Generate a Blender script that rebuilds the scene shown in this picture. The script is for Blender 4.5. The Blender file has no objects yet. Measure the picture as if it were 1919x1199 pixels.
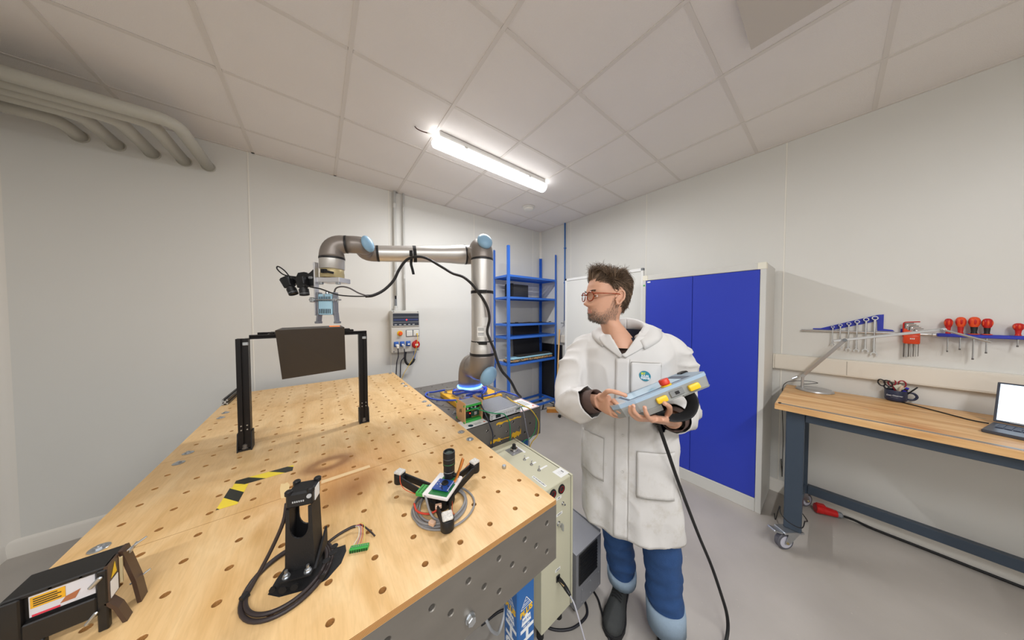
import bpy, bmesh, math, random
import numpy as np
from mathutils import Vector, Matrix, noise
random.seed(7)
SC = bpy.context.scene
COL = SC.collection

# ------------------------------------------------------------------ camera
cam_d = bpy.data.cameras.new('camera'); cam = bpy.data.objects.new('view_camera', cam_d); COL.objects.link(cam)
cam_d.sensor_fit = 'HORIZONTAL'; cam_d.sensor_width = 36.0
cam_d.lens = 36.0 * 466.95 / 1919.0
cam_d.clip_start = 0.02; cam_d.clip_end = 60
yaw, pitch, roll = 0.9095, -0.0266, -0.0018
fw = Vector((math.cos(yaw) * math.cos(pitch), math.sin(yaw) * math.cos(pitch), math.sin(pitch)))
rt = Vector((math.sin(yaw), -math.cos(yaw), 0)); up = rt.cross(fw)
rt2 = rt * math.cos(roll) + up * math.sin(roll); up2 = up * math.cos(roll) - rt * math.sin(roll)
mw = Matrix((rt2, up2, -fw)).transposed().to_4x4(); mw.translation = Vector((-3.1655, -3.4452, 1.56))
cam.matrix_world = mw
SC.camera = cam

# ------------------------------------------------------------------ world, exposure
w = bpy.data.worlds.new('world'); SC.world = w; w.use_nodes = True
w.node_tree.nodes['Background'].inputs[0].default_value = (0.9, 0.95, 1.0, 1)
w.node_tree.nodes['Background'].inputs[1].default_value = 0.3
SC.view_settings.view_transform = 'Standard'
SC.view_settings.look = 'None'
SC.view_settings.exposure = 0.0
SC.view_settings.gamma = 1.0
SC.view_settings.use_curve_mapping = False
LAMP_EMIT = 7.0
try:
    SC.cycles.use_denoising = True
    SC.cycles.max_bounces = 10
    SC.cycles.diffuse_bounces = 6
    SC.cycles.glossy_bounces = 4
except Exception:
    pass

# ------------------------------------------------------------------ materials
def s2l(c):
    return tuple(((x / 255.0) / 12.92 if x / 255.0 <= 0.04045 else (((x / 255.0) + 0.055) / 1.055) ** 2.4) for x in c)
MATS = {}
def mat(name, rgb, rough=0.5, metal=0.0, emit=None, estr=0.0, var=0.0, vscale=8.0, bump=0.0, bscale=60.0, spec=0.5, stretch=None, coat=0.0, alpha=None, trans=0.0, ior=1.45, rvar=0.0):
    if name in MATS: return MATS[name]
    m = bpy.data.materials.new(name); m.use_nodes = True
    nt = m.node_tree; b = nt.nodes['Principled BSDF']
    col = s2l(rgb) + (1,)
    b.inputs['Base Color'].default_value = col
    b.inputs['Roughness'].default_value = rough
    b.inputs['Metallic'].default_value = metal
    b.inputs['Specular IOR Level'].default_value = spec
    b.inputs['IOR'].default_value = ior
    if coat: b.inputs['Coat Weight'].default_value = coat
    if trans: b.inputs['Transmission Weight'].default_value = trans
    if alpha is not None: b.inputs['Alpha'].default_value = alpha
    if emit is not None:
        b.inputs['Emission Color'].default_value = s2l(emit) + (1,)
        b.inputs['Emission Strength'].default_value = estr
    if var or bump or rvar:
        tc = nt.nodes.new('ShaderNodeTexCoord'); mp = nt.nodes.new('ShaderNodeMapping')
        nt.links.new(tc.outputs['Object'], mp.inputs[0])
        if stretch: mp.inputs['Scale'].default_value = stretch
    if var:
        n = nt.nodes.new('ShaderNodeTexNoise'); n.inputs['Scale'].default_value = vscale; n.inputs['Detail'].default_value = 5
        nt.links.new(mp.outputs[0], n.inputs[0])
        mx = nt.nodes.new('ShaderNodeMix'); mx.data_type = 'RGBA'
        mx.inputs[6].default_value = tuple(x * (1 - var) for x in col[:3]) + (1,)
        mx.inputs[7].default_value = tuple(min(1, x * (1 + var)) for x in col[:3]) + (1,)
        nt.links.new(n.outputs[0], mx.inputs[0]); nt.links.new(mx.outputs[2], b.inputs['Base Color'])
    if rvar:
        n3 = nt.nodes.new('ShaderNodeTexNoise'); n3.inputs['Scale'].default_value = vscale; n3.inputs['Detail'].default_value = 4
        nt.links.new(mp.outputs[0], n3.inputs[0])
        mr = nt.nodes.new('ShaderNodeMapRange'); mr.inputs[3].default_value = max(0.03, rough - rvar); mr.inputs[4].default_value = min(1, rough + rvar)
        nt.links.new(n3.outputs[0], mr.inputs[0]); nt.links.new(mr.outputs[0], b.inputs['Roughness'])
    if bump:
        n2 = nt.nodes.new('ShaderNodeTexNoise'); n2.inputs['Scale'].default_value = bscale; n2.inputs['Detail'].default_value = 6
        nt.links.new(mp.outputs[0], n2.inputs[0])
        bp = nt.nodes.new('ShaderNodeBump'); bp.inputs['Strength'].default_value = bump; bp.inputs['Distance'].default_value = 0.01
        nt.links.new(n2.outputs[0], bp.inputs['Height']); nt.links.new(bp.outputs[0], b.inputs['Normal'])
    MATS[name] = m
    return m

# ------------------------------------------------------------------ geometry helpers
V = Vector
def basis(d, hint=None):
    d = V(d).normalized()
    h = V(hint) if hint is not None else (V((0, 0, 1)) if abs(d.z) < 0.95 else V((1, 0, 0)))
    a = (h - d * h.dot(d)).normalized(); b = d.cross(a)
    return a, b, d
def catmull(pts, n=8, closed=False):
    P = [V(p) for p in pts]; out = []
    m = len(P)
    for i in range(m if closed else m - 1):
        p0 = P[(i - 1) % m] if closed or i > 0 else P[0] * 2 - P[1]
        p1 = P[i]; p2 = P[(i + 1) % m]
        p3 = P[(i + 2) % m] if closed or i + 2 < m else P[-1] * 2 - P[-2]
        for k in range(n):
            t = k / n
            out.append(0.5 * ((2 * p1) + (p2 - p0) * t + (2 * p0 - 5 * p1 + 4 * p2 - p3) * t * t + (3 * p1 - p0 - 3 * p2 + p3) * t * t * t))
    if not closed: out.append(P[-1].copy())
    return out
class MB:
    def __init__(s): s.v = []; s.f = []
    def add(s, vs, fs):
        o = len(s.v); s.v += [tuple(x) for x in vs]; s.f += [tuple(i + o for i in f) for f in fs]; return s
    def box(s, c, d, rot=None, bev=0.0, frame=None):
        x, y, z = d[0] / 2, d[1] / 2, d[2] / 2
        if bev > 0:
            bev = min(bev, x * 0.98, y * 0.98, z * 0.98)
            bm = bmesh.new(); bmesh.ops.create_cube(bm, size=1)
            for v in bm.verts: v.co = (v.co.x * 2 * x, v.co.y * 2 * y, v.co.z * 2 * z)
            bmesh.ops.bevel(bm, geom=list(bm.edges), offset=bev, segments=2 if bev > 0.004 else 1, profile=0.5, affect='EDGES')
            vs = [v.co.copy() for v in bm.verts]; fs = [[v.index for v in f.verts] for f in bm.faces]
            bm.verts.index_update(); fs = [[v.index for v in f.verts] for f in bm.faces]; bm.free()
        else:
            vs = [V((a, b, e)) for a in (-x, x) for b in (-y, y) for e in (-z, z)]
            fs = [(0, 1, 3, 2), (4, 6, 7, 5), (0, 4, 5, 1), (2, 3, 7, 6), (0, 2, 6, 4), (1, 5, 7, 3)]
        if frame is not None: vs = [frame @ v for v in vs]
        elif rot is not None: vs = [rot @ v for v in vs]
        c = V(c); return s.add([v + c for v in vs], fs)
    def bx(s, x0, x1, y0, y1, z0, z1, bev=0.0):
        return s.box(((x0 + x1) / 2, (y0 + y1) / 2, (z0 + z1) / 2), (abs(x1 - x0), abs(y1 - y0), abs(z1 - z0)), bev=bev)
    def loft(s, rings, cap=True, closed=False):
        n = len(rings[0]); o = len(s.v)
        for r in rings: s.v += [tuple(p) for p in r]
        m = len(rings)
        for i in range(m if closed else m - 1):
            for k in range(n):
                a = o + i * n + k; b = o + i * n + (k + 1) % n; j = (i + 1) % m
                s.f.append((a, b, o + j * n + (k + 1) % n, o + j * n + k))
        if cap and not closed:
            s.f.append(tuple(o + k for k in reversed(range(n)))); s.f.append(tuple(o + (m - 1) * n + k for k in range(n)))
        return s
    def cyl(s, p0, p1, r0, r1=None, n=16, cap=True, bev=0.0):
        r1 = r0 if r1 is None else r1
        p0, p1 = V(p0), V(p1); a, b, d = basis(p1 - p0); L = (p1 - p0).length
        prof = [(0, r0), (L, r1)]
        if bev: prof = [(0, r0 - bev), (bev, r0), (L - bev, r1), (L, r1 - bev)]
        return s.loft([[p0 + d * h + (a * math.cos(2 * math.pi * k / n) + b * math.sin(2 * math.pi * k / n)) * r for k in range(n)] for h, r in prof], cap)
    def lathe(s, p0, axis, prof, n=20, cap=True, hint=None):
        p0 = V(p0); a, b, d = basis(axis, hint)
        return s.loft([[p0 + d * h + (a * math.cos(2 * math.pi * k / n) + b * math.sin(2 * math.pi * k / n)) * max(r, 1e-5) for k in range(n)] for h, r in prof], cap)
    def tube(s, pts, r, n=8, cap=True, flat=1.0):
        P = [V(p) for p in pts]; rr = r if isinstance(r, (list, tuple)) else [r] * len(P)
        t0 = (P[1] - P[0]).normalized(); a, b, _ = basis(t0); rings = []
        for i, p in enumerate(P):
            t = (P[min(i + 1, len(P) - 1)] - P[max(i - 1, 0)])
            if t.length < 1e-9: t = t0
            t = t.normalized(); a = a - t * a.dot(t)
            a = a.normalized() if a.length > 1e-6 else basis(t)[0]
            b = t.cross(a)
            rings.append([p + (a * math.cos(2 * math.pi * k / n) + b * flat * math.sin(2 * math.pi * k / n)) * rr[i] for k in range(n)])
        return s.loft(rings, cap)
    def ring_tube(s, pts, r, n=8):
        P = [V(p) for p in pts]; rings = []; m = len(P)
        for i, p in enumerate(P):
            t = (P[(i + 1) % m] - P[i - 1]).normalized(); a, b, _ = basis(t, (0.01, 0.02, 1))
            rings.append([p + (a * math.cos(2 * math.pi * k / n) + b * math.sin(2 * math.pi * k / n)) * r for k in range(n)])
        return s.loft(rings, False, True)
    def prism(s, poly, o, ax, ay, depth, bev=0):
        o, ax, ay = V(o), V(ax).normalized(), V(ay).normalized(); nn = ax.cross(ay)
        lo = [o + ax * p[0] + ay * p[1] for p in poly]; hi = [p + nn * depth for p in lo]
        n = len(poly); k = len(s.v)
        s.v += [tuple(p) for p in lo + hi]
        s.f.append(tuple(k + i for i in reversed(range(n)))); s.f.append(tuple(k + n + i for i in range(n)))
        for i in range(n): s.f.append((k + i, k + (i + 1) % n, k + n + (i + 1) % n, k + n + i))
        return s
    def quad(s, a, b, c, d): return s.add([a, b, c, d], [(0, 1, 2, 3)])
    def ell(s, c, r, nu=16, nv=10, frame=None):
        rings = []
        for i in range(1, nv):
            th = math.pi * i / nv
            ring = []
            for k in range(nu):
                ph = 2 * math.pi * k / nu
                p = V((r[0] * math.sin(th) * math.cos(ph), r[1] * math.sin(th) * math.sin(ph), -r[2] * math.cos(th)))
                ring.append(V(c) + (frame @ p if frame is not None else p))
            rings.append(ring)
        o = len(s.v); n = nu
        s.loft(rings, False)
        bot = V(c) + (frame @ V((0, 0, -r[2])) if frame is not None else V((0, 0, -r[2])))
        top = V(c) + (frame @ V((0, 0, r[2])) if frame is not None else V((0, 0, r[2])))
        k = len(s.v); s.v += [tuple(bot), tuple(top)]
        for i in range(n):
            s.f.append((k, o + (i + 1) % n, o + i)); s.f.append((k + 1, o + (nv - 2) * n + i, o + (nv - 2) * n + (i + 1) % n))
        return s
    def hole_cell(s, fn, cx, cy, r, x0, x1, y0, y1, depth, n=12, ch=0.0, floor=False):
        """a rectangle in the plane of fn(x,y,depth) with a round hole drilled through it"""
        o = len(s.v); A = [2 * math.pi * (k + 0.5) / n for k in range(n)]
        def out(a):
            dx, dy = math.cos(a), math.sin(a); t = 1e9
            if dx > 1e-9: t = min(t, (x1 - cx) / dx)
            if dx < -1e-9: t = min(t, (x0 - cx) / dx)
            if dy > 1e-9: t = min(t, (y1 - cy) / dy)
            if dy < -1e-9: t = min(t, (y0 - cy) / dy)
            return cx + dx * t, cy + dy * t
        outer = [out(a) for a in A]
        pts = []
        for k in range(n):
            pts.append((outer[k], A[k], False))
        corners = [(x0, y0), (x1, y0), (x1, y1), (x0, y1)]
        s.v += [tuple(fn(p[0], p[1], 0)) for p in outer]
        s.v += [tuple(fn(cx + math.cos(a) * (r + ch), cy + math.sin(a) * (r + ch), 0)) for a in A]
        lay = 2
        if ch:
            s.v += [tuple(fn(cx + math.cos(a) * r, cy + math.sin(a) * r, ch)) for a in A]; lay = 3
        s.v += [tuple(fn(cx + math.cos(a) * r, cy + math.sin(a) * r, depth)) for a in A]; lay += 1
        for k in range(n):
            k2 = (k + 1) % n
            e = [o + k]
            # insert rectangle corner between outer k and k2 when they lie on different sides
            pa, pb = outer[k], outer[k2]
            if abs(pa[0] - pb[0]) > 1e-9 and abs(pa[1] - pb[1]) > 1e-9:
                c = min(corners, key=lambda q: (q[0] - (pa[0] + pb[0]) / 2) ** 2 + (q[1] - (pa[1] + pb[1]) / 2) ** 2)
                s.v.append(tuple(fn(c[0], c[1], 0))); e.append(len(s.v) - 1)
            e.append(o + k2)
            s.f.append(tuple(e + [o + n + k2, o + n + k]))
            for L in range(1, lay - 1):
                s.f.append((o + L * n + k, o + L * n + k2, o + (L + 1) * n + k2, o + (L + 1) * n + k))
        if floor: s.f.append(tuple(o + (lay - 1) * n + k for k in range(n)))
        return s
    def xf(s, M, i0=0):
        s.v[i0:] = [tuple(M @ V(p)) for p in s.v[i0:]]; return s
    def build(s, name, m, parent=None, smooth=False, mods=None, org=None, fixn=False):
        o = org if org is not None else (WLOC.get(parent.name, V((0, 0, 0))) if parent is not None else V((0, 0, 0)))
        o = V(o)
        me = bpy.data.meshes.new(name); me.from_pydata([(p[0] - o.x, p[1] - o.y, p[2] - o.z) for p in s.v], [], s.f)
        if fixn:
            bm = bmesh.new(); bm.from_mesh(me); bmesh.ops.recalc_face_normals(bm, faces=bm.faces); bm.to_mesh(me); bm.free()
        me.update()
        ms = m if isinstance(m, (list, tuple)) else [m]
        for q in ms: me.materials.append(q)
        ob = bpy.data.objects.new(name, me); COL.objects.link(ob)
        if smooth is True: me.polygons.foreach_set('use_smooth', [True] * len(me.polygons))
        elif smooth:
            me.polygons.foreach_set('use_smooth', [True] * len(me.polygons)); me.set_sharp_from_angle(angle=math.radians(smooth))
        if parent is not None:
            ob.parent = parent
            if org is not None: ob.location = o - WLOC.get(parent.name, V((0, 0, 0)))
        else:
            ob.location = o
        WLOC[ob.name] = o
        return ob
WLOC = {}
def tag(o, label=None, cat=None, group=None, kind=None):
    if label: o['label'] = label
    if cat: o['category'] = cat
    if group: o['group'] = group
    if kind: o['kind'] = kind
    return o
def thing(name, label, cat, loc=(0, 0, 0), group=None):
    o = bpy.data.objects.new(name, None); COL.objects.link(o); o.location = loc; WLOC[o.name] = V(loc)
    o.empty_display_size = 0.05
    return tag(o, label, cat, group)
def struct(name, label, loc=(0, 0, 0)):
    o = bpy.data.objects.new(name, None); COL.objects.link(o); o.location = loc; WLOC[o.name] = V(loc)
    o['kind'] = 'structure'; o['label'] = label; return o
def inst(src, parent, loc, rot=None, name=None):
    """a copy of a part sharing its mesh; loc in world space"""
    c = src.copy(); COL.objects.link(c); c.parent = parent
    if name: c.name = name
    c.location = V(loc) - WLOC.get(parent.name, V((0, 0, 0))) if parent is not None else V(loc)
    if rot is not None: c.rotation_euler = rot
    WLOC[c.name] = V(loc)
    return c
def copy_tree(src, loc, rotz=None, label=None, group=None):
    c = src.copy(); COL.objects.link(c); c.location = loc; WLOC[c.name] = V(loc)
    if rotz is not None: c.rotation_euler = (0, 0, rotz)
    if label: c['label'] = label
    if group: c['group'] = group
    def rec(a, b):
        for ch in list(a.children):
            d = ch.copy(); COL.objects.link(d); d.parent = b; rec(ch, d)
    rec(src, c); return c
def text(body, size, m, parent, o, ax, ay, name='lettering', depth=0.0006, align='CENTER', sx=1.0, bold=0.0):
    cu = bpy.data.curves.new('t', 'FONT'); cu.body = body; cu.size = size; cu.align_x = align; cu.align_y = 'CENTER'; cu.extrude = depth / 2; cu.offset = bold; cu.resolution_u = 3
    ob = bpy.data.objects.new('t', cu); COL.objects.link(ob)
    dg = bpy.context.evaluated_depsgraph_get(); dg.update()
    me = bpy.data.meshes.new_from_object(ob.evaluated_get(dg)); bpy.data.objects.remove(ob)
    me.materials.clear(); me.materials.append(m)
    ax, ay = V(ax).normalized(), V(ay).normalized(); nn = ax.cross(ay).normalized()
    po = WLOC.get(parent.name, V((0, 0, 0)))
    for v in me.vertices:
        p = V(o) + ax * v.co.x * sx + ay * v.co.y + nn * (v.co.z + depth / 2) - po
        v.co = p
    me.name = name
    r = bpy.data.objects.new(name, me); COL.objects.link(r); r.parent = parent; WLOC[r.name] = po
    return r
def rotz(a): return Matrix.Rotation(a, 3, 'Z')
def fr(ax, ay):
    ax = V(ax).normalized(); ay = V(ay); ay = (ay - ax * ay.dot(ax)).normalized(); return Matrix((ax, ay, ax.cross(ay))).transposed()
# ================================================================== ROOM
XL, XR, YB, YN, H = -4.78, -0.012, -0.226, -6.6, 3.0
M_wall = mat('wall_panel', (220, 219, 214), 0.42, var=0.03, vscale=1.5, bump=0.02, bscale=3)
M_joint = mat('wall_joint', (236, 233, 224), 0.4)
M_tile = mat('ceiling_tile', (238, 233, 229), 0.9, bump=0.25, bscale=320, var=0.03, vscale=3)
M_bar = mat('ceiling_bar', (224, 218, 212), 0.6)
M_gap = mat('gap_dark', (60, 58, 55), 0.8)
M_white_pl = mat('white_plastic', (232, 230, 224), 0.35)
M_base = mat('baseboard_white', (228, 224, 216), 0.4)

def floor_mat():
    m = mat('floor_resin', (172, 166, 160), 0.42)
    nt = m.node_tree; b = nt.nodes['Principled BSDF']
    tc = nt.nodes.new('ShaderNodeTexCoord')
    n = nt.nodes.new('ShaderNodeTexNoise'); n.inputs['Scale'].default_value = 2.2; n.inputs['Detail'].default_value = 6
    v = nt.nodes.new('ShaderNodeTexNoise'); v.inputs['Scale'].default_value = 55; v.inputs['Detail'].default_value = 3
    nt.links.new(tc.outputs['Object'], n.inputs[0]); nt.links.new(tc.outputs['Object'], v.inputs[0])
    r = nt.nodes.new('ShaderNodeValToRGB'); r.color_ramp.elements[0].position = 0.3; r.color_ramp.elements[1].position = 0.75
    r.color_ramp.elements[0].color = s2l((164, 158, 151)) + (1,); r.color_ramp.elements[1].color = s2l((180, 174, 167)) + (1,)
    nt.links.new(n.outputs[0], r.inputs[0])
    # scattered scuffs with a shape of their own
    r2 = nt.nodes.new('ShaderNodeValToRGB'); r2.color_ramp.elements[0].position = 0.70; r2.color_ramp.elements[1].position = 0.78
    r2.color_ramp.elements[0].color = (0, 0, 0, 1); r2.color_ramp.elements[1].color = (1, 1, 1, 1)
    nt.links.new(v.outputs[0], r2.inputs[0])
    mx = nt.nodes.new('ShaderNodeMix'); mx.data_type = 'RGBA'; mx.inputs[7].default_value = s2l((192, 186, 178)) + (1,)
    nt.links.new(r2.outputs[0], mx.inputs[0]); nt.links.new(r.outputs[0], mx.inputs[6])
    nt.links.new(mx.outputs[2], b.inputs['Base Color'])
    mr = nt.nodes.new('ShaderNodeMapRange'); mr.inputs[3].default_value = 0.3; mr.inputs[4].default_value = 0.55
    nt.links.new(n.outputs[0], mr.inputs[0]); nt.links.new(mr.outputs[0], b.inputs['Roughness'])
    return m
fl = MB().bx(XL - .1, XR + .1, YN - .1, YB + .1, -0.1, 0.0).build('floor', floor_mat()); tag(fl, 'beige grey resin floor of the workshop', kind='structure')

# ---- ceiling: slab, T bars, tiles one by one
ceil = struct('ceiling', 'suspended ceiling of square mineral tiles in a metal grid', (0, 0, H))
MB().bx(XL - .1, XR + .1, YN - .1, YB + .1, H + 0.03, H + 0.12).build('slab', M_gap, ceil)
def tile_mesh(x0, x1, y0, y1, name='tile'):
    c = ((x0 + x1) / 2, (y0 + y1) / 2, H + 0.006)
    return MB().box(c, (x1 - x0 - 0.018, y1 - y0 - 0.018, 0.012), bev=0.002).build(name, M_tile, ceil, org=c)
full = None
xs = [XR] + [-0.6 * i for i in range(1, 8)] + [XL]
ys = [YB] + [-0.6 * j for j in range(1, 11)] + [YN]
for i in range(len(xs) - 1):
    for j in range(len(ys) - 1):
        x1, x0, y1, y0 = xs[i], xs[i + 1], ys[j], ys[j + 1]
        if abs(x1 - x0 - 0.6) < 1e-6 and abs(y1 - y0 - 0.6) < 1e-6:
            if full is None: full = tile_mesh(x0, x1, y0, y1)
            else: inst(full, ceil, ((x0 + x1) / 2, (y0 + y1) / 2, H + 0.006 + random.uniform(-.0008, .0008)))
        else: tile_mesh(x0, x1, y0, y1)
bar = None
for x in xs[1:-1]:
    c = (x, (YB + YN) / 2, H - 0.002)
    MB().box(c, (0.022, YB - YN - 0.002, 0.004)).build('grid_bar', M_bar, ceil, org=c)
for y in ys[1:-1]:
    for i in range(len(xs) - 1):
        x1, x0 = xs[i] - (0.0115 if i else 0), xs[i + 1] + 0.0115
        c = ((x0 + x1) / 2, y, H - 0.0015)
        MB().box(c, (x1 - x0 - 0.002, 0.022, 0.003)).build('cross_bar', M_bar, ceil, org=c)
for nm, a in (('edge_angle', (XL, XR, YB - 0.02, YB, H - 0.004, H)), ('edge_angle', (XR - 0.02, XR, YN, YB - .021, H - 0.004, H)), ('edge_angle', (XL, XL + .02, YN, YB - .021, H - .004, H))):
    MB().bx(*a).build(nm, M_bar, ceil)

# ---- walls: sandwich panels with joints
def wall(name, label, axis, at, thick, seams, lo, hi, inward):
    w_ = struct(name, label, (at, (lo + hi) / 2, 0) if axis == 'x' else ((lo + hi) / 2, at, 0))
    e = sorted([lo, hi] + [s for s in seams if lo < s < hi])
    for a, b in zip(e[:-1], e[1:]):
        a2, b2 = a + 0.002, b - 0.002
        if axis == 'x': MB().bx(at, at + thick, a2, b2, 0, H, bev=0.0015).build('panel', M_wall, w_)
        else: MB().bx(a2, b2, at, at + thick, 0, H, bev=0.0015).build('panel', M_wall, w_)
    for s in e[1:-1]:
        d = -inward * 0.002
        if axis == 'x': MB().bx(at - inward * -0.0, at + inward * 0.0025, s - .0045, s + .0045, 0.1, H - .004, bev=.001).build('joint_strip', M_joint, w_)
        else: MB().bx(s - .0045, s + .0045, at, at + inward * 0.0025, 0.1, H - .004, bev=.001).build('joint_strip', M_joint, w_)
    return w_
wall('wall_back', 'white sandwich panel wall behind the robot', 'y', YB, 0.08, [-3.634, -2.489, -1.357, -0.2], XL, XR + .08, -1)
wall('wall_right', 'white sandwich panel wall behind the cabinet and workbench', 'x', XR, 0.08, [-0.9, -2.043, -3.182, -4.32, -5.46], YN, YB, -1)
wall('wall_left', 'white panel wall at the far left', 'x', XL, -0.08, [-1.4, -2.55, -3.7, -4.85], YN, YB + .08, 1)
wall('wall_near', 'white panel wall behind the camera', 'y', YN, -0.08, [-3.6, -2.45, -1.3], XL, XR, 1)
def cove(name, x, y, sx, sy, z0, z1, r=0.045):
    n = 6; P = [(x + sx * 0.0005, y + sy * 0.0005)]
    pts = [(x + sx * (r - r * math.sin(a)), y + sy * (r - r * math.cos(a))) for a in [math.pi / 2 * k / n for k in range(n + 1)]]
    m = MB(); ring = P + pts
    m.loft([[V((p[0], p[1], z)) for p in ring] for z in (z0, z1)])
    o = m.build(name, M_base, smooth=40, fixn=True); return tag(o, 'white coved corner strip between two walls', kind='structure')
cove('trim_1', XR, YB, -1, -1, 0, H - .004, 0.03)
cove('trim_2', XL, YB, 1, -1, 0, H - .004, 0.06)
def skirt(name, pts, nrm, label):
    (x0, y0), (x1, y1) = pts
    prof = [(0, 0), (.026, 0), (.026, .006), (.02, .03), (.016, .085), (.011, .098), (.003, .104), (0, .104)]
    m = MB(); rings = []
    for x, y in pts: rings.append([V((x + nrm[0] * d, y + nrm[1] * d, z)) for d, z in prof])
    m.loft(rings)
    return tag(m.build(name, M_base, smooth=35, fixn=True), label, kind='structure')
skirt('baseboard_back', ((XL, YB), (XR, YB)), (0, -1), 'white moulded skirting along the back wall')
skirt('baseboard_right', ((XR, YB), (XR, YN)), (-1, 0), 'white moulded skirting along the right wall')
skirt('baseboard_left', ((XL, YB), (XL, YN)), (1, 0), 'white moulded skirting along the left wall')

# ---- ceiling lamps
M_lamp = mat('lamp_diffuser', (255, 255, 255), 0.3, emit=(252, 253, 255), estr=LAMP_EMIT)
M_house = mat('lamp_housing', (225, 224, 220), 0.4)
def lamp(cx, cy, L, label, power, zt=H):
    t = thing('batten_light', label, 'lamp', (cx, cy, zt - .01), 'ceiling batten lights')
    hw = 0.052
    MB().bx(cx - L / 2 + .03, cx + L / 2 - .03, cy - hw, cy + hw, zt - .052, zt - .0045, bev=.006).build('housing', M_house, t, 35)
    prof = [(hw + .004, 0), (hw + .004, -.012)] + [((hw + .004) * math.cos(a), -.012 - .050 * math.sin(a)) for a in [math.pi * k / 10 for k in range(1, 10)]] + [(-hw - .004, -.012), (-hw - .004, 0)]
    rings = []
    for k, x in ((0.80, cx - L / 2), (0.97, cx - L / 2 + .008), (1, cx - L / 2 + .02), (1, cx + L / 2 - .02), (.97, cx + L / 2 - .008), (.80, cx + L / 2)):
        rings.append([V((x, cy + p[0] * k, zt - .052 + p[1] * k)) for p in prof])
    MB().loft(rings).build('diffuser', M_lamp, t, 50, fixn=True)
    for d in (-.36, .36): MB().bx(cx + d - .015, cx + d + .015, cy - hw - .007, cy - hw, zt - .058, zt - .04, bev=.002).build('clip', M_house, t)
    MB().cyl((cx - L / 2 - .002, cy + .0, zt - .035), (cx - L / 2 - .05, cy, zt - .03), .011, .008, 10).build('cable_gland', M_white_pl, t, 40)
    P = catmull([(cx - L / 2 - .048, cy, zt - .03), (cx - L / 2 - .09, cy + .012, zt - .028), (cx - L / 2 - .12, cy + .03, zt - .012), (cx - L / 2 - .135, cy + .035, zt + .002)], 5)
    MB().tube(P, .004, 6).build('supply_cable', mat('cable_brown', (92, 60, 50), .5), t, True)
    ld = bpy.data.lights.new('tube_light', 'AREA'); ld.shape = 'RECTANGLE'; ld.size = L - .08; ld.size_y = .06; ld.energy = power; ld.color = (.985, .99, 1.0)
    lo = bpy.data.objects.new('tube_light', ld); COL.objects.link(lo); lo.parent = t; lo.location = (0, 0, -.107)
    return t
lamp(-1.80, -1.475, 1.235, 'lit white fluorescent batten light on the ceiling above the robot', 37)
lamp(-2.5, -4.6, 1.235, 'lit white batten light on the ceiling behind the camera', 34)
lamp(-3.9, -4.55, 1.235, 'lit white batten light near the left wall behind the camera', 46)
# ================================================================== PLYWOOD FIXTURE TABLE
TX0, TX1, TY0, TY1, TZ = -3.72, -2.520, -2.866, -0.466, 0.909
M_steel = mat('raw_steel', (136, 131, 124), 0.45, 0.6, var=0.18, vscale=6, rvar=0.1, stretch=(1, 1, 2.5))
M_steel_d = mat('dark_steel', (116, 112, 108), 0.5, 0.5, var=0.2, vscale=5, rvar=0.1)
M_chrome = mat('bright_metal', (210, 210, 212), 0.18, 1.0)
M_zinc = mat('zinc', (188, 192, 196), 0.32, 0.9, var=0.1, vscale=60)
M_black = mat('black_plastic', (26, 26, 28), 0.42)
M_blackm = mat('black_matt', (24, 24, 26), 0.65)
M_rubber = mat('black_rubber', (22, 22, 24), 0.6)
M_grey = mat('grey_plastic', (120, 124, 128), 0.45)
M_ltgrey = mat('light_grey_plastic', (176, 178, 180), 0.4)
M_label = mat('label_white', (238, 238, 236), 0.5)
M_ink = mat('ink', (40, 40, 44), 0.6)
M_red = mat('red_plastic', (190, 24, 24), 0.35)
M_yellow = mat('yellow_plastic', (236, 196, 40), 0.4)
M_green = mat('green_plastic', (58, 160, 70), 0.4)
M_orange = mat('orange_plastic', (232, 90, 40), 0.4)
M_blue = mat('blue_paint', (44, 92, 190), 0.35)

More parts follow.
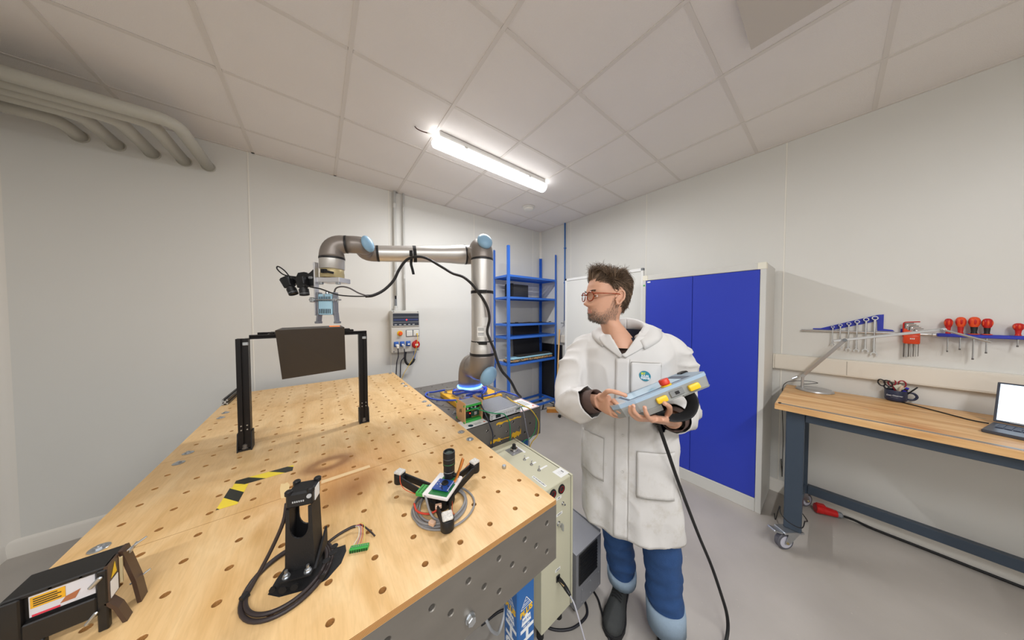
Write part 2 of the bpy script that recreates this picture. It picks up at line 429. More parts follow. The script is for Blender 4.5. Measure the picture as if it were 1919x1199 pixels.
def ply_mat():
    m = mat('birch_plywood', (226, 184, 125), 0.42)
    nt = m.node_tree; b = nt.nodes['Principled BSDF']; N = nt.nodes; L = nt.links
    g = N.new('ShaderNodeNewGeometry')                       # world position: the panels never move
    pos = g.outputs['Position']
    def noi(scale, detail, stretch, dist=0.0):
        mp = N.new('ShaderNodeMapping'); mp.inputs['Scale'].default_value = stretch; L.new(pos, mp.inputs[0])
        n = N.new('ShaderNodeTexNoise'); n.inputs['Scale'].default_value = scale; n.inputs['Detail'].default_value = detail; n.inputs['Distortion'].default_value = dist
        L.new(mp.outputs[0], n.inputs[0]); return n.outputs[0]
    def ramp(src, stops):
        r = N.new('ShaderNodeValToRGB'); e = r.color_ramp.elements
        while len(e) < len(stops): e.new(0.5)
        for k, (p, c) in enumerate(stops): e[k].position = p; e[k].color = tuple(c) + (1,)
        L.new(src, r.inputs[0]); return r.outputs[0]
    def mix(f, a, c, mode='MIX'):
        x = N.new('ShaderNodeMix'); x.data_type = 'RGBA'; x.blend_type = mode
        for i, s in ((0, f), (6, a), (7, c)):
            if hasattr(s, 'links'): L.new(s, x.inputs[i])
            else: x.inputs[i].default_value = s if i == 0 else tuple(s) + (1,)
        return x.outputs[2]
    base = ramp(noi(1.0, 6, (9, 3.2, 9), 1.2), [(0.3, s2l((216, 175, 117))), (0.52, s2l((229, 192, 138))), (0.72, s2l((238, 206, 156)))])
    fine = ramp(noi(3.0, 4, (60, 6, 60), 0.6), [(0.35, (0.86, 0.84, 0.80)), (0.6, (1, 1, 1))])
    base = mix(0.55, base, fine, 'MULTIPLY')
    blot = ramp(noi(2.4, 3, (1, 1, 1)), [(0.45, (1, 1, 1)), (0.75, (0.93, 0.87, 0.78))])
    base = mix(1.0, base, blot, 'MULTIPLY')
    # scorch marks left by the heater: ring and patch
    def dist(cx, cy, rx, ry, ang=0.0, dscale=0.0):
        mp = N.new('ShaderNodeMapping'); mp.vector_type = 'TEXTURE'
        mp.inputs['Location'].default_value = (cx, cy, 0.909); mp.inputs['Rotation'].default_value = (0, 0, ang); mp.inputs['Scale'].default_value = (rx, ry, 1)
        L.new(pos, mp.inputs[0])
        ln = N.new('ShaderNodeVectorMath'); ln.operation = 'LENGTH'; L.new(mp.outputs[0], ln.inputs[0])
        ad = N.new('ShaderNodeMath'); ad.operation = 'MULTIPLY_ADD'; L.new(noi(14, 3, (1, 1, 1)), ad.inputs[0]); ad.inputs[1].default_value = dscale; L.new(ln.outputs['Value'], ad.inputs[2])
        return ad.outputs[0]
    W = (0, 0, 0); 
    halo = ramp(dist(-3.11, -2.22, 0.45, 0.38, 0.5, 0.12), [(0.15, (0.85, 0.85, 0.85)), (0.75, (0, 0, 0))])
    base = mix(halo, base, mix(0.55, base, s2l((176, 106, 44)), 'MIX'))
    ringm = ramp(dist(-3.140, -2.112, 0.20, 0.125, 0.12, 0.10), [(0.16, W), (0.32, (0.62, 0.62, 0.62)), (0.42, (0.66, 0.66, 0.66)), (0.60, (0.18, 0.18, 0.18)), (0.85, W)])
    base = mix(ringm, base, s2l((112, 60, 26)))
    patch = ramp(dist(-3.075, -2.355, 0.20, 0.15, 0.5, 0.15), [(0.08, (0.70, 0.70, 0.70)), (0.3, (0.5, 0.5, 0.5)), (0.75, W)])
    base = mix(patch, base, s2l((126, 72, 32)))
    # ply layers on the cut edges
    sx = N.new('ShaderNodeSeparateXYZ'); L.new(pos, sx.inputs[0])
    ma = N.new('ShaderNodeMath'); ma.operation = 'MULTIPLY'; L.new(sx.outputs[2], ma.inputs[0]); ma.inputs[1].default_value = 2 * math.pi / 0.0032
    si = N.new('ShaderNodeMath'); si.operation = 'SINE'; L.new(ma.outputs[0], si.inputs[0])
    lay = ramp(si.outputs[0], [(0.0, s2l((150, 98, 50))), (0.35, s2l((214, 166, 104)))])
    sn = N.new('ShaderNodeSeparateXYZ'); L.new(g.outputs['True Normal'], sn.inputs[0])
    lt = N.new('ShaderNodeMath'); lt.operation = 'LESS_THAN'; L.new(sn.outputs[2], lt.inputs[0]); lt.inputs[1].default_value = 0.5
    out = mix(lt.outputs[0], base, lay)
    L.new(out, b.inputs['Base Color'])
    mr = N.new('ShaderNodeMapRange'); mr.inputs[3].default_value = 0.3; mr.inputs[4].default_value = 0.5; L.new(noi(5, 3, (1, 1, 1)), mr.inputs[0]); L.new(mr.outputs[0], b.inputs['Roughness'])
    return m
M_ply = ply_mat()
tbl = thing('fixture_table', 'long steel welding table topped with perforated birch plywood sheets', 'table', ((TX0 + TX1) / 2, (TY0 + TY1) / 2, 0))
HXc = [-2.557 - 0.1 * k for k in range(12)]; HYc = [-2.807 + 0.1 * k for k in range(24)]
seams = [TY0, -2.264, -1.664, -1.064, TY1]
for a, b in zip(seams[:-1], seams[1:]):
    m = MB(); a2, b2 = a + 0.0007, b - 0.0007
    rows = [y for y in HYc if a < y < b]
    ey = [a2] + [(p + q) / 2 for p, q in zip(rows[:-1], rows[1:])] + [b2]
    ex = [TX1] + [(p + q) / 2 for p, q in zip(HXc[:-1], HXc[1:])] + [TX0]
    fn = lambda x, y, d: (x, y, TZ - d)
    for j, y in enumerate(rows):
        for i, x in enumerate(HXc):
            m.hole_cell(fn, x, y, 0.0082, ex[i + 1], ex[i], ey[j], ey[j + 1], 0.016, n=14, ch=0.0008)
    z0 = TZ - 0.016
    for p, q in (((TX0, a2), (TX1, a2)), ((TX1, a2), (TX1, b2)), ((TX1, b2), (TX0, b2)), ((TX0, b2), (TX0, a2))):
        m.quad((p[0], p[1], z0), (q[0], q[1], z0), (q[0], q[1], TZ), (p[0], p[1], TZ))
    m.build('plywood_sheet', M_ply, tbl)
ZS = TZ - 0.016
MB().bx(TX0 + .001, TX1 - .001, TY0 + .014, TY1, ZS - .015, ZS).build('steel_top', mat('rusty_steel', (96, 70, 48), .7, .2, var=.3, vscale=20), tbl)
def drilled_face(m, xa, xb, y, z0, z1, xs_a, xs_b, za, zb, zm, depth=0.014):
    """front plate facing -y with staggered rows of chamfered holes"""
    fn = lambda x, z, d: (x, y + d, z)
    cols = sorted([(x, 'a') for x in xs_a] + [(x, 'b') for x in xs_b])
    e = [xa] + [(p[0] + q[0]) / 2 for p, q in zip(cols[:-1], cols[1:])] + [xb]
    for k, (x, t) in enumerate(cols):
        if t == 'a':
            m.hole_cell(fn, x, za, .0078, e[k], e[k + 1], (za + zb) / 2, z1, depth, n=14, ch=.002)
            m.hole_cell(fn, x, zb, .0078, e[k], e[k + 1], z0, (za + zb) / 2, depth, n=14, ch=.002)
        else:
            m.hole_cell(fn, x, zm, .0078, e[k], e[k + 1], z0, z1, depth, n=14, ch=.002)
    m.quad((xa, y, z0), (xb, y, z0), (xb, y + depth, z0), (xa, y + depth, z0))
    m.quad((xb, y, z0), (xb, y, z1), (xb, y + depth, z1), (xb, y + depth, z0))
    m.quad((xa, y, z1), (xb, y, z1), (xb, y + depth, z1), (xa, y + depth, z1))
    return m
xa_ = [-2.565 - .0989 * k for k in range(12)]; xb_ = [-2.6155 - .0989 * k for k in range(11)]
drilled_face(MB(), TX0 + .001, TX1 + .001, TY0 + .001, .698, ZS - .0005, xa_, xb_, .848, .750, .799).build('front_plate', M_steel, tbl, fixn=False)
MB().bx(TX1 - .013, TX1, TY0 + .016, TY1, .698, ZS - .016).build('side_plate', M_steel, tbl)
MB().bx(TX0, TX0 + .013, TY0 + .016, TY1, .698, ZS - .016).build('side_plate', M_steel, tbl)
MB().bx(TX0 + .014, TX1 - .014, TY1 - .013, TY1, .698, ZS - .016).build('back_plate', M_steel, tbl)
# hex bolt in the front plate
def hexhead(m, c, axis, r, h):
    c = V(c); a, b, d = basis(axis)
    m.loft([[c + d * t + (a * math.cos(math.pi / 3 * k) + b * math.sin(math.pi / 3 * k)) * rr for k in range(6)] for t, rr in ((0, r), (h * .85, r), (h, r * .88))])
    return m
bm_ = MB().cyl((-2.859, TY0 + .0005, .746), (-2.859, TY0 - .003, .746), .0145, n=18); hexhead(bm_, (-2.859, TY0 - .003, .746), (0, -1, 0), .0125, .011)
bm_.build('bolt', M_zinc, tbl, 30)
# washers and bolts that hold the sheets down
bproto = MB().cyl((0, 0, 0), (0, 0, .0022), .0185, n=22, bev=.0006)
hexhead(bproto, (0, 0, .0022), (0, 0, 1), .0095, .005); bproto.cyl((0, 0, .0072), (0, 0, .0095), .0045, n=10)
bp0 = None
for (x, y) in [(-2.557, -2.207), (-2.557, -2.307), (-2.557, -1.607), (-2.557, -1.707), (-2.557, -1.007), (-2.557, -1.107), (-2.557, -.507),
               (-3.657, -2.207), (-3.657, -1.607), (-3.657, -1.707), (-3.657, -1.007), (-3.657, -1.107), (-3.657, -.507)]:
    if bp0 is None: bp0 = bproto.xf(Matrix.Translation((x, y, TZ + .0003))).build('bolt', M_zinc, tbl, 30, org=(x, y, TZ + .0003))
    else: inst(bp0, tbl, (x, y, TZ + .0003), (0, 0, random.uniform(0, 3)))
o = MB().lathe((-2.557, -2.607, TZ + .0003), (0, 0, 1), [(0, .0085), (.009, .0085), (.0105, .007), (.0106, .0001)], 16).build('cap_screw', M_zinc, tbl, 40)
# legs: painted square tubes
M_legblue = mat('leg_blue', (30, 98, 168), 0.3, var=.05, vscale=10)
def leg_tube(x, y):
    l = MB().bx(x - .04, x + .04, y - .04, y + .04, .02, .697, bev=.004).build('leg', M_legblue, tbl, 35)
    MB().lathe((x, y, 0), (0, 0, 1), [(0, .045), (.008, .045), (.012, .012), (.03, .012)], 16).build('foot', M_zinc, l, 35)
    return l
LX, LY = -2.6015, -2.76
leg_near = leg_tube(LX, LY)
for x, y in ((-3.63, LY), (LX, -.56), (-3.63, -.56)): leg_tube(x, y)
M_dwhite = mat('decal_white', (236, 240, 244), .4); M_dyel = mat('decal_yellow', (240, 190, 30), .4)
for face in (0, 1):
    if face == 0: o0, ax = V((LX, LY - .0402, 0)), V((1, 0, 0))
    else: o0, ax = V((LX - .0402, LY, 0)), V((0, -1, 0))
    ay = V((0, 0, 1)); nn = ax.cross(ay)
    def P(u, z_): return o0 + ax * u + ay * z_
    m = MB()
    for a, b in (((0, .559), (-.025, .522)), ((0, .559), (.025, .522)), ((-.025, .522), (.025, .522)), ((-.013, .536), (.013, .536)), ((-.017, .530), (.017, .530)), ((-.006, .545), (.006, .545))):
        d = V((b[0] - a[0], b[1] - a[1])); n2 = V((-d.y, d.x)).normalized() * .0011
        m.quad(*[P(*q) + nn * .0003 for q in ((a[0] + n2.x, a[1] + n2.y), (a[0] - n2.x, a[1] - n2.y), (b[0] - n2.x, b[1] - n2.y), (b[0] + n2.x, b[1] + n2.y))])
    m.build('triangle_decal', M_dwhite, leg_near)
    text('PLUS', .027, M_dyel, leg_near, P(0, .507) + nn * .0002, ax + ay * .12, ay, bold=.0012)
    m = MB(); bag = [(-.022, .463), (.022, .463), (.018, .490), (.008, .490), (.005, .498), (-.005, .498), (-.008, .490), (-.018, .490)]
    m.prism(bag, P(0, 0) + nn * .0001, ax, ay, .0003).build('weight_decal', M_dwhite, leg_near)
    text('500 KG', .012, M_legblue, leg_near, P(0, .478) + nn * .0005, ax, ay)
    text('PER LEG', .0085, M_dwhite, leg_near, P(0, .456) + nn * .0002, ax, ay)
    text('Hold', .082, M_dwhite, leg_near, P(0, .372) + nn * .0002, -ay, ax, bold=.002)
    m = MB().bx(-.001, .001, -.001, .001, -.001, .001)

# ================================================================== ROBOT TABLE
RX0, RX1, RY0, RY1, RZ = -2.516, -1.918, -2.172, -1.165, ZS
rt_ = thing('robot_table', 'dark drilled steel table carrying the robot arm', 'table', ((RX0 + RX1) / 2, (RY0 + RY1) / 2, 0))
m = MB(); fn = lambda x, y, d: (x, y, RZ - d)
hx = [-2.46 + .1 * k for k in range(6)]; hy = [-2.118 + .1 * k for k in range(10)]
ex = [RX0] + [(p + q) / 2 for p, q in zip(hx[:-1], hx[1:])] + [RX1]; ey = [RY0 + .001] + [(p + q) / 2 for p, q in zip(hy[:-1], hy[1:])] + [RY1]
for i, x in enumerate(hx):
    for j, y in enumerate(hy): m.hole_cell(fn, x, y, .0078, ex[i], ex[i + 1], ey[j], ey[j + 1], .014, n=12, ch=.0015)
m.build('drilled_top', M_steel_d, rt_)
ra = [-2.466 + .1 * k for k in range(6)]; rb = [-2.416 + .1 * k for k in range(5)]
drilled_face(MB(), RX0, RX1, RY0, .698, RZ, ra, rb, .845, .747, .796).build('front_plate', M_steel_d, rt_)
# worn yellow paint left on the front plate
m = MB(); ym = mat('yellow_paint_worn', (226, 176, 38), .55, var=.15, vscale=50)
def smear(pts, s=1):
    random.seed(s)
    P = []
    for (x0, z0), (x1, z1), wd in pts:
        n = 14
        up_ = [(x0 + (x1 - x0) * k / n, z0 + (z1 - z0) * k / n + wd * (.5 + random.uniform(-.35, .35))) for k in range(n + 1)]
        dn_ = [(x0 + (x1 - x0) * k / n, z0 + (z1 - z0) * k / n - wd * (.5 + random.uniform(-.35, .35))) for k in range(n + 1)]
        o = len(m.v)
        m.v += [(x, RY0 - .0006, z) for x, z in up_ + dn_]
        for k in range(n): m.f.append((o + n + 1 + k, o + n + 2 + k, o + k + 1, o + k))
smear([((-2.30, .868), (-2.10, .867), .012), ((-2.105, .866), (-2.10, .76), .008), ((-2.18, .758), (-2.10, .762), .03), ((-2.345, .765), (-2.27, .768), .018), ((-2.27, .762), (-2.19, .758), .006)])
m.build('worn_paint', ym, rt_)
MB().bx(RX1 - .013, RX1, RY0 + .015, RY1, .698, RZ - .015).build('side_plate', M_steel_d, rt_)
MB().bx(RX0, RX0 + .013, RY0 + .015, RY1, .698, RZ - .015).build('side_plate', M_steel_d, rt_)
MB().bx(RX0 + .014, RX1 - .014, RY1 - .013, RY1, .698, RZ - .015).build('back_plate', M_steel_d, rt_)
for x in (RX0 + .1, RX1 - .1):
    for y in (RY0 + .1, RY1 - .1):
        l = MB().bx(x - .04, x + .04, y - .04, y + .04, .02, .697, bev=.004).build('leg', M_legblue, rt_, 35)
        MB().lathe((x, y, 0), (0, 0, 1), [(0, .045), (.008, .045), (.012, .012), (.03, .012)], 16).build('foot', M_zinc, l, 35)

# ================================================================== CREAM CONTROL CABINET
cx0, cx1, cy0, cy1, cz0, cz1 = -2.386, -2.165, -2.659, -2.200, .085, .75
M_cream = mat('cream_enamel', (206, 203, 178), 0.35, var=.02, vscale=4)
cb = thing('control_box', 'cream enamel control box with knobs and switches beside the plywood table', 'control box', ((cx0 + cx1) / 2, (cy0 + cy1) / 2, 0))
MB().bx(cx0, cx1 - .017, cy0, cy1, cz0, cz1, bev=.003).build('body', M_cream, cb, 35)
MB().bx(cx1 - .0175, cx1 - .0125, cy0 + .004, cy1 - .004, cz0 + .004, cz1 - .004).build('gasket', M_rubber, cb)
MB().bx(cx1 - .013, cx1, cy0 - .002, cy1 + .002, cz0, cz1 + .001, bev=.005).build('door', M_cream, cb, 35)
for x in (cx0 + .04, cx1 - .05):
    for y in (cy0 + .05, cy1 - .05): MB().cyl((x, y, 0), (x, y, cz0 + .001), .018, .014, 12).build('foot', M_rubber, cb, 35)
Zt = cz1
kn = MB().box((-2.27, -2.309, Zt + .001), (.075, .075, .002), bev=.0005).build('dial_plate', mat('brushed_alu', (196, 197, 200), .3, .9), cb)
k2 = MB().lathe((-2.265, -2.305, Zt + .002), (0, 0, 1), [(0, .023), (.004, .024), (.008, .022), (.010, .021), (.013, .021), (.0132, .014)], 24).build('dial', M_chrome, cb, 35)
MB().lathe((-2.265, -2.305, Zt + .0151), (0, 0, 1), [(0, .0125), (.003, .0125), (.004, .0115), (.021, .0105), (.023, .008), (.0231, .0001)], 20).build('knob', M_black, k2, 35)
MB().box((-2.228, -2.318, Zt + .0004), (.014, .09, .0008)).build('tape_label', M_label, cb)
for k, (x, y) in enumerate(((-2.279, -2.416), (-2.279, -2.473), (-2.281, -2.533))):
    s_ = MB().lathe((x, y, Zt), (0, 0, 1), [(0, .009), (.003, .009), (.003, .006), (.008, .0055), (.0081, .0001)], 12).build('toggle_switch', M_chrome, cb, 35)
    MB().cyl((x, y, Zt + .007), (x + .004, y + .002, Zt + .022), .0022, .0032, 8).build('lever', M_chrome, s_, True)
    L_ = (.028, .028, .055)[k]
    MB().box((x + .008 + L_ / 2, y + .004, Zt + .0004), (L_, .0105, .0008)).build('tape_label', M_label, cb)
lb = MB().box((-2.205, -2.612, Zt + .0004), (.062, .058, .0008)).build('sticker', M_label, cb)
for k in range(4): text('IIIIIIIII' if k == 3 else '- - - - -', .008, M_ink, lb, (-2.22 + .009 * k, -2.612, Zt + .0009), (0, -1, 0), (1, 0, 0))
l2 = MB().box((-2.338, -2.592, Zt + .0004), (.014, .092, .0008)).build('tape_label', M_label, cb)
text('DC VOLTAGE SUPPLY', .0085, M_ink, l2, (-2.338, -2.592, Zt + .0009), (0, -1, 0), (1, 0, 0))
yf = cy0
for x, z in ((-2.255, .714), (-2.315, .716)):
    s_ = MB().lathe((x, yf, z), (0, -1, 0), [(0, .022), (.003, .022), (.006, .0205), (.007, .0165), (.004, .0155), (.004, .0001)], 22).build('round_socket', M_black, cb, 35)
    MB().lathe((x, yf - .0041, z), (0, -1, 0), [(0, .0145), (.0012, .0145), (.0012, .0128), (-.0005, .0125)], 20, cap=False).build('insert_ring', M_red, s_, 35)
def face_label(txt, x, z, wd, ang=0):
    l = MB().box((x, yf - .0004, z), (wd, .0008, .0125)).build('tape_label', M_label, cb)
    text(txt, .009, M_ink, l, (x, yf - .0009, z), (1, 0, 0), (0, 0, 1))
face_label('24V', -2.272, .677, .036); face_label('ARRET', -2.268, .597, .044); face_label('USB B', -2.278, .329, .036)
s_ = MB().lathe((-2.245, yf, .64), (0, -1, 0), [(0, .008), (.004, .008), (.004, .005), (.016, .0045), (.0161, .0001)], 12).build('toggle_switch', M_chrome, cb, 35)
s_ = MB().lathe((-2.276, yf, .556), (0, -1, 0), [(0, .011), (.004, .011), (.004, .008), (.02, .008), (.0201, .0001)], 14).build('key_lock', M_chrome, cb, 35)
MB().bx(-2.279, -2.273, yf - .034, yf - .019, .538, .572, bev=.002).build('key', M_zinc, s_)
s_ = MB().bx(-2.291, -2.265, yf - .006, yf, .272, .304, bev=.003).build('usb_port', M_black, cb, 35)
# usb lead: plug and cable
ul = thing('usb_lead', 'grey cable with black plug in the cream control box', 'cable', (-2.278, yf - .03, .288))
MB().tube(catmull([(-2.278, yf - .007, .289), (-2.278, yf - .03, .287), (-2.279, yf - .055, .281), (-2.28, yf - .078, .272)], 4), [.009, .0105, .0105, .0105, .010, .010, .010, .0098, .0095, .009, .008, .007, .006], 10).build('plug', M_black, ul, True)
MB().bx(-2.287, -2.283, yf - .045, yf - .02, .287, .293).build('sticker', mat('tag_tan', (196, 168, 120), .6), ul)
MB().tube(catmull([(-2.28, yf - .076, .272), (-2.283, yf - .105, .255), (-2.283, yf - .14, .19), (-2.27, yf - .165, .10), (-2.245, yf - .165, .02), (-2.2, yf - .13, .004), (-2.15, yf - .2, .004), (-2.2, yf - .32, .004)], 8), .0034, 8).build('cord', mat('cable_grey', (190, 190, 200), .45), ul, True)

# ================================================================== GREY MACHINE (chiller) ON THE FLOOR
mx0, mx1, my0, my1 = -2.150, -1.925, -2.67, -2.30
M_chil = mat('grey_sheet_metal', (142, 143, 148), 0.45, .25, var=.05, vscale=6)
ch = thing('cooling_unit', 'small grey metal cooling unit with black vent behind the cream control box', 'machine', ((mx0 + mx1) / 2, (my0 + my1) / 2, 0))
MB().prism([(my0, .03), (my1, .03), (my1, .335), (my0 + .16, .335), (my0, .325)], (mx0, 0, 0), (0, 1, 0), (0, 0, 1), mx1 - mx0 - .006).build('casing', M_chil, ch, fixn=True)
MB().bx(mx1 - .0055, mx1, my0 + .006, my1, .05, .34, bev=.001).build('side_panel', M_chil, ch)
MB().bx(-2.132, -1.972, my0 - .006, my0 - .0005, .155, .318, bev=.003).build('vent_frame', M_blackm, ch)
for k in range(9): MB().box((-2.052, my0 - .008, .17 + .0165 * k), (.146, .006, .004), rot=Matrix.Rotation(.5, 3, 'X')).build('louvre', M_black, ch)
MB().bx(-2.11, -1.95, my0 - .0022, my0 - .0004, .045, .125, bev=.0005).build('cover_plate', M_chil, ch)
for x in (-2.104, -2.03, -1.956):
    for z in (.052, .118): MB().lathe((x, my0 - .0022, z), (0, -1, 0), [(0, .004), (.0015, .0035), (.0016, .0001)], 8).build('screw', M_zinc, ch)
for x in (mx0 + .03, mx1 - .03):
    for y in (my0 + .03, my1 - .03): MB().cyl((x, y, 0), (x, y, .031), .014, n=10).build('foot', M_rubber, ch)
CONDUIT = [(-2.071, -2.136, 0.982), (-2.131, -2.164, 1.034), (-2.197, -2.185, 1.125), (-2.265, -2.181, 1.203), (-2.293, -2.169, 1.278), (-2.299, -2.149, 1.333), (-2.314, -2.117, 1.402), (-2.326, -2.112, 1.450), (-2.314, -2.119, 1.524), (-2.321, -2.111, 1.591), (-2.341, -2.087, 1.652), (-2.362, -2.063, 1.693), (-2.390, -2.039, 1.743), (-2.426, -1.985, 1.794), (-2.462, -1.905, 1.824), (-2.513, -1.851, 1.868), (-2.587, -1.779, 1.927), (-2.644, -1.740, 1.937), (-2.696, -1.707, 1.915), (-2.744, -1.710, 1.846), (-2.783, -1.733, 1.771), (-2.842, -1.753, 1.706), (-2.903, -1.770, 1.669), (-2.946, -1.775, 1.661)]
SENSOR_LEAD = [(-2.933, -1.785, 1.661), (-2.978, -1.762, 1.679), (-3.021, -1.753, 1.705), (-3.056, -1.738, 1.713), (-3.082, -1.718, 1.704), (-3.092, -1.711, 1.677)]
CAMERA_LEAD = [(-2.933, -1.785, 1.661), (-2.999, -1.784, 1.658), (-3.066, -1.770, 1.662), (-3.104, -1.766, 1.673), (-3.154, -1.726, 1.696), (-3.200, -1.690, 1.708), (-3.246, -1.640, 1.738), (-3.280, -1.613, 1.765)]
CAMERA_LOOP = [(-3.280, -1.613, 1.765), (-3.314, -1.585, 1.777), (-3.338, -1.553, 1.805), (-3.340, -1.551, 1.820), (-3.331, -1.558, 1.820), (-3.308, -1.577, 1.799), (-3.290, -1.592, 1.772), (-3.279, -1.601, 1.751)]
# ================================================================== ROBOT ARM
M_rob = mat('robot_taupe', (142, 134, 128), 0.4, 0.45, var=.03, vscale=5)
M_alu = mat('robot_aluminium', (214, 211, 207), 0.40, 0.85, var=.03, vscale=4, rvar=.05)
M_cap = mat('cap_light_blue', (140, 178, 206), 0.35)
M_ringb = mat('joint_ring', (34, 34, 36), 0.45)
B0 = V((-2.242, -1.723, 0)); P0 = V((-2.297, -2.005, 0)); EF = V((-2.203, -1.751, 0)); FD = V((-.965, .262, 0))
W1B = V((-2.906, -1.560, 0)); W1F = V((-2.942, -1.691, 0)); T0 = V((-3.095, -1.649, 0))
U_ = V((.789, -.614, 0)); N_ = V((-.614, -.789, 0)); Z_ = V((0, 0, 1))
def zz(p, z): return V((p.x, p.y, z))
def fillet(pts, r, n=9):
    P = [V(p) for p in pts]; out = [P[0]]
    for i in range(1, len(P) - 1):
        a = (P[i - 1] - P[i]); b = (P[i + 1] - P[i]); la, lb = a.length, b.length; a.normalize(); b.normalize()
        t = min(r, la * .95, lb * .95); p0, p2 = P[i] + a * t, P[i] + b * t
        for k in range(n + 1):
            s = k / n; out.append(p0 * (1 - s) ** 2 + P[i] * 2 * s * (1 - s) + p2 * s * s)
    out.append(P[-1]); return out
def elbow(m, pts, r0, r1, fr_=.1, n=28):
    P = fillet(pts, fr_); L = [0]
    for a, b in zip(P[:-1], P[1:]): L.append(L[-1] + (b - a).length)
    rr = [r0 + (r1 - r0) * l / L[-1] for l in L]
    return m.tube(P, rr, n)
ra_ = thing('industrial_robot', 'six axis collaborative robot arm with light blue joint caps on the yellow plate', 'robot arm', zz(B0, .931))
zb = .931
MB().lathe(zz(B0, zb), (0, 0, 1), [(0, .122), (.012, .122), (.016, .112), (.03, .104), (.055, .098), (.062, .094)], 36).build('base_flange', M_alu, ra_, 40)
MB().lathe(zz(B0, zb + .0621), (0, 0, 1), [(0, .0945), (.003, .0965), (.009, .0965), (.012, .0935)], 40).build('light_ring', mat('ring_light', (120, 190, 255), .3, emit=(70, 130, 255), estr=9.0), ra_, 40)
for k in range(4):
    a = .6 + k * math.pi / 2; c = B0 + V((math.cos(a), math.sin(a), 0)) * .109
    m = MB().cyl(zz(c, zb + .012), zz(c, zb + .024), .0075, n=10)
    m.build('screw', M_zinc, ra_, 30)
zs = 1.185
ax_s = (P0 - B0).normalized(); ax_e = (P0 - EF).normalized(); ax_w = (W1F - W1B).normalized()
m = MB(); elbow(m, [zz(B0, zb + .0745), zz(B0, zs - .005), zz(B0, zs - .005) + ax_s * .135], .0885, .086, .14)
m.build('shoulder_housing', M_rob, ra_, True)
MB().lathe(zz(B0, zs - .005) + ax_s * .1345, ax_s, [(0, .0845), (.003, .0845)], 36).build('joint_seam', M_ringb, ra_, 40)
m = MB(); elbow(m, [zz(B0, zs - .005) + ax_s * .138, zz(P0, zs - .012), zz(P0, 1.283)], .086, .083, .13)
m.build('upper_arm_joint', M_rob, ra_, True)
def cap_(c, nrm, rx, ry, dep=.022, hint=None, parent=ra_):
    a, b, d = basis(nrm, hint); f = Matrix((a, b, d)).transposed()
    MB().ell(c, (rx, ry, dep), 28, 14, f).build('joint_cap', M_cap, parent, True)
cap_(zz(P0, zs - .035) + ax_s * .062 + U_ * .018, ax_s * .8 - Z_ * .42 + U_ * .28, .072, .060, .034)
MB().lathe(zz(P0, 1.2825), (0, 0, 1), [(0, .0845), (.016, .0845)], 36).build('joint_ring', M_ringb, ra_, 40)
MB().lathe(zz(P0, 1.2985), (0, 0, 1), [(0, .0815), (.022, .0815), (.03, .0805), (.06, .0765), (.09, .0735), (.12, .0725), (.60, .0725), (.612, .0725)], 40).build('upper_arm_tube', M_alu, ra_, 40)
MB().lathe(zz(P0, 1.910), (0, 0, 1), [(0, .0735), (.013, .0735)], 36).build('joint_ring', M_ringb, ra_, 40)
zE = 1.992
m = MB(); elbow(m, [zz(P0, 1.923), zz(P0, zE + .012), zz(P0, zE + .012) - ax_e * .125], .0725, .072, .11)
m.build('elbow_housing', M_rob, ra_, True)
cap_(zz(P0, zE + .035) + ax_e * .045 + U_ * .01, ax_e * .78 + Z_ * .55 + U_ * .12, .058, .050, .034)
zf = lambda t: 2.010 - .055 * t / .7287
def FP(t, dz=0): return V((EF.x + FD.x * t, EF.y + FD.y * t, zf(t) + dz))
MB().lathe(zz(P0, zE + .012) - ax_e * .1245, -ax_e, [(0, .0695), (.004, .0695)], 36).build('joint_seam', M_ringb, ra_, 40)
m = MB(); elbow(m, [zz(P0, zE + .012) - ax_e * .127, FP(0) , FP(.072)], .0715, .0715, .10)
m.build('forearm_joint', M_rob, ra_, True)
fdir = (FP(.7) - FP(0)).normalized()
MB().lathe(FP(.073), fdir, [(0, .0728), (.012, .0728)], 36).build('joint_ring', M_ringb, ra_, 40)
MB().lathe(FP(.085), fdir, [(0, .0705), (.02, .0705), (.06, .068), (.11, .063), (.16, .0595), (.22, .058), (.40, .0555), (.56, .0525), (.572, .0525)], 40).build('forearm_tube', M_alu, ra_, 40)
MB().lathe(FP(.657), fdir, [(0, .0535), (.012, .0535)], 32).build('joint_ring', M_ringb, ra_, 40)
wB = FP(.7287); zW1 = 1.976
m = MB(); elbow(m, [FP(.669), FP(.745), V((W1F.x, W1F.y, zW1)) - ax_w * .055], .0525, .052, .07)
m.build('wrist_housing', M_rob, ra_, True)
W2 = V((T0.x, T0.y, 1.964)); w1 = V((W1F.x, W1F.y, zW1)); wd = (W2 - w1).normalized()
m = MB(); elbow(m, [w1 - ax_w * .058, w1, w1 + wd * .082], .0515, .050, .075)
m.build('wrist_housing', M_rob, ra_, True)
cap_(w1 + ax_w * .026 - wd * .028, ax_w * .75 - wd * .65 + Z_ * .1, .05, .036, .022, hint=(-.5, .3, .7))
MB().lathe(w1 + wd * .082, wd, [(0, .0515), (.01, .0515)], 32).build('joint_ring', M_ringb, ra_, 40)
m = MB(); elbow(m, [w1 + wd * .092, W2, V((T0.x, T0.y, 1.8855))], .0505, .0635, .085)
m.build('wrist_housing', M_rob, ra_, True)
MB().lathe(V((T0.x, T0.y, 1.8855)), (0, 0, -1), [(0, .0645), (.011, .0645)], 36).build('joint_ring', M_ringb, ra_, 40)
MB().lathe(V((T0.x, T0.y, 1.8745)), (0, 0, -1), [(0, .063), (.055, .0625), (.057, .061), (.058, .059)], 36).build('tool_flange', M_alu, ra_, 40)
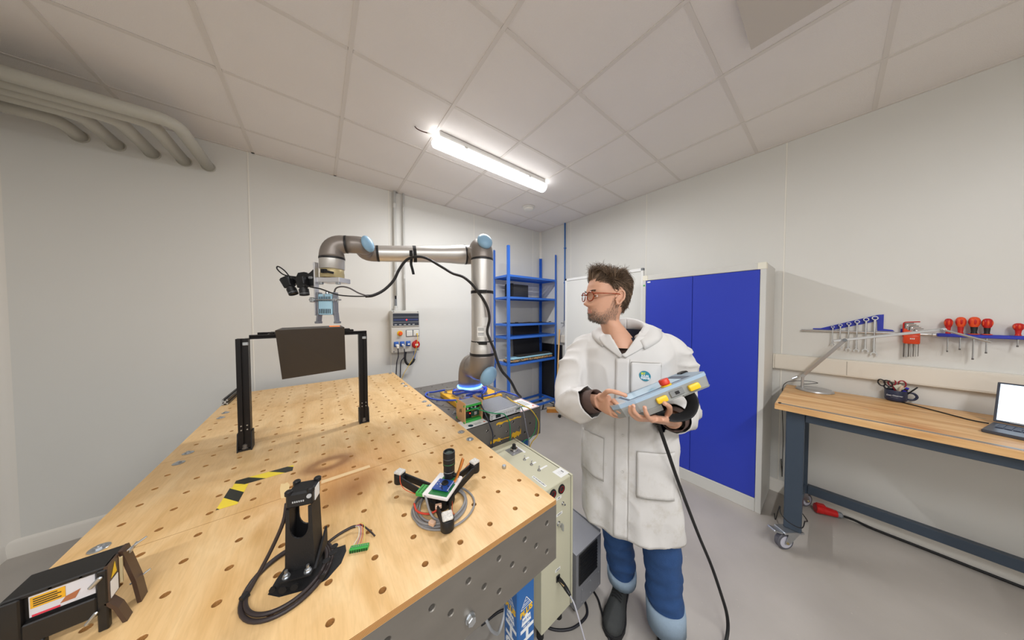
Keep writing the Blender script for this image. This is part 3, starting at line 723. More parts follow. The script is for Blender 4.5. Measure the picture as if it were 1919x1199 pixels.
# stickers on the upper arm tube (curved labels)
def curved_label(c, r, a0, a1, z0, z1, nm='sticker', mt=None):
    m = MB(); n = 8
    for k in range(n):
        p, q = a0 + (a1 - a0) * k / n, a0 + (a1 - a0) * (k + 1) / n
        m.quad(*[V((c.x + math.cos(a) * r, c.y + math.sin(a) * r, z)) for a, z in ((p, z0), (q, z0), (q, z1), (p, z1))])
    return m.build(nm, mt or M_label, ra_, True)
an = math.atan2(N_.y, N_.x)
curved_label(P0, .0729, an - .35, an + .9, 1.405, 1.475); curved_label(P0, .0729, an + .1, an + .75, 1.478, 1.535)
for z in (1.462, 1.452, 1.43, 1.42): curved_label(P0, .0732, an - .28, an + .25, z, z + .004, 'print_line', M_grey)

# ---- tool stack
tl = ra_
M_tan = mat('sensor_tan', (196, 180, 136), .4, .3)
MB().lathe(V((T0.x, T0.y, 1.8163)), (0, 0, -1), [(0, .056), (.002, .0575), (.022, .0575), (.0225, .059), (.046, .059), (.048, .058)], 30).build('force_sensor', M_tan, tl, 40)
def L3(u, n, z): return V((T0.x, T0.y, 0)) + U_ * u + N_ * n + Z_ * z
FT = fr(U_, -N_)
def tbox(m, u, n, z, su, sn, sz, bev=0.0, rot=None):
    f = FT if rot is None else FT @ rot
    return m.box(L3(u, n, z), (su, sn, sz), frame=f, bev=bev)
# connector on the sensor
m = MB(); tbox(m, .0, .066, 1.798, .03, .016, .022, .003); m.tube(catmull([L3(.005, .072, 1.797), L3(.03, .08, 1.792), L3(.058, .072, 1.786)], 5), .007, 8)
m.build('sensor_plug', M_black, tl, 40)
m = MB(); tbox(m, .008, .0 , 1.752, .130, .10, .028, .002); m.build('adapter_plate', mat('milled_alu', (222, 222, 226), .3, .7), tl, 30)
m = MB(); tbox(m, -.0605, .045, 1.70, .007, .03, .30, .001)
m.build('drop_bracket', mat('milled_alu', (222, 222, 226), .3, .7), tl)
for z in (1.838, 1.77):
    m = MB(); m.cyl(L3(-.064, .045, z), L3(-.072, .045, z), .006, n=10); m.build('screw', M_zinc, tl, 30)
for u in (-.038, .06):
    m = MB(); tbox(m, u, .04, 1.732, .02, .02, .012, .002); m.build('foot_clamp', M_zinc, tl)
# blue sensor head with vents, held between two cheeks
hd = thing('vented_sensor', 'light blue vented sensor head clamped under the robot tool', 'sensor', L3(.005, .05, 1.553))
m = MB(); tbox(m, .005, .05, 1.612, .078, .04, .118, .006); m.build('casing', mat('sensor_blue', (176, 218, 240), .35), hd, 35)
m = MB(); m.cyl(L3(.005, .05, 1.67), L3(.005, .05, 1.688), .011, .008, 12); m.build('cable_gland', M_zinc, hd, 35)
m = MB(); m.cyl(L3(.002, .0705, 1.662), L3(.002, .073, 1.662), .005, n=10); m.build('screw', M_zinc, hd, 30)
for zc, h in ((1.643, .026), (1.574, .026)):
    for k in range(7):
        m = MB(); tbox(m, -.024 + .0095 * k, .0704, zc, .0045, .0012, h); m.build('vent_slot', M_ink, hd)
for s in (-1, 1):
    m = MB(); u = .005 + s * .0455
    tbox(m, u, .05, 1.615, .0085, .034, .13, .001); tbox(m, u + s * .004, .05, 1.537, .0085, .034, .06, .001, Matrix.Rotation(-s * .1, 3, 'Y'))
    tbox(m, u + s * .008, .05, 1.511, .02, .036, .012, .002)
    m.build('cheek', mat('cheek_grey', (150, 152, 160), .4, .6), hd, 30)
m = MB(); m.cyl(L3(-.075, .078, 1.637), L3(.10, .078, 1.637), .004, n=10); m.build('cross_rod', M_chrome, hd, 40)
for u in (-.068, -.05, .056, .07):
    m = MB(); hexhead(m, L3(u, .078, 1.637), U_, .0095, .008); m.build('nut', M_zinc, hd, 30)
m = MB(); tbox(m, .083, .078, 1.637, .008, .006, .034, .002); m.build('wing_nut', M_zinc, hd, 30)
m = MB(); tbox(m, -.058, .078, 1.637, .022, .02, .026, .003); m.build('rod_clamp', M_zinc, hd, 30)
# two black cameras on a bracket left of the flange
cm0 = L3(-.066, .04, 1.78)
brk = thing('camera_bracket', 'black printed bracket bolted left of the robot flange', 'bracket', L3(-.1, .04, 1.74))
poly = [(-.066, 1.812), (-.066, 1.72), (-.10, 1.712), (-.16, 1.735), (-.20, 1.72), (-.235, 1.705), (-.262, 1.752), (-.215, 1.775), (-.165, 1.770), (-.155, 1.79), (-.122, 1.795), (-.118, 1.778), (-.09, 1.79)]
MB().prism(poly, L3(0, .028, 0), U_, Z_, .026).build('arm', M_black, brk, fixn=True)
for u, z in ((-.085, 1.762), (-.075, 1.762)):
    m = MB(); hexhead(m, L3(u, .055, z), N_, .008, .008); m.build('nut', M_zinc, brk, 30)
for u, z in ((-.248, 1.752), (-.205, 1.715), (-.155, 1.745)):
    m = MB(); m.cyl(L3(u, .054, z), L3(u, .058, z), .004, n=8); m.build('screw', M_zinc, brk, 30)
for k, (u, z, ang, lab) in enumerate(((-.195, 1.735, .42, 'outer black camera aimed down from the tool bracket'), (-.115, 1.735, .14, 'inner black camera next to the robot flange'))):
    dr = (-Z_ * math.cos(ang) + U_ * math.sin(ang)).normalized(); c = L3(u, .072, z)
    t = thing('camera', lab, 'camera', c, 'cameras on the robot tool')
    f_ = fr(dr.cross(N_), dr)
    MB().box(c + N_ * .002, (.042, .06, .036), frame=f_, bev=.003).build('camera_body', M_black, t, 35)
    MB().lathe(c + dr * .028, dr, [(0, .019), (.01, .019), (.011, .0225), (.045, .0225), (.046, .02), (.041, .018), (.041, .0001)], 22).build('lens', M_black, t, 40)
    MB().lathe(c + dr * .062, dr, [(0, .0228), (.003, .0228)], 22).build('lens_band', M_grey, t, 40)

# ---- yellow plate, bolts, blue leads on the robot table
yp = thing('mounting_plate', 'thick yellow painted mounting plate under the robot base', 'plate', (-2.23, -1.71, RZ))
M_yp = mat('yellow_paint', (232, 176, 44), .42, var=.06, vscale=12)
fy = fr((math.cos(-.02), math.sin(-.02), 0), (0, 1, 0))
MB().box((-2.222, -1.70, RZ + .0185), (.37, .345, .037), frame=fy, bev=.003).build('plate', M_yp, yp, 35)
def stud_bolt(parent, x, y, z, nm='bolt', h=.016):
    m = MB().cyl((x, y, z), (x, y, z + .003), .015, n=16); hexhead(m, (x, y, z + .003), (0, 0, 1), .0115, .009); m.cyl((x, y, z + .012), (x, y, z + .012 + h), .0055, n=10)
    return m.build(nm, M_zinc, parent, 30)
for x, y in ((-2.375, -1.565), (-2.33, -1.665), (-2.37, -1.81), (-2.29, -1.845), (-2.09, -1.85), (-2.09, -1.58), (-2.14, -1.80), (-2.35, -1.72)): stud_bolt(yp, x, y, RZ + .0372)
for k, (x, y) in enumerate(((-2.46, -1.418), (-2.46, -1.518), (-2.46, -1.618), (-2.36, -1.518), (-1.96, -1.518), (-1.96, -1.818), (-2.46, -1.918), (-1.96, -1.918))):
    tag(stud_bolt(rt_, x, y, RZ + .0003, h=.006))
M_blcable = mat('blue_cable', (52, 84, 190), .4)
bl = thing('blue_lead', 'coiled blue cable wound around the robot base', 'cable', (-2.24, -1.72, RZ + .04))
pts = []
for k in range(0, 40):
    a = -2.3 + k * .42; r = .118 + .012 * math.sin(k * 1.7); pts.append((B0.x + math.cos(a) * r, B0.y + math.sin(a) * r, zb + .03 + .018 * math.sin(k * .9) + .0006 * k))
MB().tube(catmull(pts, 4), .0066, 8).build('coil', M_blcable, bl, True)
lp = [(-2.36, -1.60, zb + .03), (-2.40, -1.53, zb + .01), (-2.43, -1.44, RZ + .02), (-2.46, -1.40, RZ + .012), (-2.495, -1.45, RZ + .012), (-2.50, -1.55, RZ + .016), (-2.485, -1.66, RZ + .03), (-2.45, -1.76, RZ + .045), (-2.36, -1.83, RZ + .05), (-2.25, -1.86, RZ + .055), (-2.14, -1.80, RZ + .07), (-2.10, -1.72, RZ + .075)]
MB().tube(catmull(lp, 7), .0068, 8).build('loop', M_blcable, bl, True)
lp = [(-2.30, -1.84, RZ + .06), (-2.20, -1.875, RZ + .055), (-2.10, -1.86, RZ + .05), (-2.02, -1.84, RZ + .045), (-1.97, -1.87, RZ + .03), (-1.93, -1.93, RZ + .012), (-1.905, -1.96, RZ - .02), (-1.9, -1.97, RZ - .15), (-1.9, -1.95, .3), (-1.88, -1.9, .01)]
MB().tube(catmull(lp, 6), .006, 8).build('tail', M_blcable, bl, True)
MB().tube([(-2.335, -1.635, zb + .034), (-2.375, -1.575, zb + .022)], [.0095, .011], 12).build('connector', M_chrome, bl, 40)

# ---- black conduit along the arm
cd = thing('robot_conduit', 'black corrugated cable bundle strapped along the robot arm', 'cable', (-1.98, -1.92, RZ))
def along(pts, r, n=8, m=None): return (m or MB()).tube(catmull(pts, 6), r, n)
CP = CONDUIT
M_cond = mat('conduit_black', (30, 28, 28), .42, bump=.5, bscale=300)
along(CP, .0088, 10).build('sleeve', M_cond, cd, True)
MB().tube(catmull(SENSOR_LEAD, 6), .0042, 8).build('sensor_lead', mat('lead_grey', (92, 88, 88), .5), cd, True)
MB().tube(catmull(CAMERA_LEAD, 6), .0036, 8).build('camera_lead', M_black, cd, True)
MB().tube(catmull(CAMERA_LOOP, 6), .0034, 8).build('camera_lead', M_black, cd, True)
# straps
for zc in (1.37, 1.700):
    s_ = MB().lathe(zz(P0, zc - .0095), (0, 0, 1), [(0, .0738), (.0005, .0752), (.0185, .0752), (.019, .0738)], 32, cap=False).build('strap', M_blackm, cd, 40)
    MB().box(zz(P0, zc) + N_ * .080 + U_ * .012, (.055, .012, .02), frame=FT, bev=.002).build('buckle', M_black, s_)
    MB().tube([zz(P0, zc + .004) + N_ * .088 - U_ * .02, zz(P0, zc) + N_ * .092 + U_ * .01, zz(P0, zc + .003) + N_ * .088 + U_ * .035], .005, 6, flat=.5).build('tie', M_black, s_)
c = FP(.435); s_ = MB().lathe(c - fdir * .011, fdir, [(0, .056), (.0006, .0572), (.0214, .0572), (.022, .056)], 32, cap=False).build('strap', M_blackm, cd, 40)
MB().box(c + N_ * .062 - Z_ * .01, (.02, .012, .04), frame=FT, bev=.002).build('buckle', M_black, s_)
MB().tube(catmull([c + N_ * .058 - Z_ * .04 + U_ * .002, c + N_ * .055 - Z_ * .08 - U_ * .004, c + N_ * .05 - Z_ * .12 + U_ * .004, c + N_ * .05 - Z_ * .15 + U_ * .01], 4), .009, 6, flat=.2).build('loose_end', M_blackm, s_, True)
# ================================================================== BLUE STORAGE RACK IN THE CORNER
M_rack = mat('rack_blue', (52, 110, 206), 0.35)
rk = thing('storage_rack', 'tall blue metal storage rack standing in the room corner', 'shelving', (-.54, -.445, 0))
px_ = (-1.047, -.045); py_ = (-.635, -.262); RT = 2.52
for x in px_:
    for y in py_:
        s = 1 if x < -.5 else -1; t = 1 if y < -.4 else -1
        # folded post: two flanges with a groove between them
        m = MB().loft([[V((x + s * a, y + t * b, z)) for a, b in ((0, 0), (.036, 0), (.036, .004), (.021, .004), (.019, .010), (.015, .010), (.0135, .004), (.004, .004), (.004, .034), (0, .034))] for z in (0, RT)])
        m.build('post', M_rack, rk, fixn=True)
        MB().bx(min(x, x + s * .038) - .002, max(x, x + s * .038) + .002, min(y, y + t * .036) - .002, max(y, y + t * .036) + .002, 0, .012).build('foot', M_black, rk)
levels = (.100, .800, 1.188, 1.376, 1.767, 2.080)
for k, z in enumerate(levels):
    for y, t in ((py_[0], 1), (py_[1], -1)):
        MB().bx(px_[0] + .003, px_[1] - .003, min(y - t * .001, y + t * .022), max(y - t * .001, y + t * .022), z, z + .032, bev=.003).build('beam', M_rack, rk)
    for x, s in ((px_[0], 1), (px_[1], -1)):
        MB().bx(min(x, x + s * .022), max(x, x + s * .022), py_[0] + .022, py_[1] - .022, z, z + .032, bev=.003).build('side_beam', M_rack, rk)
    if k in (0,):
        MB().bx(px_[0] + .02, px_[1] - .02, -.465, -.435, z + .004, z + .028).build('cross_slat', M_rack, rk)
    elif k == 2:
        for j in range(3): MB().bx(px_[0] + .023, px_[1] - .023, -.60 + .082 * j, -.60 + .082 * j + .058, z + .022, z + .031).build('deck_slat', M_rack, rk)
    elif k in (3, 5):
        for j in range(4): MB().bx(px_[0] + .023, px_[1] - .023, -.60 + .082 * j, -.60 + .082 * j + .058, z + .022, z + .031).build('deck_slat', M_rack, rk)
    else:
        MB().bx(px_[0] + .023, px_[1] - .023, py_[0] + .023, py_[1] - .023, z + .022, z + .031).build('deck', M_rack, rk)
# things on the rack
m = thing('black_case', 'black box shaped device case on the upper blue shelf', 'case', (-.70, -.42, 1.799))
MB().box((-.70, -.42, 1.8995), (.30, .17, .20), bev=.008).build('shell', mat('dark_shell', (44, 45, 50), .5), m, 35)
MB().box((-.865, -.42, 1.904), (.028, .18, .208), bev=.004).build('end_fins', M_blackm, m)
for k in range(9): MB().box((-.8805, -.42, 1.82 + .0205 * k), (.006, .182, .008)).build('fin', M_black, m)
m = MB(); n = 12
m.loft([[V((-.93 + .86 * k / n, -.58, 1.4085 + .004 * math.sin(k)))for k in range(n + 1)] + [V((-.93 + .86 * k / n, -.58, 1.412 + .004 * math.sin(k))) for k in reversed(range(n + 1))],
        [V((-.93 + .86 * k / n, -.32, 1.4085 + .004 * math.sin(k))) for k in range(n + 1)] + [V((-.93 + .86 * k / n, -.32, 1.412 + .004 * math.sin(k))) for k in reversed(range(n + 1))]])
tag(m.build('sheet', M_blackm, fixn=True), 'thin black sheet lying on the middle blue shelf', 'sheet')
for k, (x, w_) in enumerate(((-.84, .05), (-.35, .05), (-.13, .04))):
    tag(MB().box((x, -.57, 1.424), (w_, .03, .012), bev=.004).build('clip', M_black), ['small black clip at the left end of the black sheet', 'small black clip beside the rack post on the black sheet', 'small black clip at the right end of the black sheet'][k], 'clip', 'clips on the middle shelf')
# curved flexible panel standing at the back
m = MB(); r0, r1 = [], []
def pan(u, v):
    x = -.73 + .58 * u; z = .835 + .535 * v; 
    z += (.10 * max(0, .45 - u) ** 1.5 * 2.2) * (1 - v); x += 0.02 * v
    return V((x, -.36 + .065 * v + .02 * math.sin(u * 3), z))
nu, nv = 14, 8
o = len(m.v)
for dy in (0, .004):
    for j in range(nv + 1):
        for i in range(nu + 1): p = pan(i / nu, j / nv); m.v.append((p.x, p.y + dy, p.z))
S = (nu + 1) * (nv + 1)
for j in range(nv):
    for i in range(nu):
        a = j * (nu + 1) + i; m.f.append((a, a + 1, a + nu + 2, a + nu + 1)); m.f.append((S + a, S + a + nu + 1, S + a + nu + 2, S + a + 1))
for i in range(nu): m.f.append((i, S + i, S + i + 1, i + 1)); a = nv * (nu + 1) + i; m.f.append((a, a + 1, S + a + 1, S + a))
for j in range(nv): a = j * (nu + 1); m.f.append((a, a + nu + 1, S + a + nu + 1, S + a)); a += nu; m.f.append((a, S + a, S + a + nu + 1, a + nu + 1))
tag(m.build('panel_sheet', mat('dark_sheet', (40, 41, 46), .4), smooth=40, fixn=True), 'large dark flexible sheet standing upright behind the blue shelves', 'sheet')
# folded camouflage fabric
def camo():
    m = mat('camo_cloth', (190, 150, 90), .9); nt = m.node_tree; b = nt.nodes['Principled BSDF']
    tc = nt.nodes.new('ShaderNodeTexCoord'); n = nt.nodes.new('ShaderNodeTexVoronoi'); n.inputs['Scale'].default_value = 26
    ns = nt.nodes.new('ShaderNodeTexNoise'); ns.inputs['Scale'].default_value = 18; nt.links.new(tc.outputs['Object'], ns.inputs[0])
    nt.links.new(ns.outputs[1], n.inputs[0]); n.inputs['Scale'].default_value = 9
    r = nt.nodes.new('ShaderNodeValToRGB'); r.color_ramp.interpolation = 'CONSTANT'; e = r.color_ramp.elements
    for p, c in ((0, (198, 150, 88)), (.3, (58, 78, 92)), (.5, (214, 186, 134)), (.68, (30, 36, 44)), (.8, (170, 120, 70))):
        k = e[0] if p == 0 else e.new(p); k.position = p; k.color = s2l(c) + (1,)
    sp = nt.nodes.new('ShaderNodeSeparateColor'); nt.links.new(n.outputs['Color'], sp.inputs[0]); nt.links.new(sp.outputs[0], r.inputs[0]); nt.links.new(r.outputs[0], b.inputs['Base Color']); return m
fb = thing('folded_fabric', 'folded camouflage fabric bundle with pale blue edge on the lower shelf', 'fabric', (-.52, -.5, .832))
def roll(name, x0, x1, yc, zc, ry, rz, mt, seed, lump=.006):
    m = MB(); rings = []; n = 16; K = 26
    for i in range(K + 1):
        x = x0 + (x1 - x0) * i / K; ring = []
        e = 1 if 0 < i < K else .8
        for k in range(n):
            a = 2 * math.pi * k / n; ca, sa = math.cos(a), math.sin(a)
            q = noise.noise((x * 9 + seed, ca * 1.5, sa * 1.5)) * lump
            ring.append(V((x, yc + (ry * e + q) * math.copysign(abs(ca) ** .6, ca), zc + (rz * e + q) * math.copysign(abs(sa) ** .6, sa))))
        rings.append(ring)
    m.loft(rings); return m.build(name, mt, fb, True)
roll('lower_fold', -.995, -.09, -.515, .8565, .098, .0235, camo(), 1)
roll('upper_fold', -.97, -.09, -.52, .8905, .09, .011, mat('cloth_blue', (150, 196, 214), .9), 4, .003)
roll('top_fold', -.80, -.10, -.49, .9115, .08, .0095, mat('cloth_black', (44, 43, 42), .9), 7, .003)
tag(MB().box((-.86, -.36, .842), (.24, .13, .02), rot=rotz(.15), bev=.002).build('paper_stack', mat('paper', (214, 206, 190), .8)), 'pale paper stack at the left end of the lower shelf', 'papers')

# board leaning in the corner, broom, blue pipe
tag(MB().box((-.028, -.515, .573), (.014, .46, .932), bev=.002).build('dark_board', mat('board_black', (30, 31, 36), .5)), 'tall black board standing between the rack and the right wall', 'board')
br = thing('broom', 'wooden broom with brown bristles leaning beside the blue rack', 'broom', (-.235, -.80, 0))
fb_ = fr((.789, -.614, 0), (.614, .789, 0))
MB().box((-.225, -.80, .066), (.30, .055, .022), frame=fb_, bev=.004).build('head', mat('broom_wood', (222, 176, 116), .5, var=.08, vscale=10), br, 35)
m = MB(); m.loft([[V((-.225, -.80, 0)) + fb_ @ V((sx * .145 * k, sy * .024 * k, z)) for sx, sy in ((-1, -1), (1, -1), (1, 1), (-1, 1))] for z, k in ((.001, 1.04), (.055, .96))])
m.build('bristles', mat('bristle_brown', (186, 122, 52), .8, var=.25, vscale=120, stretch=(1, 1, .1)), br, fixn=True)
MB().cyl((-.215, -.792, .07), (-.09, -.742, 1.30), .0115, n=12).build('handle', mat('broom_wood', (222, 176, 116), .5), br, True)
M_bpipe = mat('pipe_blue', (40, 104, 180), .35)
bp = thing('air_pipe', 'thin blue air pipe running down the wall beside the rack', 'pipe', (-.034, -.80, 1.5))
MB().cyl((-.034, -.80, 1.42), (-.034, -.80, H - .003), .0105, n=12).build('tube', M_bpipe, bp, True)
for z in (2.6, 2.05): MB().bx(-.046, -.0125, -.816, -.784, z - .008, z + .008, bev=.003).build('pipe_clip', M_bpipe, bp)
MB().cyl((-.034, -.80, 1.38), (-.034, -.80, 1.44), .015, n=12).build('coupler', M_zinc, bp, 35)
MB().cyl((-.034, -.80, 1.395), (-.08, -.76, 1.405), .008, n=10).build('tap', M_zinc, bp, 35)
kc = thing('key_strip', 'strip of small dark pens hanging on the wall behind the whiteboard', 'pens', (-.04, -.835, 1.45))
for k, c in enumerate(((30, 30, 34), (190, 60, 60), (50, 60, 120), (30, 30, 34), (60, 80, 120), (30, 30, 34))):
    MB().bx(-.055, -.03, -.845, -.826, 1.89 - .075 * k, 1.945 - .075 * k, bev=.004).build('pen', mat('pen%d' % k, c, .5), kc)
MB().bx(-.03, -.0125, -.845, -.826, 1.45, 1.95).build('rail', M_white_pl, kc)
# dark hose on the floor behind the rack
tag(MB().tube(catmull([(-.33, -.60, .012), (-.22, -.52, .05), (-.12, -.50, .06), (-.05, -.56, .03), (-.03, -.62, .012)], 6), .008, 8).build('floor_hose', M_rubber, smooth=True), 'black hose curling on the floor under the rack', 'hose')

# ================================================================== MOBILE WHITEBOARD
wbx = -.20; wy0, wy1, wz0, wz1 = -2.107, -.957, .078, 2.078
wb = thing('whiteboard', 'tall white mobile board on casters behind the man', 'whiteboard', (wbx, -1.53, 0))
M_wb = mat('whiteboard_face', (226, 226, 222), .18, var=.01, vscale=3)
MB().bx(wbx - .006, wbx + .006, wy0 + .02, wy1 - .02, wz0 + .02, wz1 - .02).build('face', M_wb, wb)
M_wf = mat('whiteboard_frame', (236, 236, 234), .35)
MB().bx(wbx - .016, wbx + .016, wy0 + .026, wy1 - .026, wz1 - .036, wz1, bev=.004).build('frame_rail', M_wf, wb)
MB().bx(wbx - .016, wbx + .016, wy0 + .026, wy1 - .026, wz0, wz0 + .036, bev=.004).build('frame_rail', M_wf, wb)
for y in (wy0, wy1 - .028):
    MB().bx(wbx - .017, wbx + .017, y, y + .028, wz0, wz1, bev=.004).build('frame_stile', M_wf, wb)
    for z in (wz0, wz1 - .03): MB().bx(wbx - .0185, wbx + .0185, y - .001, y + .029, z, z + .032, bev=.006).build('corner_cap', M_grey if y < -2 else M_black, wb)
    yy = y + .014
    MB().tube([(wbx - .15, yy, .052), (wbx - .06, yy, .072), (wbx, yy, .082), (wbx + .06, yy, .072), (wbx + .14, yy, .052)], .016, 8, flat=.7).build('foot_bar', M_ltgrey, wb, 40)
    for x in (wbx - .142, wbx + .13):
        c = MB().cyl((x, yy - .012, .024), (x, yy + .012, .024), .0235, n=18).build('caster', M_black, wb, 40)
        MB().cyl((x, yy, .03), (x, yy, .056), .008, n=8).build('swivel', M_grey, c)

# ================================================================== BLUE CABINET
kx0, kx1, ky0, ky1, kz1 = -.490, -.045, -3.135, -2.226, 1.945
M_cabg = mat('cabinet_grey', (206, 205, 200), .4)
M_cabb = mat('cabinet_blue', (44, 62, 178), .38, var=.05, vscale=1.2)
kb = thing('storage_cabinet', 'tall cabinet with two blue doors in a pale grey frame', 'cabinet', ((kx0 + kx1) / 2, (ky0 + ky1) / 2, 0))
MB().bx(kx0 + .02, kx1, ky0, ky1, .01, kz1 - .002, bev=.003).build('body', M_cabg, kb)
MB().bx(kx0, kx0 + .0198, ky0, ky0 + .034, 0, kz1 - .04, bev=.002).build('frame_stile', M_cabg, kb)
MB().bx(kx0, kx0 + .0198, ky1 - .030, ky1, 0, kz1 - .04, bev=.002).build('frame_stile', M_cabg, kb)
MB().bx(kx0, kx0 + .0198, ky0 + .05, ky1 - .05, kz1 - .05, kz1, bev=.002).build('frame_head', M_cabg, kb)
MB().bx(kx0, kx0 + .0198, ky0 + .035, ky1 - .031, 0, .105, bev=.002).build('frame_plinth', M_cabg, kb)
for y in (ky0, ky1 - .05): MB().bx(kx0 - .002, kx0 + .05, y - .001, y + .051, kz1 - .052, kz1 + .001, bev=.004).build('corner_block', mat('corner_ivory', (228, 224, 208), .4), kb)
ys_ = -2.664
for a, b in ((ky0 + .036, ys_ - .0015), (ys_ + .0015, ky1 - .032)):
    MB().bx(kx0 + .002, kx0 + .0196, a, b, .108, kz1 - .053, bev=.002).build('door', M_cabb, kb)
MB().bx(kx0 + .0008, kx0 + .0018, ky1 - .075, ky1 - .045, kz1 - .075, kz1 - .062).build('label', M_label, kb)
MB().lathe((kx0, ky1 - .015, kz1 - .10), (-1, 0, 0), [(0, .009), (.0008, .009), (.0009, .0001)], 16).build('green_sticker', M_green, kb)

# ================================================================== WORKBENCH
bz = .957; bx0, bx1, by1, by0 = -.771, -.050, -3.221, -4.80
def bench_mat():
    m = mat('beech_top', (222, 178, 122), .42); nt = m.node_tree; b = nt.nodes['Principled BSDF']; N = nt.nodes; L = nt.links
    tc = N.new('ShaderNodeTexCoord')
    def noi(sc, st, det=5, dist=0):
        mp = N.new('ShaderNodeMapping'); mp.inputs['Scale'].default_value = st; L.new(tc.outputs['Object'], mp.inputs[0])
        n = N.new('ShaderNodeTexNoise'); n.inputs['Scale'].default_value = sc; n.inputs['Detail'].default_value = det; n.inputs['Distortion'].default_value = dist; L.new(mp.outputs[0], n.inputs[0]); return n.outputs[0]
    def ramp(src, st):
        r = N.new('ShaderNodeValToRGB'); e = r.color_ramp.elements
        while len(e) < len(st): e.new(.5)
        for k, (p, c) in enumerate(st): e[k].position = p; e[k].color = tuple(c) + (1,)
        L.new(src, r.inputs[0]); return r.outputs[0]
    a = ramp(noi(1, (24, 2.2, 24), 4, .4), [(.3, s2l((190, 138, 84))), (.5, s2l((216, 172, 118))), (.72, s2l((232, 196, 146)))])
    bl = ramp(noi(1.6, (6, 2, 6), 3), [(.56, (1, 1, 1)), (.74, (.80, .58, .42))])
    x = N.new('ShaderNodeMix'); x.data_type = 'RGBA'; x.blend_type = 'MULTIPLY'; x.inputs[0].default_value = .9; L.new(a, x.inputs[6]); L.new(bl, x.inputs[7])
    sp = ramp(noi(7, (4, 2.5, 4), 2), [(.70, (0, 0, 0)), (.74, (.6, .6, .6))])
    y = N.new('ShaderNodeMix'); y.data_type = 'RGBA'; L.new(sp, y.inputs[0]); L.new(x.outputs[2], y.inputs[6]); y.inputs[7].default_value = s2l((132, 146, 138)) + (1,)
    L.new(y.outputs[2], b.inputs['Base Color']); return m
wbn = thing('workbench', 'wheeled workbench with worn beech top and dark blue grey frame', 'workbench', ((bx0 + bx1) / 2, -3.9, 0))
M_beech = bench_mat(); M_frame = mat('frame_bluegrey', (58, 70, 84), .4)
nst = 5; stx = [bx0 + (bx1 - bx0) * k / nst for k in range(nst + 1)]
for a, b in zip(stx[:-1], stx[1:]): MB().bx(a, b, by0, by1, bz - .036, bz, bev=.0012).build('top_board', M_beech, wbn)
MB().bx(bx0 + .020, bx0 + .044, by0, by1 - .024, bz - .0005, bz + .0012).build('inlaid_rule', mat('rule_steel', (150, 148, 146), .35, .7), wbn)
MB().box((bx0 + .033, by1 - .02, bz + .001), (.026, .014, .006), bev=.002).build('rule_end', M_black, wbn)
for x in (bx0 + .04, bx1 - .10):
    for y in (by1 - .05, by0 + .13):
        l = MB().bx(x, x + .045, y - .08, y, .132, bz - .037, bev=.004).build('leg', M_frame, wbn, 35)
MB().bx(bx0 + .045, bx0 + .08, by0 + .13, by1 - .131, bz - .095, bz - .037, bev=.003).build('front_rail', M_frame, wbn)
MB().bx(bx1 - .098, bx1 - .062, by0 + .13, by1 - .131, bz - .095, bz - .037, bev=.003).build('back_rail', M_frame, wbn)
MB().bx(bx1 - .10, bx1 - .055, by0 + .13, by1 - .131, .115 + .02, .18 + .02, bev=.003).build('lower_rail', M_frame, wbn)
for y in (by1 - .13, by0 + .05): 
    MB().bx(bx0 + .086, bx1 - .101, y + .01, y + .07, .135, .20, bev=.003).build('side_rail', M_frame, wbn)
    MB().bx(bx0 + .086, bx1 - .101, y + .01, y + .07, bz - .095, bz - .037, bev=.003).build('side_rail', M_frame, wbn)
M_tyre = mat('caster_tyre', (92, 92, 100), .5); M_hub = mat('caster_hub', (196, 196, 208), .35); M_brass = mat('brass', (190, 170, 120), .35, .8)
def caster(lx, ly, ang):
    R_ = Matrix.Translation((lx, ly, 0)) @ Matrix.Rotation(ang, 4, 'Z'); w0 = -.055
    def B_(mb, nm, mt, par, sm=False, **k): return mb.xf(R_).build(nm, mt, par, sm, **k)
    c = B_(MB().lathe((w0, .015, .052), (0, -1, 0), [(0, .040), (0, .048), (.004, .052), (.026, .052), (.03, .048), (.03, .040)], 30), 'caster_wheel', M_tyre, wbn, 40)
    B_(MB().lathe((w0, .0155, .052), (0, -1, 0), [(0, .012), (0, .039), (.004, .034), (.027, .034), (.031, .039), (.031, .012)], 26), 'hub', M_hub, c, 40)
    f = B_(MB().bx(-.085, .040, -.036, .036, .118, .1318, bev=.002), 'caster_plate', M_zinc, wbn)
    for s in (-1, 1): B_(MB().prism([(-.045, .118), (.03, .118), (w0 + .016, .040), (w0 - .014, .044)], (0, s * .022 + .0015, 0), (1, 0, 0), (0, 0, 1), .003), 'fork_side', M_zinc, f, fixn=True)
    B_(MB().cyl((w0, -.028, .052), (w0, .028, .052), .007, n=10), 'axle', M_brass, f)
    B_(MB().box((-.115, 0, .126), (.06, .05, .012), rot=Matrix.Rotation(.3, 3, 'Y'), bev=.003), 'brake_pedal', M_zinc, f)
for x in (bx0 + .062, bx1 - .078):
    for y in (by1 - .09, by0 + .09): caster(x, y, math.radians(-38 if x < -.4 else 150))
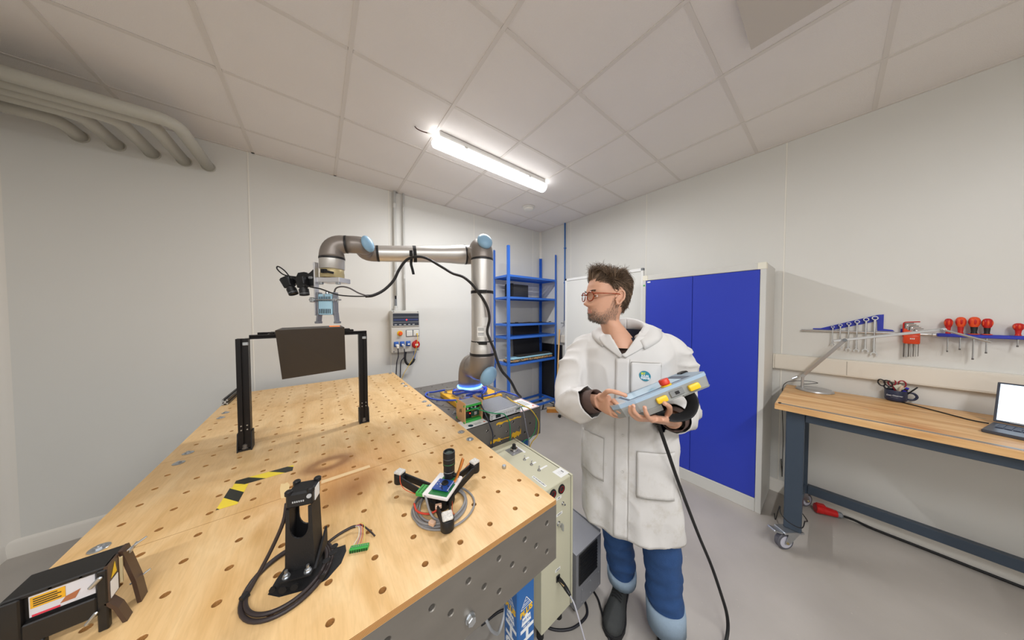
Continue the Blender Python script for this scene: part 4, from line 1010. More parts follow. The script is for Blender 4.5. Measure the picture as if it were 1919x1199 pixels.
# ---- on the bench
# laptop
LPo = V((-.535, -3.918, bz)); LE = V((.955, -.296, 0)); LW = V((-.296, -.955, 0))
lpt = thing('laptop', 'open dark grey laptop with bright blank screen on the workbench', 'laptop', LPo)
fl_ = fr(LW, -LE)
c = LPo + LW * .165 + LE * .118
MB().box(c + Z_ * .0085, (.33, .236, .016), frame=fl_, bev=.003).build('base', mat('laptop_grey', (74, 78, 88), .35, .4), lpt, 35)
MB().box(c + Z_ * .0168 + LE * .03, (.29, .105, .0012), frame=fl_).build('keyboard', mat('keys', (44, 52, 76), .5), lpt)
k0 = None
for r in range(5):
    for q in range(14):
        p = c + Z_ * .0186 + LE * (.072 - .02 * r) + LW * (-.135 + .0205 * q)
        if k0 is None: k0 = MB().box(p, (.017, .016, .0025), frame=fl_, bev=.0006).build('key', mat('keycap', (36, 42, 62), .45), lpt, org=p)
        else: inst(k0, lpt, p)
MB().box(c + Z_ * .0170 - LE * .075, (.11, .06, .0008), frame=fl_).build('touchpad', mat('pad', (96, 104, 124), .3), lpt)
hn = LPo + LW * .165 + LE * .236 + Z_ * .018
tilt = (LE * .30 + Z_ * .955).normalized(); sn = LW.cross(tilt).normalized()
fs_ = fr(LW, tilt)
MB().box(hn + tilt * .109, (.33, .215, .006), frame=fs_, bev=.002).build('lid', mat('laptop_grey', (74, 78, 88), .35, .4), lpt, 35)
sgn = 1 if sn.dot(V((-1, .2, 0))) > 0 else -1
MB().box(hn + tilt * .110 + sn * sgn * .0036, (.314, .196, .0006), frame=fs_).build('screen', mat('lit_screen', (222, 238, 252), .3, emit=(214, 234, 252), estr=.85), lpt)
MB().box(hn + tilt * .0115 + sn * sgn * .0036, (.25, .006, .0008), frame=fs_).build('hinge', M_ltgrey, lpt)
tag(MB().tube(catmull([(-.335, -3.972, bz + .008), (-.30, -3.93, bz + .004), (-.22, -3.86, bz + .004), (-.15, -3.80, bz + .004), (-.10, -3.75, bz + .004), (-.055, -3.70, bz + .004)], 6), .0035, 8).build('laptop_cable', M_rubber, smooth=True), 'black power cord running from laptop to behind the mug', 'cable')
# mug
mc = V((-.066, -3.722, bz))
mg = thing('mug', 'navy blue mug holding scissors and pens on the workbench', 'mug', mc)
M_mug = mat('mug_navy', (44, 50, 74), .35)
MB().lathe(mc, (0, 0, 1), [(0, .030), (.003, .036), (.012, .043), (.02, .0445), (.075, .0445), (.078, .0435), (.077, .0415), (.02, .0405), (.012, .036), (.011, .0001)], 36).build('cup', M_mug, mg, 40)
hd_ = V((.10, -.995, 0)).normalized()
MB().tube(catmull([mc + hd_ * .042 + Z_ * .066, mc + hd_ * .066 + Z_ * .066, mc + hd_ * .078 + Z_ * .045, mc + hd_ * .066 + Z_ * .024, mc + hd_ * .043 + Z_ * .022], 5), .0062, 10).build('handle', M_mug, mg, True)
cd_ = V((-1, .09, 0)).normalized(); cs_ = V((-.09, -1, 0)).normalized()
text('Data Observer', .0125, M_dwhite, mg, mc + cd_ * .0447 + Z_ * .044 + cs_ * -.004, cs_, Z_, sx=.8)
text('- - - - - - - -', .007, M_dwhite, mg, mc + cd_ * .0447 + Z_ * .032 + cs_ * -.004, cs_, Z_, sx=.9)
def loopy(m, c, ax, ay, ra, rb, r, n=18): m.ring_tube([c + ax * math.cos(2 * math.pi * k / n) * ra + ay * math.sin(2 * math.pi * k / n) * rb for k in range(n)], r, 6); return m
def scissors(base, lean, c1, c2, lab, spread):
    t = thing('scissors', lab, 'scissors', base, 'scissors in the mug')
    upv = (Z_ + lean).normalized(); sd = cs_
    MB().box(base + upv * .03, (.012, .003, .06), frame=fr(sd, upv.cross(sd) * -1) if False else fr(sd, upv).transposed().transposed() @ Matrix(((1, 0, 0), (0, 0, 1), (0, -1, 0))), bev=.0008).build('blade', M_chrome, t)
    for s, c_ in ((-1, c1), (1, c2)):
        m = MB(); cc = base + upv * .105 + sd * s * spread; loopy(m, cc, (sd * 1.0 + upv * s * .15).normalized(), (upv - sd * s * .15).normalized(), .014, .022, .0036)
        m.tube([base + upv * .05 + sd * s * .002, cc - upv * .02 - sd * s * .003], .0042, 6); m.build('finger_loop', c_, t, True)
scissors(mc + V((-.008, .018, .014)), cs_ * -.25, M_black, M_black, 'black handled scissors at the left side of the mug', .013)
scissors(mc + V((.008, .002, .016)), cs_ * .06 + V((.05, 0, 0)), mat('scissor_red', (150, 30, 44), .4), mat('scissor_red', (150, 30, 44), .4), 'red handled scissors at the back of the mug', .019)
def penny(base, lean, ln, r, mt, lab, nm='pen', tip=None):
    t = thing(nm, lab, nm, base, 'pens in the mug'); u = (Z_ + lean).normalized()
    MB().lathe(base, u, [(0, r * .5), (.01, r), (ln * .72, r), (ln * .73, r * 1.06), (ln, r * 1.0), (ln + .002, r * .7)], 12).build('barrel', mt, t, 40)
    if tip: MB().lathe(base + u * (ln * .8), u, [(0, r * 1.12), (ln * .12, r * 1.12)], 12).build('band', tip, t, 40)
penny(mc + V((-.012, .006, .012)), cs_ * .28 + cd_ * .1, .105, .0055, mat('pen_tan', (214, 190, 168), .5), 'tan coloured pen in the middle of the mug')
penny(mc + V((-.014, -.002, .012)), cs_ * .42 + cd_ * .1, .10, .007, mat('pen_blue', (50, 40, 170), .4), 'thick blue marker pen in the mug', tip=M_black)
penny(mc + V((-.006, -.012, .012)), cs_ * .62 + cd_ * .05, .12, .0035, M_black, 'thin black pen leaning over the mug handle')
tag(MB().box(mc + V((.004, -.012, .095)) , (.004, .034, .036), rot=Matrix.Rotation(-.5, 3, 'X'), bev=.001).build('eraser_card', mat('card', (222, 218, 196), .7)), 'small pale card stuck between the pens in the mug', 'card')
# desk lamp
dl = thing('desk_lamp', 'silver desk lamp with folding arm and round base on the workbench', 'lamp', (-.15, -3.372, bz))
M_silver = mat('lamp_silver', (188, 188, 188), .32, .6)
MB().lathe((-.15, -3.372, bz), (0, 0, 1), [(0, .094), (.004, .097), (.010, .096), (.016, .091), (.0175, .088), (.0176, .0001)], 40).build('base', M_silver, dl, 40)
sb = V((-.175, -3.312, bz + .017))
MB().cyl(sb, sb + Z_ * .085, .0085, n=14).build('stem', M_silver, dl, 40)
j1 = V((-.175, -3.314, 1.067)); el = V((-.238, -3.503, 1.368)); h0 = V((-.165, -3.862, 1.457)); h1 = V((-.150, -3.985, 1.40))
MB().tube([sb + Z_ * .07, j1], .006, 8).build('hinge_pin', M_zinc, dl)
MB().cyl(j1 + V((-.012, .0, 0)), j1 + V((.012, 0, 0)), .012, n=14).build('hinge', M_zinc, dl, 40)
MB().tube([j1 + V((-.02, .03, -.01)), j1 + V((-.03, .055, -.03))], .009, 8).build('counterweight', M_zinc, dl)
def flatbar(a, b, w_, t_, nm, hint=(1, 0, 0)):
    d = (b - a); f = fr(d, hint); MB().box((a + b) / 2, (d.length, t_, w_), frame=f, bev=.002).build(nm, M_silver, dl, 35)
flatbar(j1, el, .02, .011, 'lower_arm'); flatbar(el + V((0, .05, -.012)), h0, .018, .011, 'upper_arm')
MB().cyl(el + V((-.012, 0, 0)), el + V((.014, 0, 0)), .011, n=14).build('elbow_pivot', M_grey, dl, 40)
MB().cyl(h0 + V((-.014, 0, 0)), h0 + V((.014, 0, 0)), .010, n=14).build('head_pivot', M_zinc, dl, 40)
f = fr(h1 - h0, (1, 0, 0)); 
MB().box((h0 + h1) / 2 + V((0, 0, -.002)), ((h1 - h0).length + .02, .085, .010), frame=f, bev=.004).build('lamp_head', M_silver, dl, 35)
MB().tube(catmull([sb + V((-.01, -.008, .03)), sb + V((-.02, -.05, .045)), sb + V((.02, -.075, .05)), sb + V((.035, -.02, .05)), sb + V((.02, .06, .035)), sb + V((.03, .095, .004)), sb + V((-.02, .102, -.02)), sb + V((.05, .11, -.12)), sb + V((.03, .112, -.17)), sb + V((.055, .11, -.19)), sb + V((.07, .108, -.24)), sb + V((.08, .10, -.45)), sb + V((.085, .10, -.60)), sb + V((.088, .10, -.80))], 6), .0022, 6).build('cord', M_rubber, dl, True)
# ================================================================== PIPES, CONDUITS, POWER BOX
M_pipe = mat('pipe_grey', (188, 186, 176), .42)
pl_lab = ['outermost grey pipe of the five, bending into the back wall under the ceiling', 'second outermost grey pipe under the ceiling at the left', 'middle grey pipe of the five under the ceiling at the left', 'second innermost grey pipe under the ceiling at the left', 'innermost grey pipe of the five, nearest the left corner']
for k, (x, y) in enumerate(((-3.865, -.83), (-3.992, -.738), (-4.145, -.652), (-4.300, -.566), (-4.445, -.40))):
    P = fillet([(x, YB - .001, 2.787), (x, y, 2.787 + .002 * k), (XL + .001, y, 2.787 + .002 * k)], .085, 10)
    t = thing('water_pipe', pl_lab[k], 'pipe', (x, y, 2.787), 'grey pipes under the ceiling')
    MB().tube(P, .0365, 22).build('tube', M_pipe, t, True)
    MB().lathe((x, YB - .0005, 2.787), (0, -1, 0), [(0, .043), (.004, .043), (.005, .038)], 22).build('collar', M_pipe, t, 40)
M_cnd = mat('conduit_white', (206, 206, 202), .4)
for k, (x, r, z0, lab) in enumerate(((-2.435, .0165, 1.77, 'thick pale conduit dropping to the power box'), (-2.335, .0125, 1.60, 'thin pale conduit dropping to the power box'))):
    t = thing('wall_conduit', lab, 'conduit', (x, -.25, z0), 'conduits above the power box')
    MB().cyl((x, -.26, z0), (x, -.26, H - .006), r, n=16).build('tube', M_cnd, t, True)
    for z in ((2.80, 2.0) if k == 0 else (2.78, 1.98)): MB().cyl((x, -.26, z), (x, -.26, z + .05), r + .002, n=16).build('sleeve', M_cnd, t, 40)
    MB().bx(x - r - .004, x + r + .004, -.247, YB, 2.3, 2.32, bev=.002).build('clip', M_cnd, t)
    if k == 0:
        MB().cyl((x, -.26, 1.73), (x, -.26, 1.771), .011, n=12).build('core', M_black, t); MB().cyl((x, -.26, 1.65), (x, -.26, 1.731), .0135, n=12).build('lead_sleeve', M_grey, t)
        MB().lathe((x, -.26, 1.595), (0, 0, 1), [(0, .026), (.018, .026), (.022, .02), (.056, .02)], 16).build('gland', M_cnd, t, 40)
eb = thing('power_box', 'grey wall power box with breaker window, red socket and blue sockets', 'power box', (-2.34, YB, 1.10))
M_box = mat('box_grey', (204, 202, 196), .4); yb = -.33
MB().bx(-2.503, -2.180, yb, YB - .0005, 1.102, 1.594, bev=.008).build('body', M_box, eb, 35)
MB().bx(-2.495, -2.186, yb - .010, yb - .0002, 1.405, 1.588, bev=.004).build('lid_frame', M_box, eb, 35)
MB().bx(-2.487, -2.194, yb - .013, yb - .0098, 1.418, 1.562, bev=.001).build('window', mat('smoked_window', (58, 62, 72), .12), eb)
for j in range(16): MB().bx(-2.478 + .0172 * j, -2.478 + .0172 * j + .014, yb - .0142, yb - .0131, 1.478, 1.497).build('breaker', mat('breaker_blue', (58, 70, 120), .4), eb)
for z in (1.515, 1.455): MB().bx(-2.484, -2.197, yb - .0142, yb - .0131, z, z + .008).build('window_rib', mat('rib', (120, 122, 128), .3), eb)
for j in range(5): MB().bx(-2.47 + .05 * j, -2.445 + .05 * j, yb - .0142, yb - .0131, 1.425, 1.436).build('tag', M_ltgrey, eb)
MB().lathe((-2.337, yb - .0142, 1.4865), (0, -1, 0), [(0, .007), (.002, .005), (.0021, .0001)], 12).build('indicator', mat('led_red', (255, 40, 30), .3, emit=(255, 40, 30), estr=6), eb)
for x, z in ((-2.478, 1.58), (-2.205, 1.58), (-2.478, 1.118), (-2.205, 1.118)): MB().lathe((x, yb - (.0101 if z > 1.4 else .0001), z), (0, -1, 0), [(0, .007), (.002, .007), (.0021, .0001)], 12).build('screw', M_grey, eb)
MB().lathe((-2.411, yb, 1.328), (0, -1, 0), [(0, .031), (.006, .031), (.010, .028), (.0101, .012)], 24).build('stop_collar', M_yellow, eb, 35)
MB().lathe((-2.411, yb - .0101, 1.328), (0, -1, 0), [(0, .012), (.012, .012), (.0125, .022), (.024, .022), (.028, .018), (.0281, .0001)], 22).build('stop_button', M_orange, eb, 35)
MB().bx(-2.344, -2.188, yb - .006, yb - .0002, 1.284, 1.366, bev=.003).build('socket_frame', M_grey, eb)
for x in (-2.304, -2.226):
    q = MB().bx(x - .033, x + .033, yb - .011, yb - .0062, 1.290, 1.360, bev=.003).build('white_socket', M_white_pl, eb)
    MB().bx(x - .024, x + .024, yb - .0135, yb - .0112, 1.302, 1.348, bev=.002).build('flap', mat('socket_white', (220, 220, 216), .3), q)
M_sb = mat('socket_blue', (58, 104, 186), .4)
for k, x in enumerate((-2.453, -2.387, -2.320)):
    q = MB().bx(x - .026, x + .026, yb - .010, yb - .0002, 1.172, 1.232, bev=.004).build('blue_socket', M_sb, eb, 35)
    MB().lathe((x, yb - .0102, 1.203), (0, -1, -.25), [(0, .024), (.022, .022), (.0225, .018), (.0226, .0001)], 20).build('lid', M_sb, q, 35)
    MB().bx(x - .012, x + .012, yb - .034, yb - .0325, 1.19, 1.207).build('tag', M_label, q)
MB().lathe((-2.231, yb - .0002, 1.184), (0, -1, 0), [(0, .047), (.008, .047), (.012, .042), (.034, .040), (.036, .036), (.0361, .0001)], 28).build('red_socket', M_red, eb, 35)
MB().bx(-2.247, -2.213, yb - .039, yb - .0364, 1.172, 1.195).build('rating_plate', M_label, eb)
MB().box((-2.231, yb - .02, 1.232), (.02, .03, .014), bev=.003).build('latch', M_red, eb)
M_lead = mat('lead_dark', (36, 36, 48), .5)
for k, (x, xe, z0, lab) in enumerate(((-2.448, -2.47, 1.19, 'dark lead plugged into the left blue socket'), (-2.380, -2.425, 1.18, 'dark lead plugged into the middle blue socket'))):
    t = thing('power_lead', lab, 'cable', (x, yb - .03, z0), 'leads from the power box')
    MB().tube([(x, yb - .034, z0 + .004), (x, yb - .052, z0 - .005), (x + .001, yb - .056, z0 - .03)], [.015, .015, .010], 12).build('plug', M_white_pl if k == 0 else M_ltgrey, t, 40)
    MB().tube(catmull([(x + .001, yb - .056, z0 - .028), (x + .003, yb - .058, z0 - .12), (xe + .008, yb - .06, 1.0), (xe, yb - .05, .85), (xe - .01, yb - .045, .6), (xe - .02, yb - .06, .2), (xe, yb - .1, .006)], 6), .0058, 8).build('cord', M_lead, t, True)
t = thing('yellow_lead', 'yellow network cable hanging from the power box', 'cable', (-2.22, yb - .02, 1.31))
MB().bx(-2.227, -2.213, yb - .03, yb - .0137, 1.305, 1.32, bev=.002).build('plug', M_yellow, t)
MB().tube(catmull([(-2.22, yb - .026, 1.312), (-2.223, yb - .05, 1.27), (-2.24, yb - .06, 1.17), (-2.27, yb - .055, 1.05), (-2.34, yb - .05, .93), (-2.40, yb - .05, .82), (-2.45, yb - .05, .6), (-2.45, yb - .06, .2), (-2.45, yb - .08, .006)], 6), .0032, 8).build('cord', mat('cable_yellow', (226, 190, 60), .45), t, True)
t = thing('feed_cable', 'thick black feed cable looping under the power box', 'cable', (-2.3, -.30, 1.0))
MB().tube(catmull([(-2.342, -.30, 1.101), (-2.352, -.31, 1.05), (-2.352, -.32, 1.0), (-2.33, -.325, .955), (-2.295, -.325, .95), (-2.262, -.32, .975), (-2.244, -.31, 1.005)], 6), .0135, 12).build('sheath', M_rubber, t, True)
for dx in (-.008, .008): MB().tube(catmull([(-2.246, -.31, 1.0), (-2.24 + dx, -.305, 1.04), (-2.235 + dx * 1.5, -.30, 1.101)], 4), .0045, 6).build('core', mat('core_blue', (90, 120, 190), .4), t, True)
# cable raceway on the right wall
rc = thing('cable_raceway', 'cream cable raceway running along the right wall above the workbench', 'raceway', (XR, -3.9, 1.08))
M_race = mat('raceway_cream', (226, 220, 208), .4)
MB().bx(-.052, XR - .0005, YN + .01, -3.146, 1.082, 1.206, bev=.004).build('channel', M_race, rc, 35)
MB().bx(-.0545, -.0522, YN + .012, -3.148, 1.092, 1.196, bev=.001).build('cover', M_race, rc)
MB().bx(-.053, XR - .0005, -3.1458, -3.136, 1.081, 1.207, bev=.002).build('end_cap', M_race, rc)
for y in (-3.52, -4.6): MB().bx(-.0555, -.0546, y - .0015, y + .0015, 1.092, 1.196).build('cover_joint', mat('joint_grey', (176, 170, 160), .5), rc)

rc2 = thing('cable_raceway', 'short cream cable raceway on the wall between rack and whiteboard', 'raceway', (XR, -1.4, 1.08))
MB().bx(-.052, XR - .0005, -2.20, -.70, 1.082, 1.206, bev=.004).build('channel', M_race, rc2, 35)
MB().bx(-.0545, -.0522, -2.198, -.702, 1.092, 1.196, bev=.001).build('cover', M_race, rc2)
# smoke detector and ceiling plate
sd = thing('smoke_detector', 'round white smoke detector on the ceiling near the corner', 'detector', (-.885, -.885, H))
MB().lathe((-.885, -.885, H - .0045), (0, 0, -1), [(0, .085), (.008, .086), (.012, .07)], 28).build('base', M_white_pl, sd, 40)
MB().lathe((-.885, -.885, H - .0166), (0, 0, -1), [(0, .064), (.022, .062), (.03, .05), (.033, .02), (.0331, .0001)], 28).build('chamber', M_white_pl, sd, 40)
cp = thing('ceiling_vent', 'flat square white vent plate hanging just under the ceiling', 'vent', (-1.5, -3.32, H - .05))
MB().bx(-1.69, -1.325, -3.50, -3.153, H - .046, H - .030, bev=.002).build('plate', mat('vent_beige', (206, 199, 190), .6), cp)
for x in (-1.65, -1.365):
    for y in (-3.46, -3.19): MB().cyl((x, y, H - .031), (x, y, H + .001), .008, n=8).build('spacer', M_zinc, cp)

# ================================================================== TOOLS ON THE RIGHT WALL
M_tb = mat('tool_blue', (44, 56, 176), .4); M_tool = mat('tool_chrome', (206, 206, 206), .2, .95)
wx_ = -.020
rr = thing('hanging_rail', 'thin steel hanging rail on the right wall', 'rail', (-.03, -3.57, 1.42))
MB().tube([(-.030, -3.293, 1.418), (-.030, -3.856, 1.418)], .0075, 10).build('bar', M_tool, rr, 40)
for y in (-3.296, -3.853): MB().cyl((-.030, y, 1.418), (XR - .0005, y, 1.418), .006, n=10).build('standoff', M_tool, rr, 40)
hh = thing('wrench_holder', 'blue stepped triangular holder behind the wrenches', 'tool holder', (-.02, -3.55, 1.43))
MB().prism([(-3.352, 1.427), (-3.352, 1.436), (-3.39, 1.437), (-3.645, 1.545), (-3.669, 1.548), (-3.669, 1.446), (-3.705, 1.440), (-3.712, 1.431), (-3.645, 1.431), (-3.643, 1.50), (-3.45, 1.427)], (-.018, 0, 0), (0, 1, 0), (0, 0, 1), .004).build('plate', M_tb, hh, fixn=True)
for (y, z) in ((-3.45, 1.451), (-3.484, 1.466), (-3.523, 1.478), (-3.56, 1.494), (-3.598, 1.511), (-3.632, 1.522)): MB().cyl((-.021, y, z), (-.042, y, z), .0035, n=8).build('peg', M_tb, hh)
def wrench(y, zt, zb, sc, lab):
    t = thing('wrench', lab, 'wrench', (-.036, y, zb), 'combination wrenches on the blue holder')
    x = -.036; n = 20
    R = .0125 * sc; r = .008 * sc
    m = MB(); rings = []
    for (dx, rad) in ((-.004, R * .96), (-.0045, R), (.0045, R), (.005, R * .96), (.005, r), (-.004, r)):
        rings.append([V((x + dx, y + math.cos(2 * math.pi * k / n) * rad, zt + math.sin(2 * math.pi * k / n) * rad)) for k in range(n)])
    m.loft(rings, False, True); m.build('ring_end', M_tool, t, 40, fixn=True)
    L0, L1 = zt - R * .95, zb + R * .9
    m = MB(); m.loft([[V((x + a * 1.0, y + b, z)) for a, b in ((-.0028, -w * .55), (-.0028, w * .55), (0, w), (.0028, w * .55), (.0028, -w * .55), (0, -w))] for z, w in ((L0, .0052 * sc), (L0 - .02, .0046 * sc), ((L0 + L1) / 2, .0044 * sc), (L1 + .02, .0048 * sc), (L1, .007 * sc))])
    m.build('shank', M_tool, t, fixn=True)
    o, i = R * 1.12, R * .62; A = [math.radians(a) for a in range(-38, 219, 16)]
    poly = [(math.cos(a) * o, math.sin(a) * o) for a in A] + [(math.cos(a) * i, math.sin(a) * i) for a in reversed(A)]
    MB().prism([(y + p[0], zb + p[1]) for p in poly], (x - .0045, 0, 0), (0, 1, 0), (0, 0, 1), .009).build('open_end', M_tool, t, fixn=True)
order = ['smallest', 'second smallest', 'third smallest', 'third largest', 'second largest', 'largest']
for k, (y, zt, zb) in enumerate(((-3.450, 1.451, 1.315), (-3.485, 1.466, 1.294), (-3.523, 1.478, 1.284), (-3.559, 1.494, 1.280), (-3.597, 1.511, 1.283), (-3.633, 1.522, 1.263))):
    wrench(y, zt, zb, .72 + .09 * k, order[k] + ' chrome combination wrench hanging on the blue holder')
# hex key set
hk = thing('hex_key_set', 'set of hex keys in a bright orange holder on the wall', 'hex keys', (-.05, -3.775, 1.27))
MB().bx(-.062, -.024, -3.803, -3.742, 1.352, 1.412, bev=.008).build('holder', mat('holder_orange', (226, 72, 28), .35), hk, 35)
MB().prism([(-3.742, 1.412), (-3.803, 1.412), (-3.80, 1.428), (-3.76, 1.442), (-3.742, 1.458)], (-.058, 0, 0), (0, 1, 0), (0, 0, 1), .03).build('upper_clip', mat('holder_orange', (226, 72, 28), .35), hk, fixn=True)
MB().bx(-.024, XR - .0005, -3.75, -3.735, 1.41, 1.45, bev=.002).build('wall_bracket', M_tb, hk)
for k in range(3): MB().bx(-.0632, -.0621, -3.782 + .006 * k, -3.778 + .006 * k, 1.383, 1.391).build('print_mark', M_label, hk)
for k in range(7):
    y = -3.747 - .0085 * k; r = .0034 - .0003 * k; zt = 1.488 - .009 * k; zb = 1.262 + .002 * k
    MB().tube(fillet([(-.046, y, zb), (-.046, y, zt), (-.052, y - .032, zt + .002)], .009, 4), r, 6).build('hex_key', M_tool if k % 2 else M_steel_d, hk, 40)
    MB().ell((-.046, y, zb - .002), (r * 1.1, r * 1.1, r * 1.1), 8, 5).build('ball_tip', M_tool, hk, True)
MB().tube(fillet([(-.05, -3.742, 1.40), (-.05, -3.742, 1.496), (-.056, -3.80, 1.500)], .012, 4), .0036, 6).build('hex_key', M_red, hk, 40)
# screwdriver rail and drivers
sr = thing('screwdriver_rail', 'long blue rail on the wall carrying the red screwdrivers', 'rail', (-.04, -4.05, 1.415))
MB().bx(-.072, XR - .0005, -4.60, -3.858, 1.408, 1.428, bev=.003).build('bar', M_tb, sr)
MB().cyl((-.035, -3.845, 1.418), (-.035, -3.858, 1.418), .012, n=14).build('end_clamp', M_tool, sr, 40)
M_sdr = mat('driver_red', (190, 30, 26), .3); M_sdo = mat('driver_orange', (228, 80, 34), .35)
def driver(y, zt, ztip, sc, lab, collar, mt):
    t = thing('screwdriver', lab, 'screwdriver', (-.058, y, 1.428), 'screwdrivers on the blue rail')
    x = -.058; z0 = 1.4285
    hgt = zt - z0
    MB().lathe((x, y, z0 + hgt * .42), (0, 0, 1), [(0, .010 * sc), (hgt * .1, .0145 * sc), (hgt * .25, .0165 * sc), (hgt * .42, .0165 * sc), (hgt * .52, .013 * sc), (hgt * .575, .006 * sc), (hgt * .58, .0001)], 20).build('handle', mt, t, 40)
    for k in range(6):
        a = k * math.pi / 3; MB().ell((x + math.cos(a) * .0135 * sc, y + math.sin(a) * .0135 * sc, z0 + hgt * .72), (.005 * sc, .005 * sc, hgt * .17), 8, 6).build('grip_rib', M_sdo if mt is M_sdr else M_sdr, t, True)
    MB().lathe((x, y, z0 + .0005), (0, 0, 1), [(0, .0105 * sc), (hgt * .05, .0105 * sc), (hgt * .12, .0085 * sc), (hgt * .42, .0105 * sc)], 16).build('neck', M_black if collar else M_sdr, t, 40)
    if collar: MB().lathe((x, y, z0 + .0003), (0, 0, 1), [(0, .0165 * sc), (.004, .0165 * sc), (.005, .0115)], 18).build('collar', M_sdo, t, 40)
    MB().cyl((x, y, ztip), (x, y, z0 + .002), .0032 * sc, n=8).build('shaft', M_tool, t, 40)
    MB().cyl((x, y, ztip - .001), (x, y, ztip + .008), .0036 * sc, n=8).build('tip', M_steel_d, t, 40)
driver(-3.892, 1.523, 1.314, .85, 'screwdriver with dark shaft tip, nearest the orange hex key holder', False, M_sdr)
driver(-3.930, 1.533, 1.331, 1.0, 'orange striped screwdriver, second from the hex key holder', False, M_sdo)
driver(-3.970, 1.534, 1.277, 1.08, 'largest screwdriver with the longest shaft on the blue rail', True, M_sdo)
driver(-4.007, 1.525, 1.319, .98, 'plain red screwdriver, fourth along the blue rail', True, M_sdr)
driver(-4.090, 1.500, 1.366, .92, 'short red screwdriver standing apart at the picture edge', False, M_sdr)
# red industrial plug on the floor with its cable
pg = thing('industrial_plug', 'red industrial plug lying on the floor beneath the workbench', 'plug', (-.09, -3.44, 0))
p0, p1 = V((-.13, -3.392, .042)), V((-.085, -3.50, .034))
dd = (p1 - p0).normalized()
MB().lathe(p0, dd, [(0, .030), (.004, .034), (.03, .034), (.034, .031), (.05, .030), (.09, .026), (.112, .024), (.1125, .012)], 20).build('body', M_red, pg, 40)
MB().lathe(p0 + dd * .112, dd, [(0, .019), (.006, .021), (.022, .021), (.03, .013)], 14).build('cable_nut', M_grey, pg, 40)
MB().box(p0 + dd * .03 + V((0, 0, .034)), (.03, .045, .012), rot=rotz(.4), bev=.003).build('hinge_lid', M_red, pg)
MB().tube(catmull([p0 + dd * .135, p0 + dd * .2 + V((.012, 0, -.012)), V((-.052, -3.66, .012)), V((-.052, -3.85, .011)), V((-.056, -4.1, .011)), V((-.06, -4.6, .011)), V((-.06, -5.2, .011))], 8), .0085, 10).build('cable', M_rubber, pg, True)
tag(MB().tube(catmull([(-.40, -3.20, .006), (-.55, -3.22, .05), (-.70, -3.25, .24), (-.775, -3.262, .235), (-.785, -3.30, .205), (-.778, -3.352, .20), (-.70, -3.362, .205), (-.5, -3.355, .10), (-.3, -3.36, .008), (-.16, -3.30, .006)], 8), .0028, 8).build('bench_cable', M_rubber, smooth=True), 'thin black cord hanging around the workbench leg', 'cable')
tag(MB().tube(catmull([(-.03, -3.20, .30), (-.034, -3.202, .25), (-.036, -3.206, .2), (-.034, -3.208, .15)], 5), .003, 6).build('hanging_cable', M_rubber, smooth=True), 'short black cord hanging on the wall behind the bench leg', 'cable')
# ================================================================== THINGS ON THE PLYWOOD TABLE
Tz = TZ + .0004
# ---- gantry of black aluminium profile
M_prof = mat('profile_black', (34, 32, 33), .38, .5)
M_print = mat('printed_black', (24, 24, 26), .55, bump=.15, bscale=500)
ga = thing('profile_gantry', 'black aluminium profile gantry standing on the plywood table', 'gantry', (-3.2, -1.735, Tz))
def tslot(w_, h_):
    a, b = w_ / 2, h_ / 2; s, d = .004, .009
    q = []
    for (cx_, cy_, dx, dy) in ((-a, -b, 1, 0), (a, -b, 0, 1), (a, b, -1, 0), (-a, b, 0, -1)):
        L = w_ if dx else h_
        nx, ny = -dy, dx          # inward normal
        for t, ins in ((0, 0), (L / 2 - s, 0), (L / 2 - s, d * .35), (L / 2 - d, d * .35), (L / 2 - d * .6, d), (L / 2 + d * .6, d), (L / 2 + d, d * .35), (L / 2 + s, d * .35), (L / 2 + s, 0)):
            q.append((cx_ + dx * t + nx * ins, cy_ + dy * t + ny * ins))
    return q
def profile(name, p0, p1, w_, h_, mt, parent, hint=None):
    p0, p1 = V(p0), V(p1); a, b, d = basis(p1 - p0, hint); sec = tslot(w_, h_)
    return MB().loft([[p + a * s[0] + b * s[1] for s in sec] for p in (p0, p1)]).build(name, mt, parent, fixn=True)
for x in (-3.4515, -2.9585):
    profile('post', (x, -1.7185, Tz + .01), (x, -1.7185, 1.442 if x < -3.2 else 1.438), .042, .042, M_prof, ga, (1, 0, 0))
    q = MB().bx(x - .024, x + .024, -1.745, -1.692, Tz, Tz + .008).build('foot', M_print, ga)
    for s in (-1, 1): MB().prism([(-1.752, Tz), (-1.692, Tz), (-1.692, Tz + .085), (-1.738, Tz + .085)], (x + s * .0235 - .002, 0, 0), (0, 1, 0), (0, 0, 1), .0042).build('foot_cheek', M_print, q, fixn=True)
    MB().bx(x - .0235, x + .0235, -1.697, -1.692, Tz, Tz + .085).build('foot_back', M_print, q)
    MB().lathe((x, -1.733, Tz + .0085), (0, 0, 1), [(0, .013), (.004, .013), (.006, .010), (.02, .010), (.021, .0001)], 16).build('bolt', M_steel_d, q, 40)
    for z in (Tz + .10, Tz + .12):
        for s in (-1, 1): MB().cyl((x + s * .010, -1.7396, z), (x + s * .010, -1.743, z), .003, n=8).build('screw', M_zinc, ga)
    MB().box((x + (.012 if x < -3.2 else .006), -1.742, 1.418), (.02, .006, .016), bev=.002).build('corner_joint', M_zinc, ga)
profile('beam', (-3.43, -1.712, 1.447), (-2.936, -1.712, 1.447), .02, .02, M_prof, ga, (0, 0, 1))
profile('rear_beam', (-3.43, -1.50, 1.447), (-3.0, -1.50, 1.447), .02, .02, M_prof, ga, (0, 0, 1))
for x in (-3.36, -3.04): profile('side_beam', (x, -1.70, 1.4475), (x, -1.511, 1.4475), .02, .02, M_prof, ga, (0, 0, 1))
